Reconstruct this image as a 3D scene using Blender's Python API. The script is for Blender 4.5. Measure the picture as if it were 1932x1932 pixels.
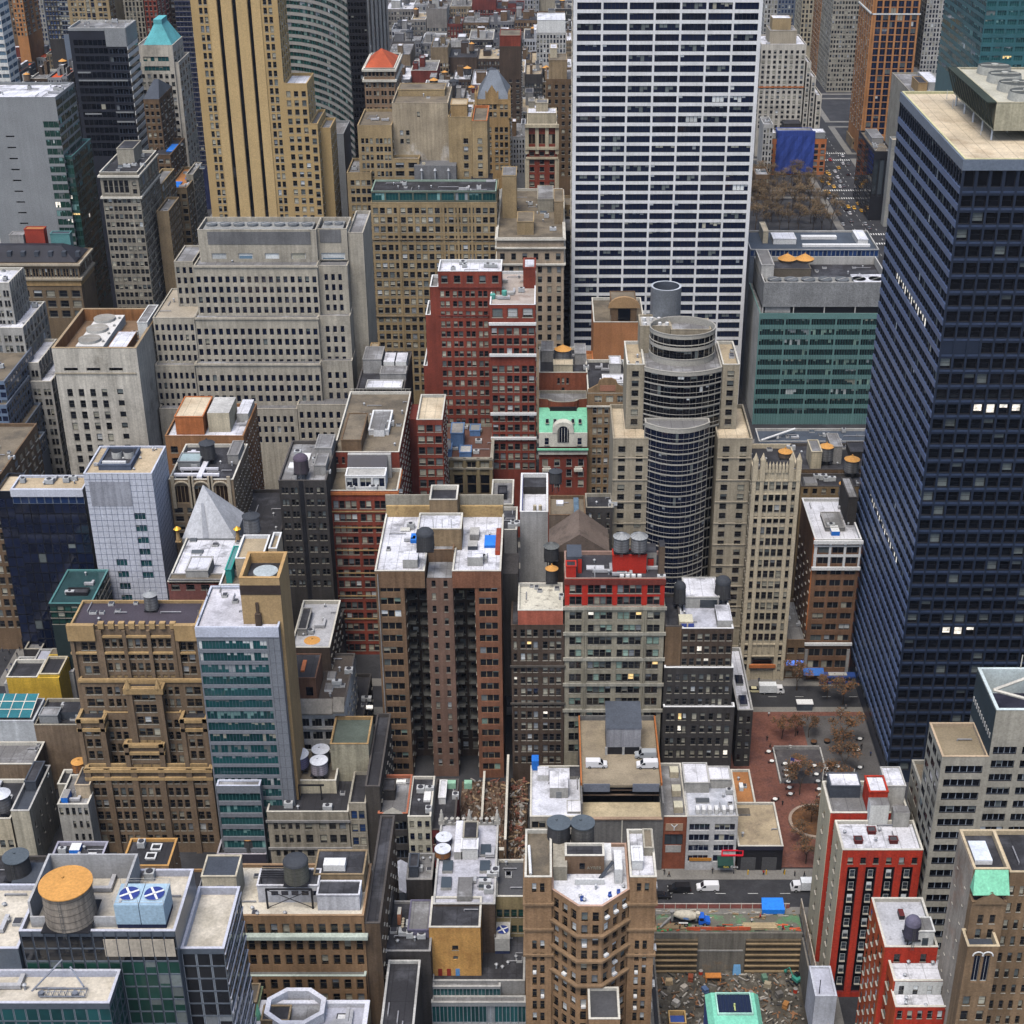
import bpy,math,random
import numpy as np
from math import radians,sin,cos,atan2,sqrt,pi
from mathutils import Vector,Matrix
for o in list(bpy.data.objects):
 bpy.data.objects.remove(o)
SC=bpy.context.scene
COL=SC.collection
RND=random.Random(11)
FPX,PU,PV,PITCH,CH=2900.0,1030.0,966.0,radians(27.6),260.0
SP,CP=sin(PITCH),cos(PITCH)
cam=bpy.data.cameras.new('camera')
cam.sensor_fit='HORIZONTAL'
cam.sensor_width=36.0
cam.lens=FPX/1932.0*36.0
cam.shift_x=-(PU-966.0)/1932.0
cam.clip_start,cam.clip_end=1.0,12000.0
camo=bpy.data.objects.new('camera',cam)
camo.location=(0,0,CH)
camo.rotation_euler=(radians(90)-PITCH,0,0)
COL.objects.link(camo)
SC.camera=camo
SUN_EL,SUN_AZ=radians(66),radians(-160)
w=bpy.data.worlds.new('World')
SC.world=w
w.use_nodes=True
nt=w.node_tree
nt.nodes.clear()
sky=nt.nodes.new('ShaderNodeTexSky')
sky.sky_type='NISHITA'
sky.sun_disc=False
sky.sun_elevation=SUN_EL
sky.sun_rotation=SUN_AZ
sky.air_density,sky.dust_density,sky.ozone_density=1.0,2.5,1.0
hs=nt.nodes.new('ShaderNodeHueSaturation')
hs.inputs['Saturation'].default_value=0.85
bg=nt.nodes.new('ShaderNodeBackground')
bg.inputs['Strength'].default_value=0.115
wo=nt.nodes.new('ShaderNodeOutputWorld')
nt.links.new(sky.outputs[0],hs.inputs['Color'])
nt.links.new(hs.outputs[0],bg.inputs['Color'])
nt.links.new(bg.outputs[0],wo.inputs['Surface'])
sl=bpy.data.lights.new('sun','SUN')
sl.energy=1.5
sl.angle=radians(24)
sl.color=(1.0,0.95,0.86)
so=bpy.data.objects.new('sun',sl)
sd=Vector((sin(SUN_AZ)*cos(SUN_EL),cos(SUN_AZ)*cos(SUN_EL),sin(SUN_EL)))
so.rotation_euler=sd.to_track_quat('Z','Y').to_euler()
so.location=(-200,-200,600)
COL.objects.link(so)
SC.view_settings.view_transform='Standard'
SC.view_settings.look='None'
SC.view_settings.exposure=0.7
SC.view_settings.gamma=1.0
SC.render.engine='CYCLES'
SC.cycles.diffuse_bounces=0
def ray(u,v):
 a,b=(u-PU)/FPX,(v-PV)/FPX
 return a,CP-b*SP,-SP-b*CP
def atY(u,v,Y):
 a,dy,dz=ray(u,v)
 t=Y/dy
 return a*t,CH+dz*t
def atZ(u,v,Z):
 a,dy,dz=ray(u,v)
 t=(Z-CH)/dz
 return a*t,dy*t
def zat(v,Y):
 return atY(0,v,Y)[1]
def proj(x,y,z):
 dz=z-CH
 f=y*CP-dz*SP
 up=y*SP+dz*CP
 f=max(f,1e-3)
 return PU+FPX*x/f,PV-FPX*up/f,f
MATS={}
def nodes_of(m):
 m.use_nodes=True
 n=m.node_tree.nodes
 return n,m.node_tree.links,n['Principled BSDF']
def M(name,col=None,rough=.85,var=.22,scale=.12,streak=.0,spec=.25,metal=0.,grain=.16,patch=None,pth=.55,psc=.25,emit=0.,brick=0.,rnd=0.,seam=0.):
 """opaque surface with blotches, grain, vertical weather streaks and optional patches"""
 if name in MATS:
  return MATS[name]
 m=bpy.data.materials.new(name)
 n,l,p=nodes_of(m)
 MATS[name]=m
 p.inputs['Roughness'].default_value=rough
 p.inputs['Specular IOR Level'].default_value=spec
 p.inputs['Metallic'].default_value=metal
 geo=n.new('ShaderNodeNewGeometry')
 out=None
 def noise(sc,det,vec=None,rg=.6):
  t=n.new('ShaderNodeTexNoise')
  t.inputs['Scale'].default_value=sc
  t.inputs['Detail'].default_value=det
  t.inputs['Roughness'].default_value=rg
  l.new(vec or geo.outputs['Position'],t.inputs['Vector'])
  return t.outputs['Fac']
 def mapr(x,a,b,c,d):
  t=n.new('ShaderNodeMapRange')
  for i,q in zip(('From Min','From Max','To Min','To Max'),(a,b,c,d)):
   t.inputs[i].default_value=q
  l.new(x,t.inputs['Value'])
  return t.outputs['Result']
 def mul(a,b):
  t=n.new('ShaderNodeMath');t.operation='MULTIPLY'
  l.new(a,t.inputs[0]);l.new(b,t.inputs[1])
  return t.outputs[0]
 f=mapr(noise(scale,4),.3,.7,1-var,1+var)
 if grain:
  f=mul(f,mapr(noise(2.2,3),.3,.7,1-grain,1+grain))
 if streak:
  mp=n.new('ShaderNodeMapping')
  mp.inputs['Scale'].default_value=(.9,.9,.045)
  l.new(geo.outputs['Position'],mp.inputs['Vector'])
  f=mul(f,mapr(noise(1.0,4,mp.outputs[0],.65),.3,.72,1+streak*.5,1-streak))
 if seam:
  sx=n.new('ShaderNodeSeparateXYZ');l.new(geo.outputs['Position'],sx.inputs[0])
  for ax,sz in(('X',seam),('Y',seam*2.7)):
   dv=n.new('ShaderNodeMath');dv.operation='PINGPONG';l.new(sx.outputs[ax],dv.inputs[0]);dv.inputs[1].default_value=sz
   f=mul(f,mapr(dv.outputs[0],.0,.16,.62,1.))
 if rnd:
  oi=n.new('ShaderNodeObjectInfo')
  f=mul(f,mapr(oi.outputs['Random'],0,1,1-rnd,1+rnd))
 base=n.new('ShaderNodeRGB');base.outputs[0].default_value=(*col,1)
 c=base.outputs[0]
 if patch:
  mx=n.new('ShaderNodeMix');mx.data_type='RGBA'
  l.new(mapr(noise(psc,6,None,.68),pth-.06,pth+.08,0,1),mx.inputs['Factor'])
  l.new(c,mx.inputs[6]);mx.inputs[7].default_value=(*patch,1)
  c=mx.outputs[2]
 if brick:
  mp=n.new('ShaderNodeMapping');mp.inputs['Scale'].default_value=(1.2,1.2,6.)
  l.new(geo.outputs['Position'],mp.inputs['Vector'])
  f=mul(f,mapr(noise(1.6,2,mp.outputs[0]),.3,.7,1-brick,1+brick))
 vm=n.new('ShaderNodeVectorMath');vm.operation='SCALE'
 l.new(c,vm.inputs[0]);l.new(f,vm.inputs['Scale'])
 l.new(vm.outputs[0],p.inputs['Base Color'])
 if emit:
  l.new(vm.outputs[0],p.inputs['Emission Color'])
  p.inputs['Emission Strength'].default_value=emit
 return m
def G(name,col,rough=.06,spec=.6,rnd=.6,wob=.0,metal=0.):
 """window glass seen from outside: dark interior tone plus a mirror coat"""
 if name in MATS:
  return MATS[name]
 m=bpy.data.materials.new(name)
 n,l,p=nodes_of(m)
 MATS[name]=m
 p.inputs['Roughness'].default_value=rough
 p.inputs['Specular IOR Level'].default_value=spec
 p.inputs['Metallic'].default_value=metal
 oi=n.new('ShaderNodeObjectInfo')
 geo=n.new('ShaderNodeNewGeometry')
 t=n.new('ShaderNodeTexNoise')
 t.inputs['Scale'].default_value=.45
 t.inputs['Detail'].default_value=3
 l.new(geo.outputs['Position'],t.inputs['Vector'])
 a=n.new('ShaderNodeMath');a.operation='ADD'
 l.new(oi.outputs['Random'],a.inputs[0]);l.new(t.outputs['Fac'],a.inputs[1])
 mr=n.new('ShaderNodeMapRange')
 for i,q in zip(('From Min','From Max','To Min','To Max'),(.2,1.3,max(0,1-rnd),1+rnd)):
  mr.inputs[i].default_value=q
 l.new(a.outputs[0],mr.inputs['Value'])
 vm=n.new('ShaderNodeVectorMath');vm.operation='SCALE'
 vm.inputs[0].default_value=col
 l.new(mr.outputs[0],vm.inputs['Scale'])
 l.new(vm.outputs[0],p.inputs['Base Color'])
 if wob:
  b=n.new('ShaderNodeBump');b.inputs['Strength'].default_value=wob
  b.inputs['Distance'].default_value=.5
  t2=n.new('ShaderNodeTexNoise');t2.inputs['Scale'].default_value=.35
  l.new(geo.outputs['Position'],t2.inputs['Vector'])
  l.new(t2.outputs['Fac'],b.inputs['Height'])
  l.new(b.outputs[0],p.inputs['Normal'])
 return m
class MB:
 def __init__(s):
  s.v,s.f,s.m=[],[],[]
 def quad(s,a,b,c,d,m=0):
  i=len(s.v)
  s.v+=[a,b,c,d];s.f.append((i,i+1,i+2,i+3));s.m.append(m)
  return s
 def face(s,pts,m=0):
  i=len(s.v)
  s.v+=list(pts);s.f.append(tuple(range(i,i+len(pts))));s.m.append(m)
  return s
 def box(s,x0,y0,z0,x1,y1,z1,m=0,top=None):
  i=len(s.v)
  s.v+=[(x0,y0,z0),(x1,y0,z0),(x1,y1,z0),(x0,y1,z0),(x0,y0,z1),(x1,y0,z1),(x1,y1,z1),(x0,y1,z1)]
  for q in((0,3,2,1),(0,1,5,4),(1,2,6,5),(2,3,7,6),(3,0,4,7)):
   s.f.append(tuple(i+k for k in q));s.m.append(m)
  s.f.append((i+4,i+5,i+6,i+7));s.m.append(m if top is None else top)
  return s
 def obox(s,c,ux,w,d,h,m=0):
  """box on base centre c with its width along ux (2D unit)"""
  uy=(-ux[1],ux[0])
  i=len(s.v)
  for z in(c[2],c[2]+h):
   for sx,sy in((-1,-1),(1,-1),(1,1),(-1,1)):
    s.v.append((c[0]+ux[0]*sx*w/2+uy[0]*sy*d/2,c[1]+ux[1]*sx*w/2+uy[1]*sy*d/2,z))
  for q in((0,3,2,1),(0,1,5,4),(1,2,6,5),(2,3,7,6),(3,0,4,7),(4,5,6,7)):
   s.f.append(tuple(i+k for k in q));s.m.append(m)
  return s
 def prism(s,poly,z0,z1,m=0,top=None,bottom=True):
  n=len(poly);i=len(s.v)
  s.v+=[(x,y,z0)for x,y in poly]+[(x,y,z1)for x,y in poly]
  for k in range(n):
   j=(k+1)%n
   s.f.append((i+k,i+j,i+n+j,i+n+k));s.m.append(m)
  s.f.append(tuple(i+n+k for k in range(n)));s.m.append(m if top is None else top)
  if bottom:
   s.f.append(tuple(i+k for k in reversed(range(n))));s.m.append(m)
  return s
 def cyl(s,cx,cy,z0,z1,r0,r1=None,n=20,m=0,caps=True,top=None):
  r1=r0 if r1 is None else r1
  i=len(s.v)
  for z,r in((z0,r0),(z1,r1)):
   s.v+=[(cx+r*cos(2*pi*k/n),cy+r*sin(2*pi*k/n),z)for k in range(n)]
  for k in range(n):
   j=(k+1)%n
   s.f.append((i+k,i+j,i+n+j,i+n+k));s.m.append(m)
  if caps:
   if r1>1e-3:
    s.f.append(tuple(i+n+k for k in range(n)));s.m.append(m if top is None else top)
   s.f.append(tuple(i+k for k in reversed(range(n))));s.m.append(m)
  return s
 def tube(s,a,b,r0,r1=None,n=6,m=0):
  r1=r0 if r1 is None else r1
  a,b=Vector(a),Vector(b)
  d=(b-a).normalized()
  x=d.orthogonal().normalized();y=d.cross(x)
  i=len(s.v)
  for c,r in((a,r0),(b,r1)):
   s.v+=[tuple(c+(x*cos(2*pi*k/n)+y*sin(2*pi*k/n))*r)for k in range(n)]
  for k in range(n):
   j=(k+1)%n
   s.f.append((i+k,i+j,i+n+j,i+n+k));s.m.append(m)
  s.f.append(tuple(i+n+k for k in range(n)));s.m.append(m)
  s.f.append(tuple(i+k for k in reversed(range(n))));s.m.append(m)
  return s
 def mesh(s,name,mats):
  me=bpy.data.meshes.new(name)
  me.from_pydata(s.v,[],s.f)
  for q in mats:
   me.materials.append(q)
  if len(mats)>1:
   me.polygons.foreach_set('material_index',s.m)
  me.update()
  return me
 def build(s,name,mats,parent=None,org=None,loc=None,smooth=False):
  if not isinstance(mats,(list,tuple)):
   mats=[mats]
  if org is not None:
   s.v=[(a-org[0],b-org[1],c-org[2])for a,b,c in s.v]
  me=s.mesh(name,mats)
  if smooth:
   me.polygons.foreach_set('use_smooth',[True]*len(me.polygons))
  o=bpy.data.objects.new(name,me)
  COL.objects.link(o)
  if parent is not None:
   o.parent=parent
  if loc is not None:
   o.location=loc
  return o
def tag(o,label=None,cat=None,group=None,kind=None):
 if label:o['label']=label
 if cat:o['category']=cat
 if group:o['group']=group
 if kind:o['kind']=kind
 return o
def empty(name,loc,rz=0,label=None,cat=None,group=None):
 o=bpy.data.objects.new(name,None)
 o.empty_display_size=.5
 o.location=loc;o.rotation_euler=(0,0,rz)
 COL.objects.link(o)
 return tag(o,label,cat,group)
def dup(root,loc,rz=None,label=None,group=None,scale=None):
 def cp(o,par):
  c=o.copy();COL.objects.link(c)
  if par is not None:c.parent=par
  for ch in o.children:cp(ch,c)
  return c
 r=cp(root,None)
 r.location=loc
 if rz is not None:r.rotation_euler=(0,0,rz)
 if label:r['label']=label
 if group:r['group']=group
 if scale:r.scale=(scale,)*3
 return r
GLASS=dict(dark=((.012,.013,.016),.08,.5),navy=((.006,.010,.028),.05,.6),blue=((.015,.04,.12),.04,.6),teal=((.012,.06,.065),.06,.6),green=((.012,.045,.035),.07,.6),black=((.003,.004,.007),.05,.4),grey=((.04,.05,.06),.08,.6),sky=((.10,.16,.22),.05,.8),brown=((.02,.013,.01),.1,.4),tealb=((.05,.15,.16),.07,.6))
def glass(k):
 c,r,s=GLASS[k]
 return G('glass_'+k,c,r,s)
SHADES=dict(cream=(.42,.40,.32),white=(.6,.62,.62),teal=(.18,.33,.32),green=(.25,.36,.30),grey=(.24,.26,.28),warm=(.42,.28,.12),dusk=(.13,.15,.15))
def shade(k):
 if k=='lit':
  return M('window_light',(.9,.62,.26),var=.5,scale=.8,emit=.5)
 if k=='tube':
  return M('window_office_light',(.80,.74,.64),var=.5,scale=.8,emit=.55)
 return M('shade_'+k,SHADES[k],rough=.8,spec=.5,rnd=.3)
WM={}
def winmesh(sty,k,gl,fr,var,sh):
 """unit window facing -Y: x -.5..5, z 0..1. sash / strip of k panes / plain"""
 key=(sty,k,gl,fr.name,var,sh)
 if key in WM:
  return WM[key]
 r=random.Random(repr(key))
 mb=MB()
 mb.quad((-.5,.04,0),(.5,.04,0),(.5,.04,1),(-.5,.04,1),0)
 def pane(x0,x1,z0,z1,s,sm=2):
  if s>.03:
   zs=z1-(z1-z0)*s
   mb.quad((x0,.0,zs),(x1,.0,zs),(x1,.0,z1),(x0,.0,z1),sm)
   if s<.97:
    mb.quad((x0,.0,z0),(x1,.0,z0),(x1,.0,zs),(x0,.0,zs),1)
  else:
   mb.quad((x0,0,z0),(x1,0,z0),(x1,0,z1),(x0,0,z1),1)
 S=(0,0,.45,.8,1)[var%5]
 if sty=='sash':
  if fr.name!='win_black':
   for c_ in(((-.56,-.36,-.09),(.56,-.36,-.09),(.56,-.36,0),(-.56,-.36,0)),((-.56,-.36,0),(.56,-.36,0),(.56,.0,0),(-.56,.0,0))):mb.quad(*c_,3)
  pane(-.43,.43,.53,.96,min(1,S*2),2)
  pane(-.43,.43,.04,.49,max(0,S*2-1),2)
 elif sty=='plain':
  pane(-.44,.44,.05,.96,S,2)
 elif sty=='twin':
  pane(-.45,-.03,.04,.96,S);pane(.03,.45,.04,.96,r.choice((0,S)))
 else:
  pw=1./k
  for i in range(k):
   s=r.choice((0,0,0,.3,.6,1))if var else 0
   if var==1:s*=.3
   pane(-.5+pw*(i+.06),-.5+pw*(i+.94),.05,.95,s)
 mats=[fr,glass(gl),shade(sh)]+([M('window_sill',(.40,.37,.31))]if sty=='sash' else[])
 me=mb.mesh('window',mats)
 WM[key]=(me,np.array(mb.v),np.array(mb.f),np.array(mb.m),mats)
 return WM[key]
class F:
 """window grid: n groups of g windows between fractions xa..xb; rows given by photo heights v0, dv, hv on the face plane"""
 def __init__(s,n,v0=None,dv=None,hv=None,nr=99,g=1,gf=.55,gg=.12,sty='sash',k=1,gl='dark',fr='frame',sh='cream',ps=.4,lit=0.,xa=0.,xb=1.,mx=.0,z=None,fh=None,wh=None,rev=.3,skip=(),zmin=2.5,mix=.4):
  s.__dict__.update(locals());del s.__dict__['s']
 def w(s,**k):
  q=F.__new__(F);q.__dict__.update(s.__dict__);q.__dict__.update(k);return q
 def resolve(s,Y):
  if s.z is None:
   s.z=zat(s.v0,Y);s.fh=s.z-zat(s.v0+s.dv,Y);s.wh=s.z-zat(s.v0+s.hv,Y)
  return s
def inset(poly,d):
 n=len(poly);out=[]
 for i in range(n):
  p0,p1,p2=Vector(poly[i-1]),Vector(poly[i]),Vector(poly[(i+1)%n])
  a=(p1-p0).normalized();b=(p2-p1).normalized()
  na,nb=Vector((-a.y,a.x)),Vector((-b.y,b.x))
  m=(na+nb)
  m=m/max(m.dot(m)/2,.2)
  q=p1+m*d
  out.append((q.x,q.y))
 return out
FRAME=None
class B:
 """one building: an Empty with wall, roof, parapet, window ... children"""
 def __init__(s,name,label,cat='building',group=None,clampz=None):
  s.name,s.label,s.cat,s.group=name,label,cat,group
  s.root=None;s.wins=[];s.cz=clampz
 def start(s,x,y):
  if s.root is None:
   s.org=(x,y,0.)
   s.root=empty(s.name,s.org,0,s.label,s.cat,s.group)
 def part(s,mb,name,mats,smooth=False):
  return mb.build(name,mats,s.root,s.org,smooth=smooth)
 def facade(s,mb,P,Q,z0,z1,specs,m=0,rm=0):
  P,Q=Vector(P),Vector(Q)
  L=(Q-P).length
  if L<.01 or specs=='skip':return
  u=(Q-P)/L;n=Vector((u.y,-u.x));ang=atan2(u.y,u.x)
  pt=lambda a,z,d=0.:(P.x+u.x*a-n.x*d,P.y+u.y*a-n.y*d,z)
  q=lambda a,b,za,zb:mb.quad(pt(a,za),pt(b,za),pt(b,zb),pt(a,zb),m)
  if not specs:
   q(0,L,z0,z1);return
  if isinstance(specs,F):specs=[specs]
  rects=[]
  for f in specs:
   A,Bx=f.xa*L,f.xb*L
   W=(Bx-A)-2*f.mx
   p=W/f.n;xs=[]
   for i in range(f.n):
    if i in f.skip:continue
    gf=min(.97,f.gf*1.13)if f.sty in('sash','twin')and f.gf<.93 else f.gf
    a0=A+f.mx+p*(i+.5-gf/2);gw=p*gf
    ww=gw*(1-f.gg*(f.g-1))/f.g if f.g>1 else gw
    for j in range(f.g):
     xs.append((a0+j*(ww+gw*f.gg),a0+j*(ww+gw*f.gg)+ww))
   for i in range(f.nr):
    zt=f.z-i*f.fh;zb=zt-f.wh*(1.1 if f.sty=='sash' and f.wh<f.fh*.8 else 1.)
    if zb<z0+f.zmin*.3 or zb<(s.cz or-99):break
    if zt>z1-.15:continue
    for a,b in xs:
     if any(a<q_[1]+.02 and b>q_[0]-.02 and zb<q_[3]+.02 and zt>q_[2]-.02 and q_[4]is not f for q_ in rects):continue
     rects.append((a,b,zb,zt,f))
  zs=sorted({z0,z1}|{round(r[2],4)for r in rects}|{round(r[3],4)for r in rects})
  for k in range(len(zs)-1):
   za,zb_=zs[k],zs[k+1]
   if zb_-za<1e-3:continue
   zm=(za+zb_)/2
   c=0.
   for a,b in sorted((r[0],r[1])for r in rects if r[2]<zm<r[3]):
    if a>c+.001:q(c,a,za,zb_)
    c=max(c,b)
   if L>c+.001:q(c,L,za,zb_)
  for a,b,zb,zt,f in rects:
   d=f.rev
   mb.quad(pt(a,zt),pt(b,zt),pt(b,zt,d),pt(a,zt,d),rm)
   mb.quad(pt(a,zb,d),pt(b,zb,d),pt(b,zb),pt(a,zb),rm)
   mb.quad(pt(a,zb),pt(a,zt),pt(a,zt,d),pt(a,zb,d),rm)
   mb.quad(pt(b,zb,d),pt(b,zt,d),pt(b,zt),pt(b,zb),rm)
   s.wins.append((pt((a+b)/2,zb,d),ang,b-a,zt-zb,f,n))
 def prism(s,poly,Z,Zb,wall,faces={},par=.9,roof=None,cop=None,pt=.4,rm=None,name='wall',ropen=None):
  """poly counter-clockwise from the front left corner; faces: edge index -> window specs"""
  cx=sum(p[0]for p in poly)/len(poly)
  s.start(cx,min(p[1]for p in poly))
  mb=MB()
  for i in range(len(poly)):
   sp=faces.get(i)
   if sp and sp!='skip':
    dx_,dy_=poly[(i+1)%len(poly)][0]-poly[i][0],poly[(i+1)%len(poly)][1]-poly[i][1]
    sp=[sp]if isinstance(sp,F)else sp
    if abs(dy_)>3*abs(dx_):sp=[f.w(rev=min(f.rev,.1))for f in sp]
   s.facade(mb,poly[i],poly[(i+1)%len(poly)],Zb,Z,sp,0,1)
  s.part(mb,name,[wall,rm or wall])
  zr=Z-par
  r=MB();r.face([(x,y,zr if par>.05 else Z)for x,y in inset(poly,pt*.5)],0)
  s.part(r,'roof',roof or M('roof_grey',(.16,.16,.17)))
  if par>.05:
   inn=inset(poly,pt);pb=MB();out=inset(poly,-.06)
   N=len(poly)
   for i in range(N):
    j=(i+1)%N
    a,b,c,d=out[i],out[j],inn[j],inn[i]
    pb.quad((*a,Z),(*b,Z),(*b,Z+.14),(*a,Z+.14))
    pb.quad((*a,Z+.14),(*b,Z+.14),(*c,Z+.14),(*d,Z+.14))
    pb.quad((*c,zr),(*d,zr),(*d,Z+.14),(*c,Z+.14))
   s.part(pb,'parapet',cop or wall)
  xs=[p[0]for p in poly];ys=[p[1]for p in poly]
  class T:pass
  t=T();t.x0,t.x1,t.y0,t.y1,t.z,t.zt,t.zb,t.poly=min(xs),max(xs),min(ys),max(ys),zr,Z,Zb,poly
  return t
 def tier(s,uL,uR,vT,Y,vB=None,D=None,Zb=0.,wall=None,front=None,side=None,vU=None,Z=None,vUY=None,**kw):
  vU=vT if vU is None else vU
  X0,X1=atY(uL,vU,Y)[0],atY(uR,vU,Y)[0]
  if Z is None:Z=zat(vT,Y)
  Yb=atZ(0,vB,Z)[1]if vB is not None else Y+D
  Yb=max(Yb,Y+2)
  fs={}
  for nm,sp in(('f',front),('s',side)):
   if sp is None:continue
   sp=[sp]if isinstance(sp,F)else list(sp)
   for f in sp:f.resolve(Y)
   fs[0 if nm=='f' else(1 if(uL+uR)/2<PU else 3)]=sp
  t=s.prism([(X0,Y),(X1,Y),(X1,Yb),(X0,Yb)],Z,Zb,wall,fs,**kw)
  if kw.get('par',.9)>.25 and Yb-Y>7 and X1-X0>9:
   s.clutter(t,min(6,int((X1-X0)*(Yb-Y)/70)),seed=int(abs(X0)*7+Z),kinds='vhpdppa',b=(.15,.9))
  return t
 def band(s,t,offs,h=.5,d=.35,mat=None,name='cornice',sides=True):
  for o in offs:
   mb=MB();z=t.zt-o
   mb.box(t.x0-d,t.y0-d,z-h,t.x1+d,t.y0-.004,z)
   if sides:
    if(t.x0+t.x1)<0 or True:
     mb.box(t.x1+.004,t.y0-.004,z-h,t.x1+d,t.y1,z)
     mb.box(t.x0-d,t.y0-.004,z-h,t.x0-.004,t.y1,z)
   s.part(mb,name,mat)
 def piers(s,t,fr,w=.5,d=.3,mat=None,z0=None,z1=None,name='pier',side=None):
  mb=MB()
  z0=t.zb if z0 is None else z0;z1=t.zt if z1 is None else z1
  for f in fr:
   x=t.x0+(t.x1-t.x0)*f
   mb.box(x-w/2,t.y0-d,z0,x+w/2,t.y0-.003,z1)
  for f in(side or()):
   y=t.y0+(t.y1-t.y0)*f
   if t.x0+t.x1<0:mb.box(t.x1+.003,y-w/2,z0,t.x1+d,y+w/2,z1)
   else:mb.box(t.x0-d,y-w/2,z0,t.x0-.003,y+w/2,z1)
  return s.part(mb,name,mat)
 def on(s,t,a0,a1,b0,b1,h,wall,roof=None,name='bulkhead',lip=.25,z=None):
  """box standing on roof t, by fractions of its width and depth"""
  x0,x1=t.x0+(t.x1-t.x0)*a0,t.x0+(t.x1-t.x0)*a1
  y0,y1=t.y0+(t.y1-t.y0)*b0,t.y0+(t.y1-t.y0)*b1
  z=t.z if z is None else z
  mb=MB();mb.box(x0,y0,z,x1,y1,z+h,0,1)
  if lip and min(x1-x0,y1-y0)>1.5:
   e=.12
   mb.box(x0-e,y0-e,z+h,x1+e,y0+lip,z+h+lip)
   mb.box(x0-e,y1-lip,z+h,x1+e,y1+e,z+h+lip)
   mb.box(x0-e,y0+lip,z+h,x0+lip,y1-lip,z+h+lip)
   mb.box(x1-lip,y0+lip,z+h,x1+e,y1-lip,z+h+lip)
  o=s.part(mb,name,[wall,roof or wall])
  class T:pass
  q=T();q.x0,q.x1,q.y0,q.y1,q.z,q.zt,q.zb=x0,x1,y0,y1,z+h,z+h+lip,z
  q.poly=[(x0,y0),(x1,y0),(x1,y1),(x0,y1)]
  return q
 def clutter(s,t,n=6,seed=1,a=(.06,.94),b=(.1,.92),kinds='vhpasd'):
  r=random.Random(seed*77+n)
  W,D=t.x1-t.x0,t.y1-t.y0
  for i in range(n):
   x=t.x0+W*r.uniform(*a);y=t.y0+D*r.uniform(*b);z=t.z
   k=r.choice(kinds);mb=MB()
   if k=='v':
    h=r.uniform(.5,1.3)
    mb.cyl(x,y,z,z+h,.22,n=10).cyl(x,y,z+h,z+h+.3,.42,.1,n=10)
    s.part(mb,'roof_vent',M('metal_vent',(.42,.43,.45),rough=.5,metal=.3))
   elif k=='h':
    w_,d_=r.uniform(.9,1.8),r.uniform(.9,1.6)
    mb.box(x,y,z,x+w_,y+d_,z+.6,0).box(x+.12,y+.12,z+.6,x+w_-.12,y+d_-.12,z+.72,1)
    s.part(mb,'roof_hatch',[M('hatch_light',(.5,.5,.5)),M('hatch_dark',(.06,.06,.07),rough=.4)])
   elif k=='d':
    L_=r.uniform(2.5,max(2.6,min(7,W*.3)));e=min(x+L_,t.x1-.6);D2=min(y+r.uniform(1.5,4),t.y1-.6)
    if e-x<1.2 or D2-y<.9:continue
    mb.box(x,y,z+.25,e,y+.7,z+1.0).box(e-.7,y+.701,z+.25,e,D2,z+1.0)
    for qx in(x+.2,e-.4):mb.box(qx,y+.2,z,qx+.15,y+.4,z+.249)
    s.part(mb,'roof_duct',M('duct_pale',(.50,.50,.52),rough=.5,metal=.2))
   elif k=='p':
    L_=r.uniform(3,min(9,max(3.2,W*.35)));dx=r.random()<.6
    e=(min(x+L_,t.x1-.6),y,z+.45)if dx else(x,min(y+L_,t.y1-.6),z+.45)
    mb.tube((x,y,z+.45),e,.14)
    mb.box(x-.1,y-.1,z,x+.1,y+.1,z+.4)
    s.part(mb,'roof_pipe',M('pipe_grey',(.30,.30,.32),rough=.6))
   elif k=='a':
    w_,d_,h_=r.uniform(1.3,2.8),r.uniform(1.,1.9),r.uniform(.9,1.6)
    mb.box(x,y,z+.2,x+w_,y+d_,z+.2+h_,0).cyl(x+w_/2,y+d_/2,z+.2+h_,z+.35+h_,min(w_,d_)*.38,n=14,m=1)
    for qx in(x+.1,x+w_-.25):mb.box(qx,y+.1,z,qx+.15,y+d_-.1,z+.2,1)
    s.part(mb,'air_handler',[M('unit_pale',(.48,.49,.50),rough=.6),M('unit_dark',(.05,.05,.06))])
   else:
    w_,d_=r.uniform(1.6,3.4),r.uniform(1.2,2.2)
    mb.box(x,y,z,x+w_,y+d_,z+.35,0)
    mb.face([(x,y,z+.35),(x+w_,y,z+.35),(x+w_,y+d_/2,z+.95),(x,y+d_/2,z+.95)],1)
    mb.face([(x,y+d_/2,z+.95),(x+w_,y+d_/2,z+.95),(x+w_,y+d_,z+.35),(x,y+d_,z+.35)],1)
    mb.face([(x,y,z+.35),(x,y+d_/2,z+.95),(x,y+d_,z+.35)],0);mb.face([(x+w_,y,z+.35),(x+w_,y+d_,z+.35),(x+w_,y+d_/2,z+.95)],0)
    s.part(mb,'skylight',[M('hatch_light',(.5,.5,.5)),glass('grey')])
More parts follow.
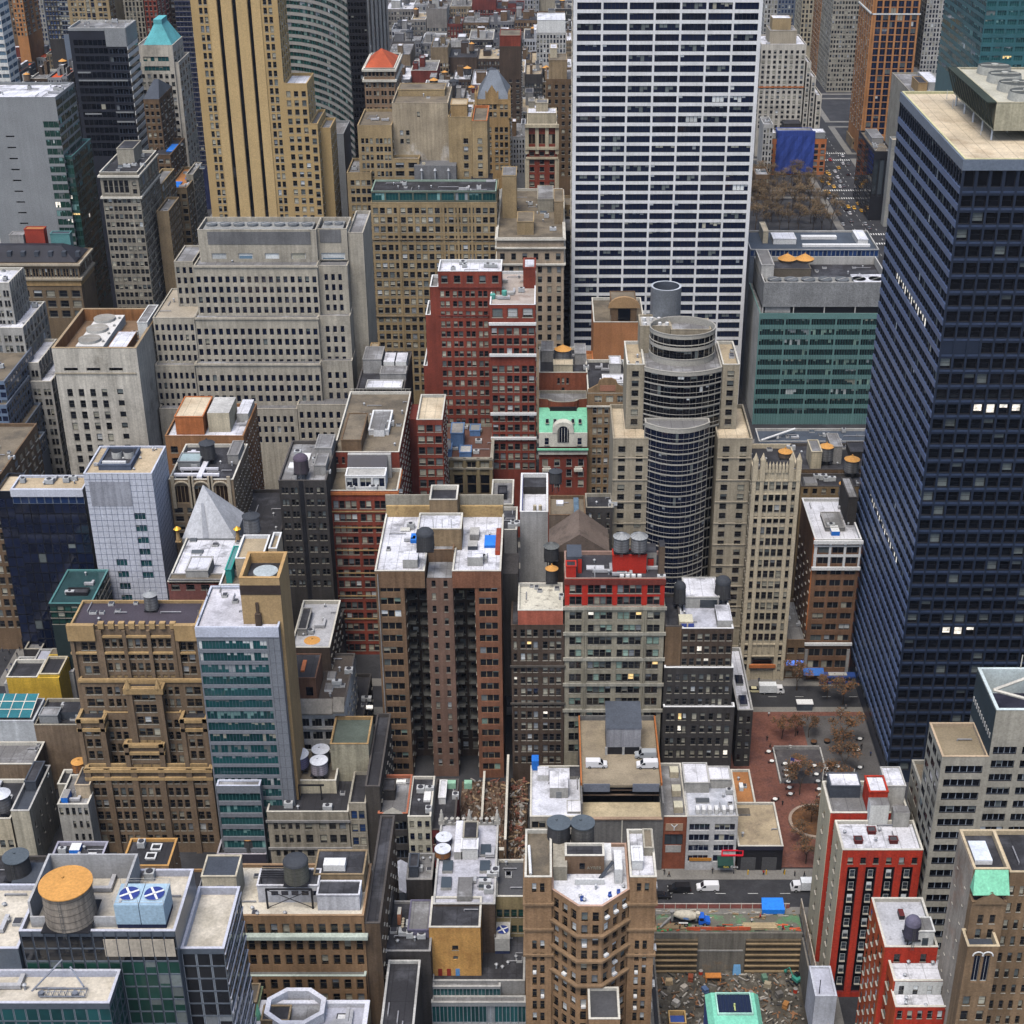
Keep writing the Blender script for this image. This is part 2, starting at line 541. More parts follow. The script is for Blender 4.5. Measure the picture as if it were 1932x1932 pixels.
 def done(s):
  r=random.Random(s.label)
  items=[]
  for pos,ang,w_,h_,f,n in s.wins:
   u,v,dist=proj(pos[0],pos[1],pos[2]+h_/2)
   if not(-260<u<2200 and-260<v<2200):continue
   to=Vector((-pos[0],-pos[1],CH-pos[2])).normalized()
   face=max(.02,to.x*n.x+to.y*n.y)
   inside=1. if(-10<u<1942 and-10<v<1942)else.01
   fr=f.fr if not isinstance(f.fr,str)else M('win_'+f.fr,FRAMES[f.fr],rough=.6,var=.05)
   sh=f.sh
   q=r.random()
   if r.random()<f.mix:sh=r.choice(('white','dusk','grey','cream','dusk'))
   if q<f.lit:var,sh=r.choice((2,3,4)),r.choice(('lit','tube'))
   elif q<f.lit+f.ps:var=r.choice((2,3,4)if f.sty!='strip' else(2,3,4))
   else:var=0 if f.sty!='strip' else 1
   if f.sty=='strip' and q>=f.lit:var=r.choice((2,3,4))if q<f.ps+f.lit else(1 if r.random()<.5 else 0)
   items.append((inside*face*w_*h_/dist**2,pos,ang,w_,h_,(f.sty,f.k,f.gl,fr,var,sh)))
  items.sort(key=lambda t:-t[0])
  for sc,pos,ang,w_,h_,key in items[:100]:
   o=bpy.data.objects.new('window',winmesh(*key)[0])
   COL.objects.link(o);o.parent=s.root
   o.location=(pos[0]-s.org[0],pos[1]-s.org[1],pos[2])
   o.rotation_euler=(0,0,ang);o.scale=(w_,1,h_)
  rest=items[100:]
  if rest:
   mats,VV,FF,MM=[],[],[],[]
   off=0
   for sc,pos,ang,w_,h_,key in rest:
    me,v,f,mi,ms=winmesh(*key)
    c,sn=cos(ang),sin(ang)
    x=v[:,0]*w_;y=v[:,1];z=v[:,2]*h_
    VV.append(np.stack([x*c-y*sn+pos[0]-s.org[0],x*sn+y*c+pos[1]-s.org[1],z+pos[2]],1))
    FF.append(f+off);off+=len(v)
    for q in ms:
     if q not in mats:mats.append(q)
    im=np.array([mats.index(q)for q in ms])
    MM.append(im[mi])
   me=bpy.data.meshes.new('window')
   me.from_pydata(np.concatenate(VV).tolist(),[],np.concatenate(FF).tolist())
   for q in mats:me.materials.append(q)
   me.polygons.foreach_set('material_index',np.concatenate(MM).astype(np.int32))
   me.update()
   o=bpy.data.objects.new('window',me);COL.objects.link(o);o.parent=s.root
   o['kind']='stuff'
  s.wins=[]
  return s
FRAMES=dict(frame=(.16,.15,.13),white=(.62,.62,.60),black=(.02,.02,.025),teal=(.07,.20,.20),silver=(.36,.40,.46),steel=(.10,.13,.19),tan=(.34,.25,.15),green=(.06,.13,.10),navy=(.02,.04,.11))
def lettering(b,text,x,y,z,size,mat,name='sign_lettering'):
 """letters facing -Y, left end at x, baseline z"""
 cu=bpy.data.curves.new('letters','FONT');cu.body=text;cu.size=size;cu.extrude=.03
 to=bpy.data.objects.new('letters',cu);COL.objects.link(to)
 me=bpy.data.meshes.new_from_object(to.evaluated_get(bpy.context.evaluated_depsgraph_get()))
 bpy.data.objects.remove(to);bpy.data.curves.remove(cu)
 me.materials.clear();me.materials.append(mat)
 o=bpy.data.objects.new(name,me);COL.objects.link(o);o.parent=b.root
 o.location=(x-b.org[0],y-b.org[1],z);o.rotation_euler=(pi/2,0,0)
 return o
LIME=M('limestone',(.43,.37,.28),streak=.22,var=.12)
LIME2=M('limestone_pale',(.57,.53,.46),patch=(.36,.33,.28),pth=.6,psc=.09,streak=.3,var=.14)
WHITE=M('white_travertine',(.80,.79,.76),streak=.08,var=.05,grain=.06)
TAN=M('tan_brick',(.29,.215,.13),streak=.25,brick=.12)
TAN2=M('buff_brick',(.36,.265,.145),streak=.2,brick=.1)
OCHRE=M('ochre_brick',(.40,.265,.125),streak=.22,brick=.14)
BROWN=M('brown_brick',(.17,.11,.065),streak=.3,brick=.15)
DBROWN=M('dark_brown_brick',(.085,.06,.045),streak=.35,brick=.18)
DGREY=M('soot_brick',(.055,.05,.048),streak=.35,brick=.15)
RED=M('red_brick',(.24,.055,.035),streak=.25,brick=.14)
DRED=M('dark_red_brick',(.17,.04,.03),streak=.3,brick=.14)
SCAR=M('scarlet_paint',(.50,.045,.022),streak=.35,var=.22,grain=.2,brick=.18,patch=(.38,.04,.025),pth=.56,psc=.12)
ORNG=M('orange_stucco',(.50,.17,.06),streak=.2)
COPP=M('copper_stone',(.46,.21,.08),streak=.1)
GREY=M('grey_concrete',(.30,.29,.28),streak=.25)
LGREY=M('light_concrete',(.46,.45,.43),streak=.2)
GREIGE=M('greige_stone',(.36,.33,.27),streak=.25)
CREAM=M('cream_paint',(.56,.49,.36),streak=.3)
WPAINT=M('white_paint',(.72,.72,.70),streak=.2,var=.1)
BLUGR=M('blue_grey_metal',(.20,.24,.31),rough=.4,spec=.5,metal=.3,var=.1)
STEEL=M('blue_steel',(.017,.026,.05),rough=.35,spec=.6,var=.12,grain=.1)
GPANEL=M('grey_panel',(.27,.28,.29),rough=.5,var=.08,streak=.1)
BLACKM=M('black_metal',(.02,.02,.024),rough=.5,var=.15)
TEALM=M('teal_panel',(.10,.25,.25),rough=.4,spec=.5,var=.15)
MINT=M('mint_copper',(.23,.60,.40),streak=.15,var=.12)
AQUA=M('aqua_copper',(.12,.42,.46),streak=.1)
SLATE=M('slate_roof',(.07,.08,.10),rough=.6,streak=.1)
REDT=M('red_clay_tile',(.42,.09,.04),var=.25)
R_GR=M('roof_grey',(.19,.185,.185),patch=(.30,.30,.31),pth=.56,psc=.12,streak=0,seam=1.6)
R_DK=M('roof_tar',(.035,.034,.038),patch=(.075,.075,.085),pth=.55,psc=.15,rough=.7,seam=1.6)
R_WH=M('roof_silver',(.68,.68,.73),patch=(.28,.28,.30),pth=.58,psc=.16,rough=.6,seam=1.6)
R_CR=M('roof_cream',(.60,.50,.36),patch=(.48,.38,.26),pth=.56,psc=.1,seam=1.6)
R_TN=M('roof_tan_gravel',(.42,.34,.23),patch=(.30,.24,.17),pth=.55,psc=.2)
R_BR=M('roof_brown_gravel',(.20,.165,.12),patch=(.13,.11,.085),pth=.52,psc=.15)
R_OR=M('roof_orange',(.40,.18,.07),patch=(.30,.13,.05),pth=.55,psc=.2)
COPE=M('coping_stone',(.60,.57,.50))
COPW=M('coping_white',(.74,.74,.74),var=.08)
COPD=M('coping_dark',(.09,.08,.075))
LOUV=M('grey_louvre',(.17,.17,.175),streak=.2)
CLOT=M('blue_netting',(.035,.07,.32),var=.25,streak=.3)
BTARP=M('blue_tarpaulin',(.03,.20,.72),var=.2,rough=.4)
AVE5,AVE6=(-190.,-165.),(168.,198.)
STREETS=[(30,44),(119,133),(205,216.5),(288.5,298.5),(373.5,384.5),(459.5,470.5),(545.5,556.5),(630,654)]+[(730+88*i,741+88*i)for i in range(14)]
def sheet(name,x0,y0,x1,y1,z,m):
 o=MB().quad((x0,y0,z),(x1,y0,z),(x1,y1,z),(x0,y1,z)).build(name,m)
 return tag(o,kind='structure')
ASPH=M('asphalt',(.038,.038,.042),patch=(.055,.055,.06),pth=.55,psc=.1,streak=0)
PAVE=M('pavement_concrete',(.20,.19,.175),var=.2)
LINEW=M('road_paint',(.7,.7,.68),var=.25)
PITX=(25.2,61.5);PITY=(233.,280.)
g=MB()
X0,X1,Y0,Y1=-5000,5000,-600,9000
g.quad((X0,Y0,0),(X1,Y0,0),(X1,PITY[0],0),(X0,PITY[0],0)).quad((X0,PITY[1],0),(X1,PITY[1],0),(X1,Y1,0),(X0,Y1,0))
g.quad((X0,PITY[0],0),(PITX[0],PITY[0],0),(PITX[0],PITY[1],0),(X0,PITY[1],0)).quad((PITX[1],PITY[0],0),(X1,PITY[0],0),(X1,PITY[1],0),(PITX[1],PITY[1],0))
tag(g.build('ground',ASPH),kind='structure')
pv=MB()
ys=[]
for i in range(len(STREETS)-1):
 ys.append((STREETS[i][1],STREETS[i+1][0]))
def ring(x0,y0,x1,y1,w=4.):
 pv.box(x0,y0,-.02,x1,y0+w,.13).box(x0,y1-w,-.02,x1,y1,.13).box(x0,y0+w,-.02,x0+w,y1-w,.13).box(x1-w,y0+w,-.02,x1,y1-w,.13)
for(a,b)in ys:
 for(xa,xb)in((-520,AVE5[0]),(AVE5[1],AVE6[0]),(AVE6[1],560)):
  if xa<0<xb and a<230<b:
   ring(xa,a,PITX[0]-1,b);ring(PITX[1]+1,a,xb,b)
   pv.box(PITX[0]-1,b-2.5,-.02,PITX[1]+1,b,.13)
  else:
   ring(xa,a,xb,b)
tag(pv.build('pavement',PAVE),kind='structure')
mk=MB()
for(a,b)in STREETS[3:9]:
 yc=(a+b)/2
 x=-150
 while x<168:
  mk.quad((x,yc-.07,.006),(x+2.5,yc-.07,.006),(x+2.5,yc+.07,.006),(x,yc+.07,.006));x+=8
for xa,xb in(AVE5,AVE6):
 for k in range(1,5):
  x=xa+(xb-xa)*k/5
  y=380
  while y<1200:
   mk.quad((x-.1,y,.006),(x+.1,y,.006),(x+.1,y+3,.006),(x-.1,y+3,.006));y+=9
for(a,b)in STREETS[3:12]:
 for xa,xb in(AVE5,AVE6):
  for yy in(a-4.5,b+1.5):
   x=xa+.6
   while x<xb-.6:
    mk.quad((x,yy,.009),(x+.6,yy,.009),(x+.6,yy+3,.009),(x,yy+3,.009));x+=1.4
tag(mk.build('road_marking',LINEW),kind='structure')
def simple(name,label,uL,uR,vT,Y,wall,D=25,vb=None,front=None,side=None,roof=None,cop=None,group=None,par=.9,ncl=3,**kw):
 b=B(name,label,group=group,clampz=zat(vb+12,Y)if vb else None)
 t=b.tier(uL,uR,vT,Y,D=D,wall=wall,front=front,side=side,roof=roof or R_GR,cop=cop or wall,par=par,**kw)
 if ncl:b.clutter(t,ncl,seed=int(uL*3+vT))
 return b,t
b,t=simple('glass_tower','white banded glass tower cut off by the left edge near the top',-95,-4,-60,745,WPAINT,D=14,vb=215,vU=0,front=F(6,v0=-50,dv=15,hv=8,sty='strip',k=4,gl='sky',gf=.9),side=F(1,v0=-50,dv=15,hv=8,sty='strip',k=6,gl='sky',gf=.96,v=0)if False else F(2,v0=-50,dv=15,hv=8,sty='strip',k=4,gl='sky',gf=.95));b.done()
ft=[('brown brick tower far off at the top left corner',6,24,-45,1030,BROWN,F(3,v0=-38,dv=9,hv=5,gf=.5),60),('orange brown tower with pale piers beside the brown one at top left',24,44,-40,1000,COPP,F(3,v0=-36,dv=9,hv=5,gf=.5),62),('pale grey far tower with close window columns at the top left',46,82,-50,1050,LGREY,F(6,v0=-44,dv=9,hv=5,gf=.5,gl='blue'),66),('dark far tower with white piers left of the dark slab tower',84,113,-45,990,DGREY,F(5,v0=-40,dv=9,hv=6,gf=.6,gl='blue',fr='white'),66),('far navy sliver tower between white piered tower and tan tower',112,128,-45,960,BLUGR,F(3,v0=-40,dv=9,hv=6,gf=.8,gl='navy'),60),('far tan tower with paired windows above the dark slab tower roof',128,206,-55,900,TAN2,[F(2,g=2,v0=-46,dv=10.2,hv=6,gf=.62,xa=.05,xb=.42),F(2,v0=-46,dv=10.2,hv=8.6,gf=.62,gl='navy',xa=.42,xb=.66),F(1,g=2,v0=-46,dv=10.2,hv=6,gf=.6,xa=.68,xb=.98)],60),('far greyish tan tower with narrow piers right of the far tan tower',207,270,-50,955,GREIGE,F(9,v0=-46,dv=10,hv=7,gf=.5),80),('far narrow red brick tower above the teal pyramid roof',272,296,-50,930,RED,F(3,v0=-46,dv=10,hv=6,gf=.5),90),('far dark brown tower with pale windows between red tower and navy tower',296,330,-50,960,DBROWN,F(4,v0=-46,dv=11,hv=5,gf=.6,ps=.8),90),]
for lab,a,c,v,Y,wl,fr,vb in ft:
 b,t=simple('office_tower',lab,a,c,v,Y,wl,D=30,vb=vb,front=fr,side=fr[0]if isinstance(fr,list)else fr,vU=10);b.done()
b,t=simple('office_tower','plain dark navy tower behind the left edge of the tan striped skyscraper',328,440,-60,880,M('navy_wall',(.015,.02,.06),rough=.4,spec=.5),D=50,vb=300,vU=0,ncl=0,front=F(16,v0=-55,dv=10,hv=6,gf=.8,gl='navy',ps=.05));b.done()
b=B('glass_office','grey panelled tower with dark green glass flank at upper left',clampz=zat(600,600))
fg=F(3,v0=229,dv=17.2,hv=12,sty='strip',k=3,gl='green',fr='green',gf=.97,xa=.80,xb=1.,rev=.15,ps=.15,sh='teal',lit=.04)
t=b.tier(-45,104,184,600,D=27,wall=GPANEL,vU=184,front=[fg,F(1,v0=256,dv=21,hv=3,gf=.8,sty='plain',gl='black',xa=.28,xb=.42,ps=0)],side=F(3,v0=190,dv=17.2,hv=13,sty='strip',k=4,gl='green',fr='green',gf=.97,rev=.15,ps=.1,sh='teal'),roof=R_WH)
b.clutter(t,9,4)
t=b.tier(104.5,136,295,602,vB=262,wall=M('green_glass_wall',(.03,.09,.085),rough=.3,spec=.6),front=fg.w(z=None,xa=0.,xb=1.,v0=300,n=2),side=F(5,v0=300,dv=17.2,hv=13,sty='strip',k=3,gl='green',fr='green',gf=.98,rev=.12,ps=.12,sh='teal',lit=.02),roof=R_DK,cop=TEALM)
b.clutter(t,5,6)
b.done()
b=B('office_tower','black slab tower with white banded flank at upper left',clampz=zat(300,690))
t=b.tier(128,235,53,690,D=19,wall=M('charcoal_wall',(.022,.024,.034),rough=.45,spec=.4),roof=R_GR,cop=LGREY,front=[F(7,v0=75,dv=15.4,hv=11,sty='plain',gl='black',fr='black',gf=.96,xa=.06,xb=.66,ps=.02,rev=.1),F(3,v0=92,dv=15.4,hv=10,sty='strip',k=2,gl='black',fr='steel',gf=.98,xa=.68,xb=.99,ps=.1,sh='dusk')],side=F(1,v0=80,dv=15.4,hv=8.4,sty='strip',k=4,gl='black',fr='black',gf=.98,ps=.05),rm=BLACKM)
mb=MB()
for i in range(16):
 z=zat(72+15.4*i,690);mb.box(t.x1+.01,t.y0,z-1.6,t.x1+.35,t.y1,z)
b.part(mb,'flank_band',WPAINT)
mb=MB();mb.box(t.x0+(t.x1-t.x0)*.64,t.y0-.25,zat(88,690),t.x1+.2,t.y0-.01,t.zt);mb.box(t.x0,t.y0-.2,zat(58,690),t.x0+(t.x1-t.x0)*.635,t.y0-.01,t.zt)
mb.box(t.x1+.01,t.y0,zat(86,690),t.x1+.4,t.y1,t.zt)
for k,(fa,fb,v)in enumerate(((.07,.3,135),(.07,.95,150),(.1,.4,213),(.66,.98,228),(.66,.98,210))):
 mb.box(t.x0+(t.x1-t.x0)*fa,t.y0-.3,zat(v+3,690),t.x0+(t.x1-t.x0)*fb,t.y0-.26,zat(v,690))
b.part(mb,'cap_band',GPANEL)
b.clutter(t,8,3);b.done()
def pyramid(b,x0,x1,y0,y1,z0,z1,mat,ridge=0.,name='roof',ax=None):
 """hip roof; ridge = ridge length fraction along x"""
 cx=(x0+x1)/2 if ax is None else ax;cy=(y0+y1)/2;hw=(x1-x0)*ridge/2
 mb=MB()
 a,c=(cx-hw,cy,z1),(cx+hw,cy,z1)
 p=[(x0,y0,z0),(x1,y0,z0),(x1,y1,z0),(x0,y1,z0)]
 if hw>0:
  mb.quad(p[0],p[1],c,a).face([p[1],p[2],c]).quad(p[2],p[3],a,c).face([p[3],p[0],a])
 else:
  for i in range(4):mb.face([p[i],p[(i+1)%4],a])
 return b.part(mb,name,mat)
b=B('office_tower','white tower with turquoise mansard roof behind the black slab tower',clampz=zat(330,725))
t=b.tier(258,325,86,725,D=22,wall=LIME2,par=.3,roof=R_GR,front=[F(1,v0=107,dv=18,hv=9,nr=2,sty='strip',k=7,gl='teal',gf=.72),F(6,v0=140,dv=14.8,hv=7,gf=.5)],side=F(3,v0=100,dv=14.8,hv=8,gf=.55,gl='teal'))
mb=MB();z0,z1=t.zt+.2,zat(44,733)
p=[(t.x0+3,t.y0+.5),(t.x1-.3,t.y0+.5),(t.x1-.3,t.y1-1),(t.x0+3,t.y1-1)];q=inset(p,4.6)
for i in range(4):
 j=(i+1)%4;mb.quad((*p[i],z0),(*p[j],z0),(*q[j],z1),(*q[i],z1))
mb.prism([(x,y)for x,y in q],z1,z1+2.2)
b.part(mb,'mansard_roof',AQUA)
b.tier(325.5,337,118,726,D=24,wall=LIME2,side=F(4,v0=125,dv=14.8,hv=8,gf=.5),roof=R_GR)
b.done()
b=B('office_building','brown brick block with grey hip roof below the turquoise mansard',clampz=zat(300,668))
t=b.tier(270,300,188,668,D=26,wall=BROWN,par=.2,front=F(3,v0=197,dv=13.5,hv=7,gf=.5),side=F(4,v0=197,dv=13.5,hv=7,gf=.45),roof=R_DK)
pyramid(b,t.x0,t.x1,t.y0,t.y1,t.zt+.2,zat(150,680),SLATE,ridge=.3);b.done()
b,t=simple('office_building','brown loft block with small blue tarpaulin under the hip roofed block',284,321,293,655,BROWN,D=30,vb=360,front=F(3,v0=300,dv=14,hv=7,gf=.6),side=F(6,v0=300,dv=14,hv=7,gf=.5),roof=R_DK)
b.on(t,.55,.95,.3,.7,.5,BTARP,name='tarpaulin',lip=0);b.done()
b,t=simple('office_building','brick block with blue tarpaulins on its orange roof near the striped skyscraper',314,352,355,640,TAN,D=34,vb=470,front=F(3,v0=366,dv=14,hv=8,gf=.65),side=F(6,v0=366,dv=14,hv=8,gf=.5),roof=R_OR)
b.on(t,.1,.5,.1,.35,.5,BTARP,name='tarpaulin',lip=0);b.on(t,.5,.9,.5,.75,.4,BTARP,name='tarpaulin',lip=0);b.done()
b,t=simple('office_building','pale grey ribbed office wing beside the foot of the striped skyscraper',350,364,330,652,GREIGE,D=20,vb=420,front=F(2,v0=340,dv=13,hv=7),side=F(4,v0=340,dv=13,hv=7));b.done()
b=B('office_tower','beige corniced tower with colonnade top left of the limestone stepped block',clampz=zat(605,575))
t=b.tier(187,259,325,578,vB=284,wall=M('ash_stone',(.29,.26,.21),streak=.3),roof=R_DK,cop=COPE,front=[F(5,v0=340,dv=24,hv=24,nr=1,gf=.7,xa=.06,xb=.74),F(1,v0=343,dv=14,hv=8,nr=2,gf=.5,xa=.78,xb=.98),F(4,g=2,v0=374,dv=15.2,hv=8.4,gf=.74)],side=[F(6,v0=340,dv=24,hv=24,nr=1,gf=.6),F(7,g=2,v0=374,dv=15.2,hv=8.4,gf=.7)])
b.band(t,[1.2,zat(325,578)-zat(371,578)],h=.7,d=.7,mat=COPE)
q=b.on(t,.25,.7,.45,.85,6,GREIGE,R_DK);b.clutter(t,6,12,b=(.05,.4));b.done()
b=B('office_building','tan loft wings stepping down right of the beige corniced tower',clampz=zat(560,590))
t=b.tier(295,318,399,592,vB=372,wall=TAN,roof=R_GR,side=F(5,v0=405,dv=14,hv=9,sty='strip',k=3,gf=.8));b.clutter(t,2,5)
t2=b.tier(281,305,348,612,D=24,wall=TAN2,roof=R_GR,side=F(5,v0=352,dv=14,hv=9,gf=.7));b.done()
b=B('skyscraper','tall tan skyscraper with three black vertical stripes cut off by the top edge',clampz=zat(425,590))
YS=590
T5=M('tan_tower_brick',(.46,.32,.15),streak=.08,var=.07,grain=.12)
pr=dict(v0=15-17.6*4,dv=17.6,hv=10.8)
st=[F(1,v0=-70,dv=600,hv=490,nr=1,gf=1.,sty='plain',gl='black',fr='black',ps=0,xa=a,xb=c,rev=.5)for a,c in((.305,.345),(.478,.52),(.655,.692))]
t=b.tier(358.5,523,-85,YS,D=20,vU=0,wall=T5,front=st+[F(1,g=2,gf=.92,gg=.2,xa=.09,xb=.19,**pr),F(1,g=2,gf=.92,gg=.2,xa=.83,xb=.935,**pr)],side=F(4,gf=.35,**pr),roof=R_DK)
xr=t.x1
def tX(b,x0,x1,vT,Y,D,wall,front=None,side=None,**kw):
 """tier given world x"""
 Z=zat(vT,Y);fs={}
 for i,sp in((0,front),(1 if(x0+x1)<0 else 3,side)):
  if sp is None:continue
  sp=[sp]if isinstance(sp,F)else list(sp)
  for f in sp:f.resolve(Y)
  fs[i]=sp
 return b.prism([(x0,Y),(x1,Y),(x1,Y+D),(x0,Y+D)],Z,kw.pop('Zb',0.),wall,fs,**kw)
xw=atY(579,160,YS)[0];xv=atY(599,235,YS)[0]
t1=tX(b,xr+.01,xw,158,YS+.01,19,T5,F(3,gf=.5,v0=172,dv=17.3,hv=9.5),F(3,gf=.3,v0=172,dv=17.3,hv=9.5),roof=R_WH)
t2=tX(b,xw+.01,xv,234,YS+.02,24,T5,F(1,gf=.5,v0=244,dv=17.1,hv=9.5),F(8,gf=.45,v0=244,dv=17.1,hv=9.5),roof=R_GR)
t3=tX(b,xv+.01,xv+4,242,YS+6,17,T5,None,F(6,gf=.45,v0=252,dv=17.1,hv=9.5),roof=R_GR)
mb=MB()
for a,c in((.205,.30),(.35,.473),(.525,.65),(.697,.80)):
 mb.box(t.x0+(t.x1-t.x0)*a,YS-.35,0,t.x0+(t.x1-t.x0)*c,YS-.004,t.zt)
b.part(mb,'pier',M('tan_pier_stone',(.55,.39,.19),streak=.06,var=.06))
b.done()
b=B('office_tower','curved tower of teal glass and grey bands behind the striped skyscraper',clampz=zat(320,700))
x0=atY(520,0,740)[0];x1=atY(664,150,690)[0]
arc=[]
for k in range(11):
 s=k/10
 x=x0+(x1-x0)*sin(s*pi/2);y=738-46*s**1.0+0*s
 x=x0+(x1-x0)*(s**.8);y=742-52*s**1.7
 arc.append((x,y))
arc=[(x,y)for x,y in arc]
poly=arc+[(x1,760),(x0,760)]
fc=F(1,v0=-60,dv=15.2,hv=8.2,sty='strip',k=3,gl='green',fr='teal',gf=.99,sh='green',ps=.35,rev=.35).resolve(700)
b.prism(poly,zat(-70,700),0,M('greige_band',(.34,.32,.29),var=.1,streak=.15),{i:[fc]for i in range(10)},rm=BLACKM)
x0=atY(619,255,660)[0];x1=atY(648,255,660)[0]
b.done()
b=B('office_building','plain grey sided low block between striped skyscraper and curved tower',clampz=zat(420,655))
t=b.tier(618,648,253,660,D=24,wall=GPANEL,roof=R_GR);b.done()
b=B('office_tower','black tower with pale striped flank above the red pyramid roof',clampz=zat(320,690))
t=b.tier(654,690,-70,690,D=95,vU=0,wall=M('black_stone',(.012,.012,.016),rough=.4,spec=.5),front=F(6,v0=-60,dv=13,hv=7,gf=.7,gl='black',fr='black',ps=.03),side=[F(1,v0=-65,dv=600,hv=380,nr=1,gf=1.,sty='plain',gl='navy',fr='black',ps=0,xa=a,xb=a+.06)for a in(.1,.28,.46,.64,.82)])
mb=MB()
for f in(.05,.2,.23,.38,.41,.56,.59,.74,.77,.92):
 y=t.y0+95*f;mb.box(t.x1+.01,y-.7,0,t.x1+.5,y+.7,t.zt)
b.part(mb,'stripe',LGREY);b.done()
b=B('office_building','tan brick tower with red pyramid tile roof',clampz=zat(245,652))
t=b.tier(686,744,129,652,D=32,wall=M('rose_brown_brick',(.30,.20,.13),streak=.2),par=.3,roof=R_DK,cop=COPE,front=[F(8,v0=136,dv=12,hv=7,nr=1,gf=.6),F(4,g=2,v0=156,dv=15.5,hv=8,gf=.62)],side=F(6,g=1,v0=156,dv=15.5,hv=8,gf=.5))
b.band(t,[.3,zat(129,652)-zat(150,652)],h=.9,d=.8,mat=COPE)
pyramid(b,t.x0+.5,t.x1-.5,t.y0+.5,t.y1-6,t.zt+.2,zat(91,665),REDT);b.done()
b=B('office_building','large tan stepped block with smoke stained blank wall',clampz=zat(750,590))
rr=dict(v0=261,dv=15.7,hv=8.6,ps=.45)
YT=605
t=b.tier(739,845,195,YT+6,D=30,wall=M('stained_buff_brick',(.40,.33,.235),patch=(.66,.62,.58),pth=.60,psc=.055,streak=.3),Zb=zat(420,YT+6),roof=R_BR,front=[F(2,v0=246,dv=16,hv=8,nr=2,gf=.5,xa=.1,xb=.32),F(1,v0=211,dv=16,hv=10,nr=1,gf=.5,xa=.42,xb=.52,sty='plain',gl='black')])
b.on(t,.05,.9,.55,.95,2.5,TAN2,R_BR)
tw=b.tier(674,738.5,237,YT,D=28,wall=TAN2,roof=R_BR,front=[F(3,xa=.07,xb=.45,gf=.6,**rr),F(2,g=2,xa=.5,xb=.98,gf=.72,**rr)],side=F(5,gf=.5,**rr))
t3=tX(b,tw.x1+.01,atY(790,280,YT)[0],300,YT+.02,6,TAN2,F(2,g=1,gf=.6,v0=307,dv=15.7,hv=8.6),Zb=zat(420,YT))
tr=b.tier(845.5,890,221,YT+3,D=26,wall=TAN2,roof=R_WH,front=F(1,g=1,xa=.5,xb=.95,gf=.4,**rr),Zb=0)
tr2=b.tier(890.5,919,228,YT+1,D=26,wall=TAN2,roof=R_BR,cop=ORNG,front=F(1,gf=.28,**rr))
tl=b.tier(654,700,326,YT-4,D=22,wall=TAN2,roof=R_GR,front=F(2,g=2,gf=.74,v0=340,dv=15.9,hv=8.6,ps=.4,xa=.1,xb=1.),side=F(4,gf=.45,v0=340,dv=15.9,hv=8.6))
b.on(tr,.1,.8,.1,.5,5,OCHRE,R_TN)
mb=MB();x0,z0=atY(782,326,YT-1);x1=atY(861,326,YT-1)[0]
mb.box(x0,YT-2,zat(350,YT),x1,YT+5.9,zat(310,YT));b.part(mb,'flue_housing',LOUV)
for f in(.18,.5,.82):
 x=x0+(x1-x0)*f
 b.part(MB().cyl(x,YT-3,zat(342,YT),zat(318,YT),.35,n=10).cyl(x,YT-3,zat(318,YT),zat(314,YT),.7,.25,n=10),'flue',M('metal_vent',(.42,.43,.45)))
mb=MB();x=atY(797,240,YT)[0];b.part(MB().box(x-.6,YT-.5,zat(425,YT),x+.6,YT-.01,zat(306,YT)),'downpipe',CREAM)
b.done()
b=B('office_building','broad buff brick block with green glazed top storey',clampz=zat(750,575))
YB=580
t=b.tier(699,937,383,YB,vB=338,wall=TAN2,roof=R_DK,cop=TAN2,front=[F(9,g=2,gf=.76,gg=.16,v0=392,dv=17.6,hv=10,ps=.55,xa=.01,xb=.99)],side=F(4,gf=.4,v0=392,dv=17.6,hv=10))
b.piers(t,[.215,.34,.575,.69,.80],w=.9,d=.25,mat=TAN2,name='pier')
b.band(t,[zat(383,YB)-zat(v,YB)for v in(450,595)],h=.5,d=.4,mat=TAN,sides=False)
tg=b.tier(700,936,361,YB+.6,D=16,Zb=t.z,wall=M('bronze_trim',(.12,.13,.10)),roof=R_DK,cop=M('copper_trim',(.25,.33,.27)),par=.5,front=F(9,v0=364,dv=30,hv=14.5,nr=1,sty='strip',k=4,gl='teal',fr='green',gf=.9,ps=.3,sh='teal'),side=F(2,v0=364,dv=30,hv=14.5,nr=1,sty='strip',k=4,gl='teal',gf=.9))
b.on(t,.22,.5,.55,.9,3.2,M('roof_plant',(.14,.15,.13)),R_DK);b.on(t,.55,.78,.5,.9,2.6,TAN,R_DK);b.on(t,.78,.95,.6,.95,3.5,R_DK,R_DK)
b.clutter(tg,12,8,a=(.1,.9),kinds='pavh');b.done()
b=B('office_building','pale brown corniced block left of the white slab tower',clampz=zat(660,565))
t=b.tier(937,1064,449,565,vB=356,wall=M('rose_limestone',(.42,.33,.24),streak=.2),roof=R_BR,cop=COPE,front=[F(6,v0=478,dv=60,hv=11,nr=1,gf=.38),F(7,v0=503,dv=18.6,hv=10.5,gf=.4)],side=F(5,v0=503,dv=18.6,hv=10.5,gf=.4))
b.band(t,[.2,zat(449,565)-zat(466,565),zat(449,565)-zat(497,565)],h=.6,d=.7,mat=COPE)
q=b.on(t,.06,.28,.42,.62,17,TAN2,R_GR,name='lift_tower');q=b.on(t,.3,.55,.1,.3,5,TAN2,R_BR);b.on(t,.6,.85,.55,.85,5,GREIGE,R_GR)
b.on(t,.86,1.,.3,.55,9,TAN,R_BR)
b.clutter(t,14,9);b.done()
b,t=simple('office_building','black glass sliver building against the left side of the white slab tower',1065,1084.5,436,606,BLACKM,D=20,vb=650,front=F(2,v0=445,dv=14,hv=10,gf=.9,gl='black',fr='black',ps=.02),ncl=1)
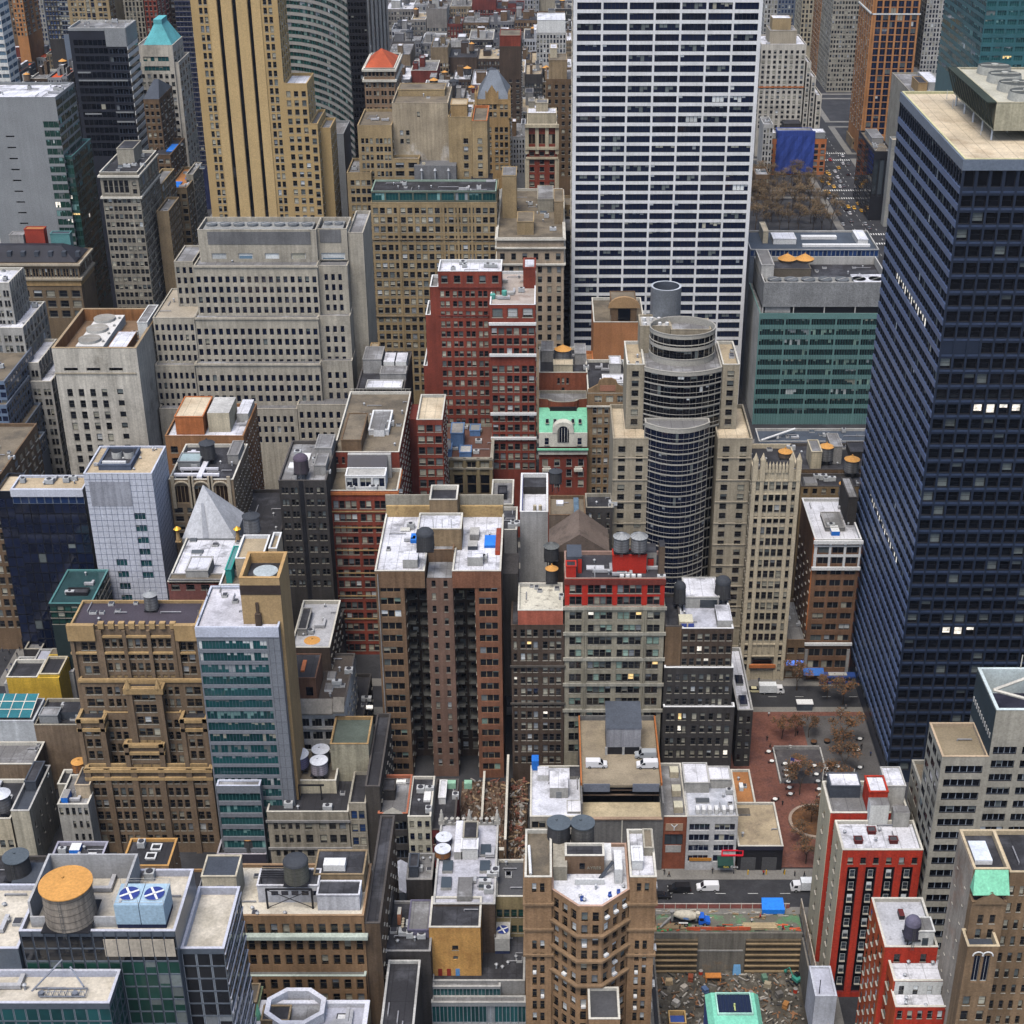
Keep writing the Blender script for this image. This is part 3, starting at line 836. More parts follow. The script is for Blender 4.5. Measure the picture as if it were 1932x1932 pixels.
tX(b,t.x0-1,t.x1,387,628,14,TAN,F(2,v0=395,dv=15,hv=8),roof=R_BR);b.done()
b=B('office_tower','huge white slab tower with wide dark ribbon windows cut off by the top',clampz=zat(668,590))
mats_w=M('travertine_slab',(.78,.78,.79),streak=.14,var=.1,grain=.1,patch=(.66,.66,.66),pth=.62,psc=.06)
t=b.tier(1082,1440,-95,590,vU=0,D=30,wall=mats_w,rm=BLACKM,front=F(7,v0=5.4-20.6*4,dv=20.6,hv=13.4,gf=.915,sty='strip',k=6,gl='navy',fr='black',ps=.2,sh='dusk',xa=.014,xb=.986,rev=.35),side=F(3,v0=5.4-20.6*4,dv=20.6,hv=12.6,gf=.8,gl='navy'),roof=R_GR)
b.done()
b=B('office_building','tan gothic loft tower with blue grey steep roof and ornate gable',clampz=zat(325,690))
t=b.tier(898,961,188,690,D=28,wall=OCHRE,par=.2,roof=R_DK,front=[F(3,g=2,v0=197,dv=14.3,hv=8,nr=2,gf=.62),F(2,g=3,v0=240,dv=14.3,hv=8.5,gf=.7)],side=F(4,v0=197,dv=14.3,hv=8,gf=.4))
pyramid(b,t.x0+.4,t.x1,t.y0+.8,t.y1,t.zt,zat(136,700),M('blue_slate',(.15,.17,.20),streak=.1),ridge=.25)
mb=MB();xc=t.x0+(t.x1-t.x0)*.48;y=t.y0
mb.face([(xc-2.6,y-.2,t.zt-2),(xc+2.6,y-.2,t.zt-2),(xc+2.6,y-.2,zat(178,690)),(xc,y-.2,zat(160,690)),(xc-2.6,y-.2,zat(178,690))])
for sx in(-2.6,2.6):mb.box(xc+sx-.3,y-.5,t.zt-2,xc+sx+.3,y+.2,zat(172,690))
mb.box(xc-2.6,y-.19,t.zt-2,xc+2.6,y+3,zat(178,690))
b.part(mb,'gable',OCHRE)
for f in(0,1):
 x=t.x0+(t.x1-t.x0)*f;b.part(MB().box(x-.6,y-.6,t.zt-8,x+.6,y+.6,t.zt+2.5).cyl(x,y,t.zt+2.5,t.zt+5,.7,.05,n=6),'pinnacle',OCHRE)
b.done()
b=B('office_building','ornate red brick tower with cream arched crown left of the white tower',clampz=zat(360,655))
t=b.tier(994,1051,234,655,D=24,wall=RED,roof=R_GR,cop=CREAM,front=[F(3,v0=253,dv=60,hv=19,nr=1,gf=.62,sty='twin',gl='brown',fr='tan'),F(3,v0=287,dv=60,hv=6,nr=1,gf=.4),F(3,v0=301,dv=14,hv=8,gf=.42)])
mb=MB();za,zb=zat(298,655),t.zt
W=t.x1-t.x0
for f in(0,.335,.665,1):
 x=t.x0+W*f;mb.box(x-.75,t.y0-.45,zat(290,655),x+.75,t.y0-.01,zat(240,655))
mb.box(t.x0-.6,t.y0-.8,zat(282,655),t.x1+.6,t.y0-.02,zat(277,655));mb.box(t.x0-.8,t.y0-1.1,zat(240,655),t.x1+.8,t.y0-.02,zat(234,655));mb.box(t.x0-.5,t.y0-.6,zat(300,655),t.x1+.5,t.y0-.02,zat(296,655))
for x in(t.x0,t.x1):mb.box(x-.9,t.y0-.35,0,x+.9,t.y0-.015,zat(300,655))
b.part(mb,'cream_trim',CREAM)
q=b.on(t,.02,.98,.15,.55,4.5,CREAM,R_WH);b.on(t,.3,.7,.3,.6,8,CREAM,R_GR);b.on(t,.05,.25,.6,.9,7,GREIGE,R_GR);b.done()
b,t=simple('office_building','dark brick slab with red brick top floors behind the gothic tan tower',942,983,88,800,DBROWN,D=36,vb=270,front=[F(3,v0=150,dv=10,hv=5,gf=.4)],side=F(6,v0=120,dv=10,hv=5,gf=.4),roof=R_GR)
b.on(t,.02,.98,.02,.5,6,RED,R_BR);b.done()
b,t=simple('office_building','brown block topped by plain tan lift box beside the white tower',1030,1083,150,705,BROWN,D=26,vb=330,front=F(4,v0=160,dv=14,hv=7,gf=.4),roof=R_GR)
q=b.on(t,.1,.75,.05,.6,9,TAN,R_BR);b.on(t,.15,.4,.3,.7,13,CREAM,R_WH);b.done()
b,t=simple('office_building','off white stepped loft far away left of the white tower',1012,1068,62,985,LGREY,D=30,vb=110,front=F(9,v0=66,dv=9,hv=5.5,gf=.5,gl='navy'),roof=R_WH)
q=b.on(t,.03,.97,.1,.9,8,WPAINT,R_WH);b.done()
b=B('office_tower','copper orange tower with continuous vertical piers at top right',clampz=zat(262,1000))
t=b.tier(1640,1728,-60,1000,vU=90,D=44,wall=COPP,front=F(6,v0=-52,dv=13.4,hv=11.8,gf=.74,sty='twin',gl='navy',fr='navy',ps=.1,sh='dusk',xa=.06,xb=.97),side=F(6,v0=-52,dv=13.4,hv=9.3,gf=.3,gl='brown'))
b.piers(t,[.0,.06,.21,.36,.515,.67,.82,.97],w=1.1,d=.7,mat=COPP)
mb=MB();z=zat(25,1000);mb.box(t.x0-.9,t.y0-.9,z-.8,t.x1+.6,t.y0-.75,z+.1).box(t.x0-.9,t.y0-.9,z-.8,t.x0-.05,t.y1,z+.1)
b.part(mb,'white_band',WPAINT);b.done()
b,t=simple('office_tower','grey tower with dense small windows at the end of the avenue',1568,1618,-40,1190,GREIGE,D=50,vb=225,vU=60,front=F(9,v0=-35,dv=9.4,hv=5,gf=.6),side=F(9,v0=-35,dv=9.4,hv=5,gf=.45));b.done()
b=B('office_building','white art deco block stepping down to the right beside the park',clampz=zat(245,1000))
for uL,uR,v,Y,n in((1437,1522,84,1000,8),(1522.5,1531,118,1001,1),(1531.5,1540,145,1002,1),(1540.5,1551,180,1003,1)):
 t=b.tier(uL,uR,v,Y,D=34,wall=LIME2,roof=R_WH,front=F(n,v0=v+11,dv=9.6,hv=5.4,gf=.45),side=F(5,v0=v+11,dv=9.6,hv=5,gf=.4))
 if n==8:t0=t
b.band(t0,[zat(84,1000)-zat(163,1000)],h=.8,d=.4,mat=ORNG,sides=False)
q=b.on(t0,.2,.8,.2,.75,8,LIME,R_GR);b.on(q,.1,.8,.2,.8,7,TAN2,R_WH);b.done()
for lab,a,c,v,Y,wl,gl,vb in(('pale pinstriped far tower directly right of the white slab top',1441,1465,-40,1250,LGREY,'dark',90),('bright blue glass far tower between two pale towers at the top',1466,1509,-45,1330,BLUGR,'blue',60),('cream far tower with dark window columns right of the blue glass tower',1511,1546,-40,1280,CREAM,'dark',80),('slim brown pier fronted far tower left of the grey avenue tower',1547,1566,-40,1240,COPP,'brown',215),('grey vertically striped tower between copper tower and teal tower',1745,1787,-50,1010,LGREY,'navy',130),('white edged slim far tower right beside the copper tower',1729,1744,-40,1080,WPAINT,'grey',120)):
 b,t=simple('office_tower',lab,a,c,v,Y,wl,D=34,vb=vb,vU=40,front=F(max(3,int((c-a)/6)),v0=-35,dv=9,hv=5.5,gf=.55,gl=gl),side=F(5,v0=-35,dv=9,hv=5.5,gf=.5,gl=gl));b.done()
b,t=simple('office_building','low grey roofed block with dark tanks at the foot of the teal tower',1722,1790,178,900,GREIGE,D=60,vb=240,front=F(8,v0=186,dv=9,hv=5),roof=R_GR,ncl=8);b.on(t,.2,.45,.1,.4,6,OCHRE,R_DK);b.on(t,.55,.9,.2,.7,5,LGREY,R_WH);b.done()
b,t=simple('office_building','pinkish brick block closing the far end of the avenue',1600,1640,240,1120,M('pink_brick',(.42,.24,.17)),D=30,vb=300,front=F(6,v0=247,dv=8,hv=4.5,gf=.5),roof=R_WH);b.on(t,.1,.9,.3,.9,5,GREIGE,R_GR);b.done()
b,t=simple('office_building','small brick block with pale roofs at the foot of the copper tower',1608,1640,262,1020,TAN,D=22,vb=310,front=F(4,v0=268,dv=8,hv=4.5,gf=.5),roof=R_TN);b.done()
b=B('office_tower','deep teal glass tower cut off by the top right corner',clampz=zat(190,740))
TW=M('teal_wall',(.035,.13,.15),rough=.3,spec=.6)
t=b.tier(1862,2010,-60,740,vU=0,D=78,wall=TW,roof=R_DK,front=F(7,v0=-50,dv=17.6,hv=10,gf=.8,sty='strip',k=4,gl='teal',fr='teal',ps=.1,sh='teal',lit=.05),side=F(9,v0=-50,dv=17.6,hv=11,gf=.97,sty='strip',k=3,gl='teal',fr='teal',ps=.25,sh='teal',rev=.1));b.done()
b,t=simple('office_building','black glass box with grey roof on the park corner',1650,1684,286,858,BLACKM,D=48,vb=425,front=[F(3,v0=300,dv=120,hv=70,nr=1,gf=.8,sty='plain',gl='grey',fr='black',ps=0)],side=F(8,v0=292,dv=11,hv=9,gf=.95,gl='black',fr='black',ps=0,rev=.05),roof=R_BR,ncl=0)
b.on(t,.25,.9,.45,.9,3,GREY,R_GR);b.clutter(t,4,3,b=(.05,.4));b.done()
b,t=simple('office_building','plain pale grey slab wall left of the dark blue steel tower',1683,1722,264,846,M('pinstripe_grey',(.36,.36,.34),streak=.1),D=7,vb=480,roof=R_CR,ncl=0);b.done()
b=B('office_building','orange brick block wrapped in blue netting behind the bare park trees',clampz=zat(375,955))
t=b.tier(1450,1560,262,955,D=26,wall=ORNG,roof=R_GR,cop=COPD,front=F(9,v0=272,dv=11,hv=6.5,gf=.55),side=F(4,v0=272,dv=11,hv=6.5,gf=.5))
mb=MB();xa=atY(1466,262,954)[0];xb=atY(1538,262,954)[0]
r=random.Random(3);N=12
for i in range(N):
 for j in range(7):
  pz=lambda jj:t.zt*(1-jj/7.)+2
  px=lambda ii:xa+(xb-xa)*ii/N
  dy=lambda ii,jj:954+.25*sin(ii*2.1+jj*1.3)
  mb.quad((px(i),dy(i,j+1),pz(j+1)),(px(i+1),dy(i+1,j+1),pz(j+1)),(px(i+1),dy(i+1,j),pz(j)),(px(i),dy(i,j),pz(j)))
mb.box(xa,954.4,1,xb,954.7,t.zt+5);b.part(mb,'netting',CLOT)
q=b.on(t,.15,.75,.05,.35,5.5,M('net_blue_frame',(.06,.10,.35)),R_GR)
mb=MB()
for i in range(9):mb.box(q.x0+.8+i*(q.x1-q.x0-2)/9,q.y0-.1,q.zb+2,q.x0+2.4+i*(q.x1-q.x0-2)/9,q.y0-.02,q.zb+4)
b.part(mb,'clerestory',M('pale_glazing',(.55,.65,.75)))
b.on(t,.3,.6,.5,.9,7,DGREY,R_DK);b.on(t,.78,.98,.1,.5,4,GPANEL,R_WH);b.on(t,.0,.14,.2,.6,3,LGREY,R_WH);b.done()
b,t=simple('office_building','narrow grey white building between white tower and netted building',1441,1459,235,940,LGREY,D=20,vb=400,front=F(3,v0=242,dv=11,hv=7,gf=.5));b.done()
b,t=simple('office_building','small dark building under the narrow grey one beside the park',1426,1452,330,900,BROWN,D=18,vb=400,front=F(4,v0=338,dv=12,hv=6,gf=.5,ps=.7));b.done()
FARW=[M('far_tan',(.22,.165,.11),streak=.3),BROWN,M('far_greige',(.24,.22,.20),streak=.3),M('far_pale',(.30,.30,.31),streak=.25),DBROWN,DRED,M('far_grey',(.17,.17,.18),streak=.3),M('far_cream',(.33,.29,.22),streak=.3),M('far_buff',(.25,.19,.12),streak=.3),DGREY,M('far_white',(.46,.47,.50),streak=.2)]
FARN=['tan','brown','greige','pale grey','dark brown','red brick','grey','cream','buff','sooty','white']
FARR=[(R_WH,'silver'),(R_GR,'grey'),(R_DK,'black'),(R_GR,'grey'),(R_DK,'black'),(R_TN,'gravel')]
TANKS_FAR=[]
rf=random.Random(5)
def far_field(where,u0,u1,rows,wmin,wmax,seed,redroof=False):
 r=random.Random(seed)
 ordn=['first','second','third','fourth','fifth','sixth','seventh','eighth','ninth','tenth','eleventh','twelfth']
 for ri,(v,Y)in enumerate(rows):
  u=u0+r.uniform(-12,4);i=0
  while u<u1-6:
   wd=r.uniform(wmin,wmax)
   k=r.randrange(len(FARW));rk=r.randrange(len(FARR))
   vt=v+r.uniform(-13,13)
   roof,rn=FARR[rk]
   if redroof and r.random()<.55:roof,rn=M('roof_red_orange',(.62,.10,.03),var=.2),'orange red'
   lab='%s %s-roofed block, %s from left, %s row, %s'%(FARN[k],rn,ordn[min(i,11)],('nearest','next','third','fourth','fifth','sixth','farthest')[ri if ri<len(rows)-1 else-1]if len(rows)>1 else 'only',where)
   n=max(3,int(wd/5))
   b=B('loft_building',lab,group='low blocks '+where,clampz=zat(v+75,Y))
   uu=min(u+wd-1.0,u1)
   t=b.tier(u,uu,vt-(r.random()<.25)*r.uniform(12,34),Y+r.uniform(-8,8),D=r.uniform(24,44),wall=FARW[k],roof=roof,cop=r.choice((COPE,COPD,COPW,FARW[k])),front=F(n,v0=vt+5,dv=9.5,hv=5.5,gf=r.uniform(.45,.65),ps=.4,gl=r.choice(('dark','navy','grey'))),side=F(4,v0=vt+5,dv=9.5,hv=5.5,gf=.45))
   for q in range(r.choice((1,2,2,3))):
    a=r.uniform(.05,.6);c=r.uniform(.1,.6)
    b.on(t,a,a+r.uniform(.15,.35),c,c+r.uniform(.15,.35),r.uniform(3,7),r.choice((FARW[k],GREY,LGREY,BROWN)),r.choice((R_GR,R_WH,R_DK)))
   b.clutter(t,r.choice((2,3,4)),seed=i+ri*13+seed,kinds='vha')
   b.done()
   if r.random()<.5:
    TANKS_FAR.append((t.x0+(t.x1-t.x0)*r.uniform(.2,.8),t.y0+(t.y1-t.y0)*r.uniform(.3,.7),t.z,where,lab))
   u+=wd;i+=1
far_field('left of white slab tower',738,1080,[(252,735),(205,840),(160,930),(120,1040),(82,1150),(45,1270),(5,1400)],26,58,21)
far_field('above grey panelled tower',14,126,[(152,900),(105,1010),(78,1120)],22,40,4,True)
far_field('behind the curved tower',520,700,[(30,1300)],30,50,9)
far_field('right of copper tower',1730,1800,[(150,1000)],30,40,13)
hz=MB().box(-1500,-40,-13.5,1500,2300,276).build('haze',bpy.data.materials.new('haze'))
hz['kind']='stuff'
hm=hz.data.materials[0];hm.use_nodes=True;hn=hm.node_tree;hn.nodes.clear()
ho=hn.nodes.new('ShaderNodeOutputMaterial');hv=hn.nodes.new('ShaderNodeVolumePrincipled')
hv.inputs['Color'].default_value=(.72,.80,1.,1);hv.inputs['Density'].default_value=.00003
hn.links.new(hv.outputs[0],ho.inputs['Volume'])
b=B('office_building','stone block with black hipped roof and red penthouse at the left edge',clampz=zat(615,560))
t=b.tier(-60,147,497,560,vB=468,wall=M('brown_ashlar',(.20,.145,.09),streak=.3),roof=R_DK,par=.2,front=[F(8,g=3,v0=507,dv=70,hv=14,nr=1,gf=.78,xa=.32,xb=.99),F(6,v0=532,dv=60,hv=6,nr=1,gf=.4,xa=.3),F(6,g=1,v0=548,dv=19,hv=11,gf=.6,xa=.3)],side=F(9,v0=507,dv=70,hv=14,nr=1,gf=.6))
mb=MB();p=inset(t.poly,1.);q=inset(t.poly,8.)
for i in range(4):
 j=(i+1)%4;mb.quad((*p[i],t.zt+.1),(*p[j],t.zt+.1),(*q[j],t.zt+4.5),(*q[i],t.zt+4.5))
mb.face([(*c,t.zt+4.5)for c in q]);b.part(mb,'hipped_roof',M('black_slate',(.028,.028,.036),rough=.55))
b.band(t,[0,zat(497,560)-zat(524,560)],h=.8,d=.9,mat=LIME)
b.band(t,[zat(497,560)-zat(530,560)],h=1.9,d=.25,mat=OCHRE,name='orange_course')
b.on(t,.44,.62,.75,.95,9,M('red_shed',(.34,.05,.03)),R_OR);b.on(t,.30,.43,.7,.95,7,GREY,R_GR);b.on(t,.68,.86,.7,.9,7.5,TEALM,SLATE)
for i in range(6):b.part(MB().box(t.x0+14+i*5.2,t.y0+3.2,t.zt+1.6,t.x0+15.6+i*5.2,t.y0+5.4,t.zt+3.4),'dormer',SLATE)
b.done()
b=B('office_building','grey stone tower stepping down in ribbed setbacks at the left edge',clampz=zat(900,505))
LG=M('grey_ribbed_stone',(.40,.385,.36),streak=.25)
rb=dict(dv=19,hv=11)
for uL,uR,v,Y,vb in((-80,16,534,512,505),(-80,42,619,506,569),(-40,72,685,503,640),(-20,96,720,500,668)):
 t=b.tier(uL,uR,v,Y,vB=vb,wall=LG,roof=R_WH,cop=COPE,front=F(6,g=2,v0=v+14,gf=.6,**rb),side=F(7,v0=v+12,gf=.6,**rb))
 b.piers(t,[],w=.5,d=.3,mat=LG,side=[i/7 for i in range(8)])
b.done()
b=B('office_building','blue grey glass block stepping down in terraces at the left edge',clampz=zat(905,470))
BG=M('blue_grid_metal',(.15,.20,.29),rough=.45,spec=.5,var=.08)
gg=dict(dv=14.5,hv=9.5,sty='plain',gl='navy',fr='navy',ps=.12,sh='dusk',rev=.12)
for uL,uR,v,Y,vb in((-160,8,720,478,655),(-160,12,765,474,708),(-160,29,827,470,760),(-160,44,874,466,815),):
 t=b.tier(uL,uR,v,Y,vB=vb,wall=BG,roof=R_BR,cop=BLUGR,par=.8,front=F(14,v0=v+6,gf=.86,**gg),side=F(11,v0=v+6,gf=.82,**gg))
b.done()
b=B('office_building','pale limestone block with open rooftop plant well and cooling fans',clampz=zat(900,473))
t=b.tier(97,257,657,473,vB=582,wall=LIME2,rm=GREIGE,roof=M('plant_floor',(.20,.13,.08)),par=4.2,cop=M('weathered_coping',(.36,.27,.17)),pt=.8,front=[F(3,v0=694,dv=90,hv=5.5,nr=1,gf=.62,gl='black',sty='plain',ps=0,xa=.06,xb=.86),F(4,v0=734,dv=21.3,hv=12.5,gf=.42,xa=.07,xb=.62),F(1,v0=734,dv=21.3,hv=10.5,gf=.3,xa=.62,xb=.86,sty='plain')],side=F(4,v0=672,dv=13.5,hv=7.5,gf=.5,xa=.58,xb=.98))
mb=MB();z=zat(703,473);mb.box(t.x0-.25,t.y0-.25,z-.5,t.x1-1,t.y0-.01,z);b.part(mb,'belt_course',LIME)
inn=inset(t.poly,.82);mb=MB()
for i in range(4):
 j=(i+1)%4;a_,c_=inn[i],inn[j];mb.quad((*c_,t.z),(*a_,t.z),(*a_,t.zt),(*c_,t.zt))
b.part(mb,'plant_well_lining',M('rust_lining',(.33,.15,.06),streak=.4))
q=b.on(t,.62,.84,.12,.5,2.8,M('brown_plant',(.26,.14,.07)),R_WH,lip=.1);b.on(t,.86,.98,.5,.95,6,WPAINT,R_GR)
b.done()
PLANTWELL=t
b=B('office_building','large pale limestone block of stacked window tiers with cooling fans on top',clampz=zat(885,470))
LB=M('limestone_warm',(.44,.40,.33),streak=.3,var=.14,patch=(.34,.31,.26),pth=.6,psc=.08)
wb=dict(dv=19.3,hv=12.5,gl='navy',ps=.06,sh='dusk',sty='plain',fr='black',rev=.45)
YL=486
tiers=[(365,598,508,YL+12,521.5,16,4),(366,600,606,YL+9,620,16,4),(368,604,693,YL+6,707.5,16,4),]
rt=[(599,655,508,YL+14,517),(601,660,603,YL+11,615),(605,664,688,YL+8,702)]
lt=[(326,364.5,490,YL+22,501),(326,365.5,590,YL+22,601)]
for uL,uR,v,Y,v0,n,nr in tiers:
 t=b.tier(uL,uR,v-6,Y,D=26,wall=LB,roof=R_GR,par=.3,front=F(17,v0=v0,gf=.56,nr=nr,**wb),side=F(6,v0=v0,gf=.3,nr=nr,**wb))
 b.band(t,[0],h=.5,d=.35,mat=LB,sides=False)
 if v==508:T1=t
for uL,uR,v,Y,v0 in rt:
 b.tier(uL,uR,v-6,Y,D=22,wall=LB,roof=R_GR,par=.3,front=F(3,v0=v0,gf=.5,nr=4,mx=1.5,**wb))
b.tier(328,364,494,YL+21,D=18,wall=LB,roof=R_GR,front=F(3,v0=504,gf=.5,nr=4,**wb),par=.4)
b.tier(288,366,600,YL+8.5,D=30,wall=LB,roof=M('limestone_deck',(.38,.33,.26)),par=.4,front=F(7,v0=612,gf=.52,nr=4,**wb))
b.tier(292,367,690,YL+5.5,D=12,wall=LB,roof=R_GR,par=.3,front=F(7,v0=703,gf=.52,**wb))
t=b.tier(300,560,772,YL+2,D=20,wall=LB,roof=R_GR,par=.3,front=[F(11,v0=785,gf=.5,xa=.45,xb=.98,**wb)])
t=b.tier(560.5,672,764,YL+2.02,D=20,wall=LB,roof=R_GR,par=.3,front=[F(8,v0=777,gf=.5,**wb)])
x1=atY(655,500,YL+14)[0]
tX(b,x1+.01,x1+5.2,440,YL+20,26,LB,None,None,roof=R_GR)
tp=b.tier(372,596,434,YL+17,vB=410,wall=LB,Zb=T1.z,roof=R_DK,par=2.2,front=[F(4,v0=478,dv=60,hv=11,nr=1,gf=.55,zmin=.1,sty='plain',gl='sky',fr='white',ps=.9,sh='white',xa=.05,xb=.95)])
tp2=b.tier(596.5,654,432,YL+19,vB=410,wall=LB,Zb=T1.z,roof=R_DK,par=2.2,front=[F(1,v0=477,dv=60,hv=13,nr=1,gf=.8,zmin=.1,sty='plain',gl='sky',fr='white',ps=1.,sh='white')])
mb=MB()
for tt,a,c in((tp,.08,.95),(tp2,.1,.8)):
 W=tt.x1-tt.x0;mb.box(tt.x0+W*a,tt.y0-.12,zat(461,YL+17),tt.x0+W*c,tt.y0-.005,zat(437,YL+17))
b.part(mb,'louvre_panel',LOUV)
FANDECK=(tp,tp2)
b.done()
b=B('office_building','orange brown brick block with boarded plant on its white roof',clampz=zat(1010,430))
t=b.tier(311,459,823,430,vB=762,wall=M('rust_brick',(.33,.17,.08),streak=.25,brick=.15),roof=R_WH,front=F(5,v0=842,dv=22,hv=11,gf=.4),side=F(10,v0=832,dv=18,hv=9,gf=.4,ps=.6))
q=b.on(t,.12,.48,.12,.75,6,ORNG,R_CR);b.on(t,.52,.8,.2,.7,6.5,CREAM,LGREY,lip=0);b.on(t,.83,.98,.5,.95,3,LGREY,R_WH,lip=0);b.clutter(t,4,21,kinds='pp');b.done()
b=B('office_building','ornate arched stone block with white ducts across its dark roof',clampz=zat(1020,405))
t=b.tier(318,440,905,402,vB=838,wall=M('brown_stone_ornate',(.25,.19,.13),streak=.3),roof=R_DK,cop=COPE,front=[F(3,v0=916,dv=90,hv=34,nr=1,gf=.7,sty='strip',k=4,gl='brown',fr='tan',ps=.1),F(5,v0=958,dv=16,hv=9,gf=.6)],side=F(12,v0=915,dv=17,hv=9,gf=.35,ps=.5,gl='black'))
mb=MB()
for f in(.06,.33,.36,.63,.66,.93):
 x=t.x0+(t.x1-t.x0)*f;mb.box(x-.5,t.y0-.5,zat(958,402),x+.5,t.y0-.01,t.zt+1.2)
for k in range(3):
 xc=t.x0+(t.x1-t.x0)*(.195+.3*k);Rr=(t.x1-t.x0)*.115;zc=t.zt-2.2
 for i in range(10):
  a0,a1=pi*i/10,pi*(i+1)/10
  mb.tube((xc+Rr*cos(a0),t.y0-.3,zc+Rr*.75*sin(a0)),(xc+Rr*cos(a1),t.y0-.3,zc+Rr*.75*sin(a1)),.32,n=5)
b.part(mb,'arch_trim',LIME)
DM=M('white_duct',(.68,.68,.74),rough=.4,var=.1)
for k,(a,c,d,e)in enumerate(((.05,.75,.12,.16),(.1,.7,.28,.31),(.42,.5,.05,.75),(.15,.22,.45,.8),(.1,.35,.6,.64),(.1,.35,.72,.75))):
 mb=MB();W,D_=t.x1-t.x0,t.y1-t.y0
 mb.box(t.x0+W*a,t.y0+D_*d,t.z+.5+k*.05,t.x0+W*c,t.y0+D_*e,t.z+1.2+k*.05);mb.box(t.x0+W*a+.2,t.y0+D_*d+.1,t.z,t.x0+W*a+.5,t.y0+D_*d+.3,t.z+.5);b.part(mb,'duct',DM)
b.on(t,.05,.4,.35,.6,2.5,GPANEL,M('roof_aqua',(.30,.38,.40)));b.on(t,.8,.97,.5,.9,3,GREY,R_GR);b.clutter(t,4,31);b.done()
b=B('office_tower','white gridded metal tower with roof cooling tray and few dark windows',clampz=zat(1135,387))
WG=M('white_metal_panel',(.60,.62,.70),rough=.45,spec=.5,var=.05,streak=.12)
t=b.tier(157,286,894,387,vB=842,wall=WG,roof=M('roof_tan_grid',(.50,.40,.27),patch=(.42,.33,.22),psc=.6),cop=WG,par=.5,front=[F(1,v0=968,dv=22.6,hv=13,nr=6,gf=.95,sty='strip',k=3,gl='teal',fr='silver',ps=0,xa=.655,xb=.83),F(1,v0=1055,dv=22.6,hv=13,gf=.95,sty='strip',k=3,gl='teal',fr='silver',ps=0,xa=.29,xb=.46)])
mb=MB();W=t.x1-t.x0
for i in range(1,12):mb.box(t.x0+W*i/12-.05,t.y0-.03,0,t.x0+W*i/12+.05,t.y0-.004,t.zt)
z=t.zt-1.8
while z>12:mb.box(t.x0,t.y0-.035,z-.05,t.x1,t.y0-.031,z+.05).box(t.x1+.004,t.y0,z-.05,t.x1+.03,t.y1,z+.05);z-=1.85
for i in range(1,10):y=t.y0+(t.y1-t.y0)*i/10;mb.box(t.x1+.004,y-.05,0,t.x1+.035,y+.05,t.zt)
b.part(mb,'panel_joint',M('joint_grey',(.10,.13,.22)))
mb=MB();mb.box(t.x0+W*.06,t.y0-.06,zat(955,387),t.x0+W*.66,t.y0-.036,zat(909,387));b.part(mb,'grey_panel',M('stained_panel',(.36,.37,.42),streak=.35))
q=b.on(t,.18,.66,.18,.82,1.4,M('tray_dark',(.10,.12,.17)),R_DK,name='cooling_tray',lip=.5)
for k in(0,1):
 b.part(MB().cyl(q.x0+4+k*3.4,(q.y0+q.y1)/2,q.z,q.z+1.9,1.45,n=20,top=1).cyl(q.x0+4+k*3.4,(q.y0+q.y1)/2,q.z+1.91,q.z+1.95,1.2,n=20,m=1),'fan',[LGREY,BLACKM])
b.part(MB().box(q.x0+1,q.y0+.7,q.z,q.x1-1.5,q.y0+1.3,q.z+1),'pipe_rack',COPW)
b.clutter(t,4,2,a=(.68,.95),kinds='v');b.done()
b=B('glass_office','dark blue glass wing with tan roof left of the white gridded tower',clampz=zat(1260,388))
GW=M('midnight_wall',(.006,.008,.015),rough=.3,spec=.5)
t=b.tier(20,156,923,390,vB=897,wall=GW,roof=M('roof_tan_grid',(.50,.40,.27)),cop=WG,par=.6,front=[F(9,v0=937,dv=15,hv=13.5,nr=1,gf=.98,sty='plain',gl='blue',fr='silver',ps=0,rev=.1),F(9,v0=951,dv=19,hv=18,gf=.985,sty='plain',gl='navy',fr='black',ps=.06,mix=0,sh='dusk',rev=.06)])
mb=MB();mb.box(t.x0-.1,t.y0-.5,t.zt-2.2,t.x1,t.y0-.01,t.zt+.1);b.part(mb,'fascia',WG)
b.clutter(t,5,17,kinds='aav');
t2=tX(b,t.x0-5,t.x0-.02,928,391,12,GW,F(2,v0=940,dv=19,hv=18,gf=.98,sty='plain',gl='navy',fr='black',ps=0,rev=.06),None,roof=R_CR)
b.done()
b=B('low_building','low dark green glass annex at the foot of the white gridded tower',clampz=zat(1160,372))
t=b.tier(92,172,1139,366,vB=1075,wall=M('green_black_wall',(.02,.035,.035)),roof=M('glass_roof_green',(.03,.07,.075),rough=.15,spec=.6),cop=TEALM,par=.3,front=F(6,v0=1144,dv=12,hv=9,gl='green',fr='green',gf=.9),side=F(6,v0=1144,dv=12,hv=9,gl='green',gf=.8))
b.on(t,.3,.8,.25,.4,.8,BLACKM,R_DK);b.done()
b,t=simple('office_building','ornate brown stone block on the avenue at the left edge',-90,-6,905,405,BROWN,D=40,vb=1190,front=F(5,v0=918,dv=22,hv=12),side=F(8,v0=918,dv=22,hv=12,gf=.5),roof=R_BR);b.done()
b=B('low_building','grey building with steep pale pyramid spire roof and brick front',clampz=zat(1125,352))
t=b.tier(316,428,1098,352,vB=1012,wall=M('plum_brick',(.20,.08,.07),streak=.2),roof=R_WH,cop=COPE,par=.6,front=F(4,v0=1103,dv=16,hv=9,gf=.5),side=F(4,v0=1103,dv=16,hv=9))
Zp=t.z+.2;x0=atZ(344,1018,Zp)[0];x1=atZ(444,1018,Zp)[0];y0=atZ(0,1018,Zp)[1]
b.prism([(x0,y0),(x1,y0),(x1,y0+15),(x0,y0+15)],Zp+.4,0,GPANEL,par=0)
pz=atY(382,916,y0+7)
pyramid(b,x0,x1,y0,y0+15,Zp+.4,pz[1],M('pale_metal_roof',(.46,.47,.50),rough=.5,streak=.2),ax=pz[0])
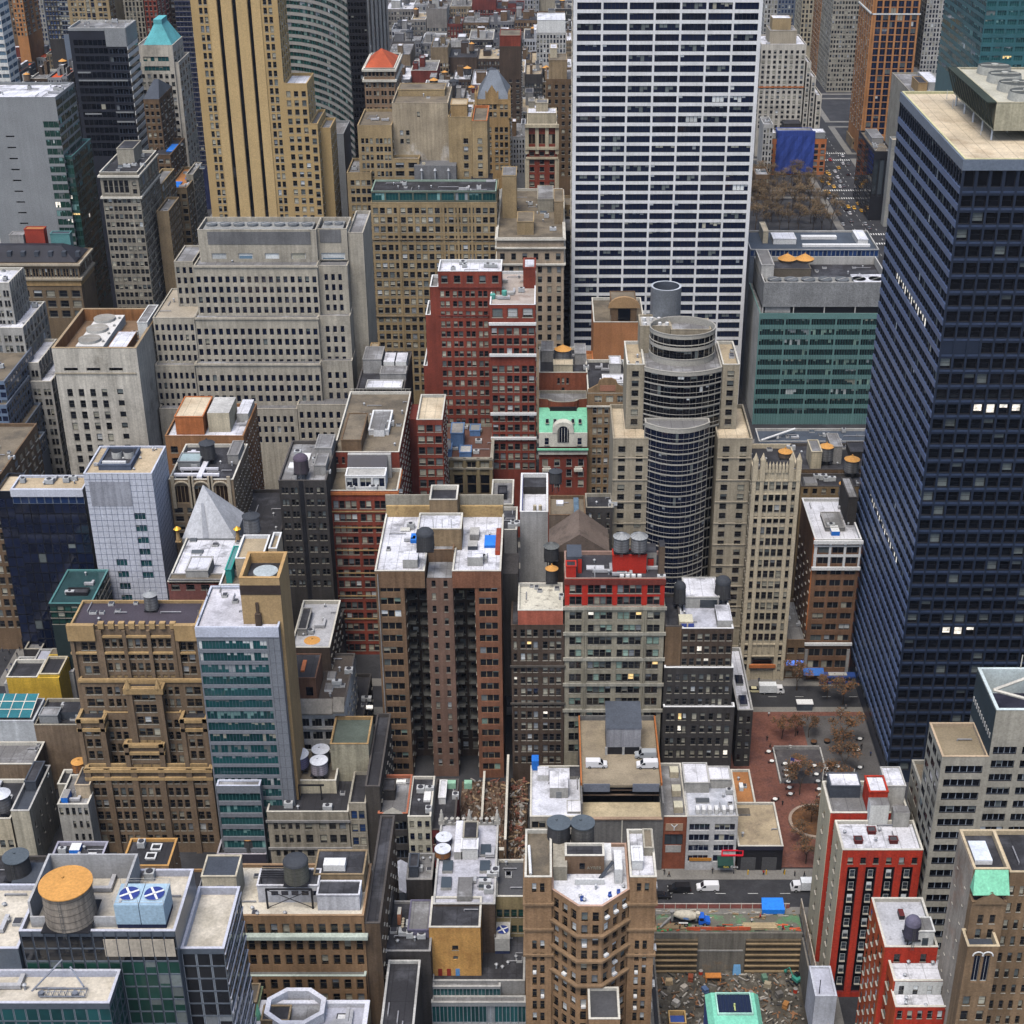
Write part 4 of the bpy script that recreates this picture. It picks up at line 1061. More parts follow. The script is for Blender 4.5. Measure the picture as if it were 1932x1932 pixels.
mb=MB();xc=(x0+x1)/2;mb.face([(xc-1.6,y0-.05,Zp+.5),(xc+.2,y0-.05,Zp+.5),(pz[0]+.3,y0+4.6,Zp+(pz[1]-Zp)*.68),(pz[0]-.4,y0+4.6,Zp+(pz[1]-Zp)*.68)]);b.part(mb,'roof_walkway',M('walk_grey',(.30,.31,.34)))
b.on(t,.3,.68,.05,.35,3.2,LGREY,R_WH);b.on(t,.02,.95,.0,.12,1.2,GREY,R_BR);b.clutter(t,5,41);b.done()
PYR=(x0,x1,y0,Zp)
b=B('low_building','cream rendered stair tower block with white copings under a water tank',clampz=zat(1110,350))
CR2=M('cream_render',(.52,.42,.30),streak=.2)
t=b.tier(413,506,1104,347,vB=1030,wall=CR2,roof=R_BR,cop=COPW,par=.7,front=F(2,v0=1120,dv=30,hv=10,nr=1,gf=.2))
q=tX(b,atY(440,1054,350)[0],atY(492,1054,350)[0],1054,352,13,CR2,roof=R_TN,cop=COPW);STAIR=q
tX(b,atY(496,1052,350)[0],atY(512,1052,350)[0],1035,358,9,CR2,roof=R_TN,cop=COPW)
b.on(t,.12,.24,.1,.7,4,M('jade_panel',(.04,.30,.26)),TEALM);b.done()
b=B('low_building','small dark block with two white cooling cabins between taller walls',clampz=zat(760,470))
t=b.tier(672,762,735,470,vB=664,wall=DGREY,roof=R_DK,cop=COPD,par=.5,front=None)
q=b.on(t,.05,.45,.45,.8,5,GREY,R_GR);b.on(t,.45,1.,.25,.45,2.5,GREY,R_GR);b.on(t,.2,.95,.0,.2,1.,LGREY,R_WH)
for k in(0,1):b.on(t,.48+k*.26,.71+k*.26,.5,.75,3.6,WPAINT,R_WH,name='cooling_cabin',lip=0)
b.on(t,.12,.3,.85,.98,4,OCHRE,R_TN);b.done()
b=B('apartment_hotel','tall dark red brick block with white coped setbacks on its left',clampz=zat(800,490))
rw=dict(dv=19.2,hv=9.8,ps=.6,sh='cream',fr='frame')
t=b.tier(826,946,512,490,vB=490,wall=RED,roof=R_WH,cop=COPW,front=[F(5,v0=520,dv=60,hv=12,nr=1,gf=.45,sh='warm'),F(5,g=2,v0=549,gf=.66,**rw)],side=F(3,v0=549,gf=.4,**rw))
for uL,v,Y,D in((810.5,541,490.5,12),(802.5,594,491,14),(798.5,690,491.5,16)):
 tX(b,atY(uL,v,490)[0],t.x0-.01 if uL>810 else atY({802.5:810.5,798.5:802.5}[uL],{802.5:541,798.5:594}[uL],490)[0]-.02,v,Y,D,RED,None,None,roof=R_GR,cop=COPW)
mb=MB()
for v in(541,594):z=zat(v,490);mb.box(t.x0-.2,t.y0-.3,z-.5,t.x1+.1,t.y0-.01,z)
b.part(mb,'belt_course',DRED)
b.clutter(t,4,3,kinds='aa');b.done()
b=B('apartment_hotel','narrower red brick wing with white belt courses and green roof vents',clampz=zat(905,476))
t=b.tier(924,1010,575,478,vB=512,wall=RED,roof=M('roof_pinkish',(.46,.40,.36),patch=(.34,.27,.23),psc=.15),cop=COPW,front=[F(3,v0=582,dv=60,hv=15,nr=1,gf=.6,gl='brown',sh='warm'),F(3,g=2,v0=619,dv=19,hv=11,gf=.74,ps=.5,nr=3),F(3,g=2,v0=690,dv=18.8,hv=11,gf=.74,ps=.6)],side=F(4,v0=619,dv=19,hv=10,gf=.3))
mb=MB()
for v in(608,667,778,824):z=zat(v,478);mb.box(t.x0-.4,t.y0-.7,z-.9,t.x1+.3,t.y0-.01,z);
b.part(mb,'belt_course',COPW)
q=b.on(t,.72,1.,.55,.85,7,RED,R_WH,lip=.5)
VG=M('vent_green',(.12,.40,.34),rough=.5)
for(fa,fb)in((.1,.5),(.14,.72),(.3,.35),(.05,.25)):
 x,y=t.x0+(t.x1-t.x0)*fa,t.y0+(t.y1-t.y0)*fb
 b.part(MB().cyl(x,y,t.z,t.z+1.6,.9,n=14).box(x+.9,y-.5,t.z+.2,x+3.2,y+.5,t.z+1.1,1),'roof_fan',[VG,LGREY])
b.done()
b=B('low_building','arched stone front block with blue metal sheds on brown roof',clampz=zat(950,462))
t=b.tier(826,927,864,462,vB=800,wall=M('olive_stone',(.30,.24,.14),streak=.35),roof=M('roof_maroon',(.12,.06,.045)),cop=GREIGE,front=[F(4,v0=872,dv=60,hv=14,nr=1,gf=.6,sty='twin',ps=.3,fr='tan'),F(4,v0=896,dv=40,hv=36,nr=1,gf=.66,gl='black',fr='tan')])
b.band(t,[0,3.4],h=.6,d=.6,mat=GREIGE);b.piers(t,[.01,.25,.5,.75,.99],w=1,d=.5,mat=M('olive_stone',(.30,.24,.14)))
BS=M('blue_shed',(.12,.22,.42),streak=.2)
b.on(t,.22,.46,.3,.62,6,BS,GREY);b.on(t,.0,.25,.1,.4,2.5,M('blue_shed',None),R_GR);b.on(t,.4,.62,.05,.25,2.2,BS,LGREY);b.on(t,.55,.75,.7,.9,2,BS,GPANEL);b.clutter(t,6,8,kinds='ah');b.done()
b=B('office_building','orange rendered blank wall block with arched pavilion on its roof',clampz=zat(700,505))
t=b.tier(1120,1216,608,520,D=26,wall=M('terracotta_render',(.42,.19,.085),var=.15,streak=.15),roof=R_BR,cop=COPE)
q=b.on(t,.35,.85,.1,.7,6,BROWN,R_BR)
mb=MB();xc=(q.x0+q.x1)/2;hw=(q.x1-q.x0)/2
pts=[(xc+hw*1.25*cos(a),q.y0-.4,q.z-.6+4.2*sin(a))for a in[pi*i/10 for i in range(11)]]
mb.face(pts);mb.face([(x,y+1.2,z)for x,y,z in reversed(pts)])
for i in range(10):mb.quad(pts[i],(pts[i][0],pts[i][1]+1.2,pts[i][2]),(pts[i+1][0],pts[i+1][1]+1.2,pts[i+1][2]),pts[i+1])
mb.box(xc-2.2,q.y0-.6,q.zb+1,xc+2.2,q.y0-.42,q.zb+5.4,1);b.part(mb,'arched_gable',[M('gable_brown',(.36,.23,.12)),glass('black')])
tX(b,t.x0-8,t.x0-.02,690,512,14,ORNG,roof=R_OR);b.done()
b=B('hotel','red brick upper block carrying a conical water tank, curved balcony below',clampz=zat(790,478))
t=b.tier(1017,1108,703,492,vB=655,wall=M('rust_red_brick',(.27,.085,.045),streak=.25),roof=R_DK,cop=COPE,front=[F(3,v0=713,dv=60,hv=10,nr=1,gf=.5,xa=.36,xb=.64),F(1,v0=731,dv=60,hv=11,nr=1,gf=.5,xa=.44,xb=.56)])
b.on(t,.3,.7,.05,.25,3.2,CREAM,R_CR);b.on(t,.05,.3,.5,.9,4,GREY,R_GR);b.on(t,.75,.98,.4,.8,4,GREY,R_GR)
poly=[(t.x0,485),(t.x0+4,484)]+[((t.x0+t.x1)/2+5.2*cos(a),484-2.2*sin(a))for a in[pi-pi*i/8 for i in range(9)]]+[(t.x1-4,484),(t.x1,485),(t.x1,491.9),(t.x0,491.9)]
t2=b.prism(poly,zat(752,485),0,M('rust_red_brick',None),{},roof=R_GR,cop=GREIGE)
mb=MB();b.part(MB().box((t.x0+t.x1)/2-4.6,481.2,zat(783,484),(t.x0+t.x1)/2+4.6,481.7,zat(762,484)),'balcony_opening',BLACKM);b.clutter(t,5,77);b.done()
b=B('town_house','beaux arts house with mint green mansard and white arched pediment',clampz=zat(935,473))
t=b.tier(1017,1108,824,473,D=11,wall=RED,rm=CREAM,par=.1,roof=R_DK,front=[F(4,v0=826.5,dv=60,hv=9,nr=1,gf=.35),F(4,v0=866,dv=19.5,hv=12,gf=.42,fr='white',ps=.5)])
x0,x1,y0,zt=t.x0,t.x1,t.y0,t.zt
zm=zat(786,477)
mb=MB();mb.quad((x0,y0+.3,zt+.1),(x1,y0+.3,zt+.1),(x1,y0+4.2,zm),(x0,y0+4.2,zm)).quad((x0,y0+4.2,zm),(x1,y0+4.2,zm),(x1,y0+11,zm+.3),(x0,y0+11,zm+.3)).face([(x1,y0+.3,zt),(x1,y0+11,zt),(x1,y0+11,zm+.3),(x1,y0+4.2,zm)]).face([(x0,y0+.3,zt),(x0,y0+4.2,zm),(x0,y0+11,zm+.3),(x0,y0+11,zt)])
b.part(mb,'mansard_roof',MINT)
xc=(x0+x1)/2;mb=MB()
W1=M('white_stone',(.70,.68,.60),streak=.1)
mb.box(x0,y0-.35,zat(842,473),x1,y0-.01,zat(816,473))
arch=[(xc-3.6,zat(816,473)),(xc+3.6,zat(816,473))]+[(xc+3.6*cos(a),zat(811,473)+3.0*sin(a))for a in[pi*i/10 for i in range(11)]]
mb.face([(x,y0-.5,z)for x,z in arch])
mb.face([(x,y0+2.5,z)for x,z in reversed(arch)])
for i in range(len(arch)):
 a,c=arch[i],arch[(i+1)%len(arch)];mb.quad((a[0],y0-.5,a[1]),(a[0],y0+2.5,a[1]),(c[0],y0+2.5,c[1]),(c[0],y0-.5,c[1]))
b.part(mb,'pediment',W1)
mb=MB();mb.face([(xc+1.9*cos(a),y0-.56,zat(812,473)+1.8*sin(a))for a in[pi*i/8 for i in range(9)]]+[(xc-1.9,y0-.56,zat(833,473)),(xc+1.9,y0-.56,zat(833,473))]);b.part(mb,'arched_window',glass('navy'))
mb=MB()
for k in range(4):mb.box(xc-1.5+k*.95,y0-.62,zat(833,473),xc-1.38+k*.95,y0-.57,zat(806,473))
b.part(mb,'arched_window_bar',W1)
for f in(.17,.33,.70,.85):
 x=x0+(x1-x0)*f;o=bpy.data.objects.new('dormer_window',winmesh('sash',1,'navy',W1,0,'white')[0]);COL.objects.link(o);o.parent=b.root;o.location=(x-b.org[0],y0+2.4-b.org[1],zat(799,475));o.scale=(1.1,1,1.5)
for f in(.16,.84):
 x=x0+(x1-x0)*f;o=bpy.data.objects.new('window',winmesh('sash',1,'navy',W1,0,'white')[0]);COL.objects.link(o);o.parent=b.root;o.location=(x-b.org[0],y0-.40-b.org[1],zat(838,473));o.scale=(1.6,1,2.6)
mb=MB();z=zat(845,473);mb.box(x0-.6,y0-1.2,z-.5,x1+.4,y0-.36,z)
b.part(mb,'green_cornice',MINT);mb=MB();mb.box(x0-.2,y0-.7,z-2.2,x1+.2,y0-.02,z-.52);b.part(mb,'frieze',W1)
mb=MB()
for f in(.16,.82):
 x=x0+(x1-x0)*f;mb.box(x-1.5,y0-.9,zat(888,473),x+1.5,y0-.02,zat(883,473));mb.box(x-1.2,y0-.3,zat(883,473),x+1.2,y0-.03,zat(880,473))
b.part(mb,'balcony',W1);b.done()
b=B('office_building','brown brick block with curved gable beside the round fronted hotel',clampz=zat(935,475))
t=b.tier(1109,1184,742,476,D=30,wall=M('olive_brick',(.27,.18,.10),streak=.3),roof=R_DK,cop=COPE,front=[F(3,v0=747,dv=60,hv=12,nr=1,gf=.55,sty='twin',fr='white',ps=.5,xa=.12,xb=.98),F(3,g=2,v0=768,dv=19.3,hv=11,gf=.7,fr='white',ps=.4,xa=.1,xb=.99)])
mb=MB();xc=(t.x0+t.x1)/2;y=t.y0;W=(t.x1-t.x0)/2
pts=[(-1,0),(1,0),(1,.16),(.5,.42),(.42,.62),(.2,.72),(-.2,.72),(-.42,.62),(-.5,.42),(-1,.16)]
H=zat(714,476)-t.zt
fr_=[(xc+px*W,t.zt+pz/.72*H)for px,pz in pts]
mb.face([(x,y,z)for x,z in fr_]);mb.face([(x,y+.8,z)for x,z in reversed(fr_)])
for i in range(len(fr_)):a,c=fr_[i],fr_[(i+1)%len(fr_)];mb.quad((a[0],y,a[1]),(a[0],y+.8,a[1]),(c[0],y+.8,c[1]),(c[0],y,c[1]))
b.part(mb,'curved_gable',M('olive_brick',None))
b.part(MB().box(xc-2.6,y-.12,t.zt+H*.15,xc+2.6,y-.01,t.zt+H*.55),'gable_panel',M('rose_panel',(.36,.17,.11)))
b.band(t,[zat(742,476)-zat(765,476)],h=.5,d=.4,mat=COPE,sides=False)
b.on(t,.4,.95,.3,.55,.8,COPW,R_WH);b.on(t,.6,.9,.65,.9,3.4,LGREY,R_WH);b.clutter(t,4,19);b.done()
b=B('hotel','tan stone hotel with bowed black glass front and round crown',clampz=zat(1180,390))
HS=M('hotel_stone',(.37,.32,.24),streak=.3,var=.12)
hw=dict(dv=18.3,hv=10,gf=.36,gl='dark',ps=.1,sty='sash',fr='frame')
zl,zu=zat(828,393),zat(688,402)
xl0,xl1=atY(1157,828,393)[0],atY(1224,828,393)[0]
xr0,xr1=atY(1355,828,393)[0],atY(1420,828,393)[0]
for xa,xb,ff,sd in((xl0,xl1,0,None),(xr0,xr1,0,None)):
 q=tX(b,xa,xb,828,393,24,HS,[F(2,v0=842,**hw)],None,roof=R_CR,cop=HS,par=1.1)
 mb=MB()
 for i in range(20):
  z=zl-6-i*3.05*1.15
  if i%2==0 and z>5:mb.box(xa,392.75,z,xb,392.99,z+.35)
 b.part(mb,'string_course',LIME)
xu0,xu1,xv0,xv1=atY(1183,688,402)[0],atY(1216,688,402)[0],atY(1364,688,402)[0],atY(1396,688,402)[0]
for xa,xb in((xu0,xu1),(xv0,xv1)):
 q=tX(b,xa,xb,688,402,18,HS,[F(1,v0=700,**hw)],None,roof=R_TN,cop=COPE,par=.8)
 b.clutter(q,3,int(xa),kinds='vh')
xc=(xl1+xr0)/2;hwid=(xr0-xl1)/2
def bow(x0,x1,y,sag,n=12):
 return[(x0+(x1-x0)*i/n,y-sag*(1-((i/n)*2-1)**2))for i in range(n+1)]
bg=dict(sty='strip',k=2,gl='black',fr='black',ps=.05,sh='dusk',gf=1.,rev=.15)
HB=M('bow_band',(.40,.38,.34),var=.08)
xb0,xb1=atY(1216.5,700,400)[0],atY(1363.5,700,400)[0]
pl=bow(xb0,xb1,401.5,4.0)
f1=F(1,v0=704,dv=20.6,hv=18.2,**bg).resolve(400)
tb=b.prism(pl+[(xb1,419.9),(xb0,419.9)],zat(697,400),0,HB,{i:[f1]for i in range(12)},roof=R_GR,par=.5)
xb2,xb3=atY(1219,806,390)[0],atY(1342,806,390)[0]
pl=bow(xb2,xb3,394,4.6)
f2=F(1,v0=814,dv=20.3,hv=18,**{**bg,'gl':'navy'}).resolve(391)
tb2=b.prism(pl+[(xb3,397),(xb2,397)],zat(806,391),0,HB,{i:[f2]for i in range(12)},roof=R_GR,par=.5)
mb=MB()
for pp,f_,cnt in((bow(xb0-.1,xb1+.1,401.2,4.05),f1,6),(bow(xb2,xb3,393.7,4.65),f2,19)):
 for r_ in range(cnt):
  z=f_.z-r_*f_.fh-f_.wh*.55
  for i in range(12):mb.tube((*pp[i],z),(*pp[i+1],z),.07,n=4)
b.part(mb,'bow_rail',HB)
cxm,cy=atY(1289,640,408)[0],411
R0=(atY(1352,640,408)[0]-atY(1227,640,408)[0])/2
zc=zat(637,402)
pts=[(cxm+R0*cos(a),cy+R0*.82*sin(a))for a in[-pi+2*pi*i/28 for i in range(28)]]
f3=F(1,v0=655,dv=22,hv=16,nr=2,**bg).resolve(402)
f3.z=zc-1.2;
tc=b.prism(pts,zc,zl+10,HB,{i:[f3]for i in range(28)},roof=R_BR,cop=HB,par=5.5,pt=.25,name='crown_drum')
mb=MB()
for k in range(28):
 p,q=pts[k],pts[(k+1)%28]
 for zz in(zc-3,zc-7.2,zc+.1):mb.tube((*p,zz),(*q,zz),.16,n=4)
b.part(mb,'drum_rail',HB)
x0=atY(1212,626,403)[0];x1=atY(1271,626,403)[0]
zq=zat(626,405)
q=b.prism([(x0,413.5),(x1,413.5),(x1,423),(x0,423)],zat(616,413.5),zu-3,HS,roof=LGREY,par=.4,name='plant_house')
for k in range(8):b.part(MB().cyl(x0+1.5+(k%4)*2.1,415+(k//4)*4,q.z,q.z+1.1,.5,n=10),'roof_vent',COPW)
x2=atY(1300,626,408)[0]
q=b.prism([(x1+.05,412),(atY(1341,640,412)[0],412),(atY(1341,640,412)[0],421),(x1+.05,421)],zc-1.5,zu,HS,roof=R_GR,par=.4,name='plant_house')
b.done()
cx_,cz_=atY(1257,539,425)
rr_=(atY(1286,540,425)[0]-atY(1228,540,425)[0])/2
b=B('chimney_stack','wide round grey metal exhaust stack behind the bowed hotel')
b.start(cx_,425-rr_)
GM=M('brushed_stack',(.26,.28,.31),rough=.4,spec=.5,metal=.4,streak=.15)
mb=MB().cyl(cx_,425,0,cz_,rr_,n=36,caps=False);b.part(mb,'shaft',GM,smooth=True)
mb=MB().cyl(cx_,425,cz_-9,cz_,rr_*.86,n=36,caps=False);mb.f=[tuple(reversed(f))for f in mb.f];mb.face([(cx_+rr_*.86*cos(2*pi*i/36),425+rr_*.86*sin(2*pi*i/36),cz_-8.9)for i in range(36)])
b.part(mb,'flue_lining',M('flue_dark',(.07,.08,.10)))
mb=MB()
for i in range(36):
 a0,a1=2*pi*i/36,2*pi*(i+1)/36
 mb.quad((cx_+rr_*cos(a0),425+rr_*sin(a0),cz_),(cx_+rr_*cos(a1),425+rr_*sin(a1),cz_),(cx_+rr_*.86*cos(a1),425+rr_*.86*sin(a1),cz_),(cx_+rr_*.86*cos(a0),425+rr_*.86*sin(a0),cz_))
b.part(mb,'rim',M('rim_pale',(.45,.48,.52),rough=.4))
b=B('office_building','teal green glass office slab with grey screened roof plant',clampz=-2)
YH=575
TE=M('teal_frame',(.13,.25,.24),rough=.45,spec=.5,var=.1)
t=b.tier(1434,1676,592,YH,D=46,wall=TE,roof=R_GR,par=.2,front=F(5,v0=602,dv=19.2,hv=11.5,gf=.93,sty='strip',k=9,gl='black',fr='teal',ps=.35,sh='green',rev=.25,nr=11),rm=TEALM,side=None)
mb=MB();mb.box(t.x0-.06,t.y0,0,t.x0-.005,t.y1,t.zt);b.part(mb,'flank_panel',M('flank_white',(.56,.57,.56),streak=.15))
mb=MB()
for i in range(6):x=t.x0+(t.x1-t.x0)*i/5;mb.box(x-.25,t.y0-.3,0,x+.25,t.y0-.01,t.zt)
for v in(594,596):pass
b.part(mb,'pier',TE)
mb=MB()
for i in range(1,50):x=t.x0+(t.x1-t.x0)*i/50;mb.box(x-.06,t.y0-.14,0,x+.06,t.y0-.012,t.zt-2)
b.part(mb,'mullion',M('mullion_teal',(.06,.12,.115),rough=.4))
t2=tX(b,t.x0+1.5,t.x1-1.5,577,YH+1.5,40,BLACKM,Zb=t.zt-.3,par=0)
b.part(MB().box(t.x0+2,YH+1.2,t.zt,t.x0+12,YH+1.48,t.zt+2.6),'slot_panel',LGREY)
for i in range(5):x=t.x0+1+(t.x1-t.x0-2)*i/4;b.part(MB().box(x-.2,YH+.4,t.zt,x+.2,YH+.9,t2.zt),'column',LGREY)
t3=tX(b,t.x0+.8,t.x1-.2,533,YH+.3,32,M('ribbed_screen',(.25,.255,.26),streak=.12,grain=.3),Zb=t2.zt+.01,par=3.2,roof=R_DK,cop=LGREY)
b.clutter(t3,10,5,a=(.1,.7),b=(.05,.3),kinds='a');b.on(t3,.72,.98,.05,.35,2.8,COPW,R_WH,lip=0)
HBOROOF=t3
q=b.on(t3,.12,.42,.5,.8,3.2,M('brown_casing',(.13,.11,.085)),R_DK);PENT=q
b.on(t3,.0,.1,.3,.9,7,LGREY,R_GR)
b.clutter(t3,8,15,a=(.45,.95),b=(.45,.95),kinds='phv')
t4=tX(b,t.x0-.3,t.x1+2,471,612,26,BLUGR,F(30,v0=473,dv=30,hv=11,nr=1,gf=.9,sty='plain',gl='blue',fr='white',ps=0),roof=M('roof_blue_grey',(.07,.085,.11)),cop=LGREY,par=.6)
b.on(t4,.2,.38,.35,.7,2.2,COPW,R_WH,lip=.1);b.on(t4,.12,.16,.4,.9,5,CREAM,R_CR);b.on(t4,.44,.72,.6,.7,1.2,COPW,COPW,lip=0);b.on(t4,.42,.95,.2,.27,1.,COPW,COPW,lip=0);b.on(t4,.86,.94,.3,.8,2.4,COPW,R_WH,lip=.1)
b.done()
b,t=simple('low_building','low block with flat blue grey roof below the teal glass slab',1432,1666,833,536,BLUGR,D=12,vb=850,front=F(12,v0=838,dv=15,hv=10,gl='navy',gf=.85,fr='silver'),roof=M('roof_blue_grey',(.07,.085,.11)),cop=LGREY,ncl=6)
b.part(MB().tube((t.x0+1,t.y0+1,t.z+1),(t.x0+15,t.y0+9,t.z+2.2),.4,n=8).box(t.x0+7.4,t.y0+4.5,t.z,t.x0+8.2,t.y0+5.3,t.z+1.2),'roof_pipe',COPW);b.done()
b=B('loft_building','dark loft rooftops with tanks between gothic block and blue steel tower',clampz=zat(960,418))
t=b.tier(1508,1660,886,434,vB=836,wall=BROWN,roof=R_DK,cop=COPD,front=F(8,v0=892,dv=20,hv=10,gf=.4))
b.on(t,.15,.28,.1,.55,6,CREAM,R_GR);b.on(t,.42,.56,.3,.8,6,GREY,R_GR);b.on(t,.7,.92,.5,.9,2.2,DGREY,R_DK);b.clutter(t,7,6)
t=b.tier(1512,1668,918,424,D=9,wall=M('tan_brown_brick',(.28,.20,.11),streak=.3),roof=R_DK,cop=COPD,front=F(9,v0=922,dv=20,hv=9,gf=.45))
b.on(t,.05,.2,.1,.6,1.6,LGREY,R_GR,lip=0);b.clutter(t,5,9,kinds='ah')
t=b.tier(1560,1650,965,416,D=7.5,wall=DGREY,roof=R_DK,cop=COPD,front=F(6,v0=975,dv=20,hv=10));b.done()
b=B('office_building','slender cream gothic loft building with pinnacled crown',clampz=0)
GO=M('gothic_terracotta',(.56,.48,.35),streak=.2,var=.1)
YG=388
t=b.tier(1422,1508,888,YG,vB=838,wall=GO,rm=DGREY,roof=R_DK,cop=GO,par=1.2,front=[F(1,v0=910,dv=21.4,hv=12.5,gf=.62,xa=.04,xb=.18,ps=.3),F(4,v0=910,dv=21.4,hv=12.5,gf=.82,xa=.22,xb=.80,ps=.35,nr=15),F(1,v0=910,dv=21.4,hv=12.5,gf=.62,xa=.84,xb=.98,ps=.3),F(1,v0=1240,dv=60,hv=16,nr=1,gf=.9,sty='plain',gl='black',ps=0,xa=.22,xb=.80),F(1,v0=1264,dv=60,hv=15,nr=1,gf=.85,sty='strip',k=4,gl='dark',ps=0,xa=.22,xb=.80)],side=F(9,v0=910,dv=21.4,hv=10,gf=.3))
b.piers(t,[.02,.195,.82,.99],w=1.1,d=.6,mat=GO,z1=t.zt+1.5)
b.piers(t,[.345,.49,.635],w=.35,d=.3,mat=GO,z0=zat(1230,YG))
mb=MB()
for i in range(9):
 x=t.x0+(t.x1-t.x0)*(.2+.6*i/8);mb.box(x-.32,t.y0-.4,t.zt-.5,x+.32,t.y0+.3,t.zt+1.8).cyl(x,t.y0-.05,t.zt+1.8,t.zt+2.9,.36,.02,n=6)
for f in(.03,.19,.82,.98):
 x=t.x0+(t.x1-t.x0)*f;mb.box(x-.7,t.y0-.75,t.zt-3,x+.7,t.y0+.5,t.zt+3.6).cyl(x,t.y0-.1,t.zt+3.6,t.zt+5.6,.75,.05,n=6)
b.part(mb,'pinnacle',GO)
b.band(t,[zat(888,YG)-zat(v,YG)for v in(905,930,975,1214,1236)],h=.45,d=.35,mat=GO,sides=False)
b.part(MB().box(t.x0+(t.x1-t.x0)*.2,t.y0-1.,4.8,t.x0+(t.x1-t.x0)*.82,t.y0-.3,5.9),'shop_fascia',ORNG);lettering(b,'SovereignBank',t.x0+(t.x1-t.x0)*.40,t.y0-.33,3.9,.85,M('letter_white',(.8,.8,.8)));b.clutter(t,4,3);b.done()
b=B('office_building','brown brick corner block with white top floors and silver roof',clampz=0)
t=b.tier(1538,1626,1018,YG,vB=940,wall=M('russet_brick',(.20,.11,.065),streak=.25),roof=R_WH,cop=COPW,front=[F(3,v0=1031,dv=20.2,hv=13,nr=2,gf=.72,sty='twin',ps=.2,xa=.06,xb=.97),F(3,v0=1073,dv=21.2,hv=12,nr=7,gf=.72,sty='twin',ps=.3,xa=.06,xb=.97),F(3,v0=1224,dv=22,hv=14,gf=.75,sty='twin',xa=.06,xb=.97)],side=F(5,v0=1073,dv=21,hv=10,gf=.25,gl='black'))
mb=MB()
za,zb=zat(1069,YG),t.zt
for a,c in((0,.06),(.315,.365),(.635,.685),(.96,1)):mb.box(t.x0+(t.x1-t.x0)*a,t.y0-.3,za,t.x0+(t.x1-t.x0)*c,t.y0-.01,zb-.6)
for v,h,d in((1018,1.1,.9),(1028,.5,.35),(1045,.9,.25),(1068,1.,.8),(1211,.9,.8)):mb.box(t.x0-d*.5,t.y0-d,zat(v,YG)-h,t.x1+d*.4,t.y0-.31,zat(v,YG))
b.part(mb,'white_trim',COPW);[b.part(MB().box(xx,t.y0-.35,0,xx+.9,t.y0-.02,11),'corner_pier',GREY)for xx in(t.x0,t.x1-.9)]
b.part(MB().box(t.x0-.25,t.y0+.3,zat(1190,YG),t.x0-.01,t.y0+1.1,t.zt),'orange_edge',ORNG)
q=b.on(t,.3,.72,.25,.62,1.2,GREY,R_GR);b.on(t,.4,.58,.15,.3,1.4,BTARP,COPW,lip=0);b.on(t,.8,1,.4,.9,9,DGREY,R_GR)
mb=MB();mb.face([(t.x0-.2,t.y0-.2,4.4),(t.x0+6,t.y0-.2,4.4),(t.x0+6,t.y0-2.6,3.2),(t.x0-.2,t.y0-2.6,3.2)]);b.part(mb,'awning',M('awning_blue',(.05,.16,.5)));b.clutter(t,4,4);b.done()
b,t=simple('low_building','small low brick shop with sloping grey roof between gothic and corner blocks',1484,1523,1208,YG+.5,BROWN,D=24,vb=None,front=F(2,v0=1222,dv=22,hv=9,gf=.6),roof=R_GR,ncl=3)
b.part(MB().box(t.x0+.5,t.y0-.3,5,t.x0+2.9,t.y0-.05,6.6).box(t.x0+3.4,t.y0-.3,5,t.x1-.6,t.y0-.05,6.6),'shop_sign',M('sign_blue',(.10,.25,.85),emit=.5));b.done()
b,t=simple('low_building','pink walled terrace block squeezed beside the blue steel tower',1612,1650,1035,395,M('pink_render',(.60,.26,.20)),D=16,vb=1290,front=F(3,v0=1048,dv=21,hv=11,gf=.5),roof=M('roof_salmon',(.62,.30,.24)));b.done()
b=B('office_tower','huge dark blue steel tower with flat cream roof on the right',clampz=-2)
YD=338;NF=26
f0=dict(sty='plain',gl='black',fr='black',ps=.0)
fa=dict(dv=33.,gf=.70,fr='black',gl='black',sh='dusk',sty='sash',rev=.5)
zrow=zat(369,YD);fh=zrow-zat(369+32.2,YD);wh=zrow-zat(369+19.5,YD)
def rows(n,i0,nr,**k):
 q=F(n,z=zrow-fh*i0,fh=fh,wh=wh,nr=nr,gf=.76,gl='black',fr='black',sh='dusk',sty='sash',rev=.5,ps=.14,mix=.12)
 return q.w(**k)
t=b.tier(1820.5,2500,300.5,YD,vB=173,wall=STEEL,rm=BLACKM,roof=R_CR,cop=M('coping_yellowish',(.62,.58,.34),var=.1),par=.5,front=[F(NF,v0=322,dv=60,hv=31,nr=1,gf=.74,**f0),rows(NF,0,9),rows(NF,9,1,lit=.0,skip=(0,1,2)),rows(NF,10,12),rows(NF,22,1),rows(NF,23,20)],side=[rows(26,-1.2,1,gf=.82),rows(26,0,4,gf=.82),rows(26,4,9,gf=.82),rows(26,13,1,gf=.9),rows(26,14,12,gf=.82),rows(26,26,1,gf=.9),rows(26,27,20,gf=.82)])
mb=MB();mf=MB();SP_=M('steel_spandrel',(.085,.125,.24),rough=.35,spec=.6,var=.1)  # left-face reflection painted in as a lighter spandrel blue
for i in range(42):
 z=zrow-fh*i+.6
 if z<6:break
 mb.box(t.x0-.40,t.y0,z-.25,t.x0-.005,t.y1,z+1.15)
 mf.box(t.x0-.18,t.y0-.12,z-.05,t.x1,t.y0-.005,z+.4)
b.part(mb,'spandrel',SP_);b.part(mf,'front_spandrel',M('steel_spandrel_front',(.042,.062,.118),rough=.35,spec=.6,var=.12))  # front spandrels: darker copy, weaker reflection painted into the colour
mb=MB()
for i in range(NF+1):x=t.x0+(t.x1-t.x0)*i/NF;mb.box(x-.26,t.y0-.24,7,x+.26,t.y0-.125,t.zt-2.4)
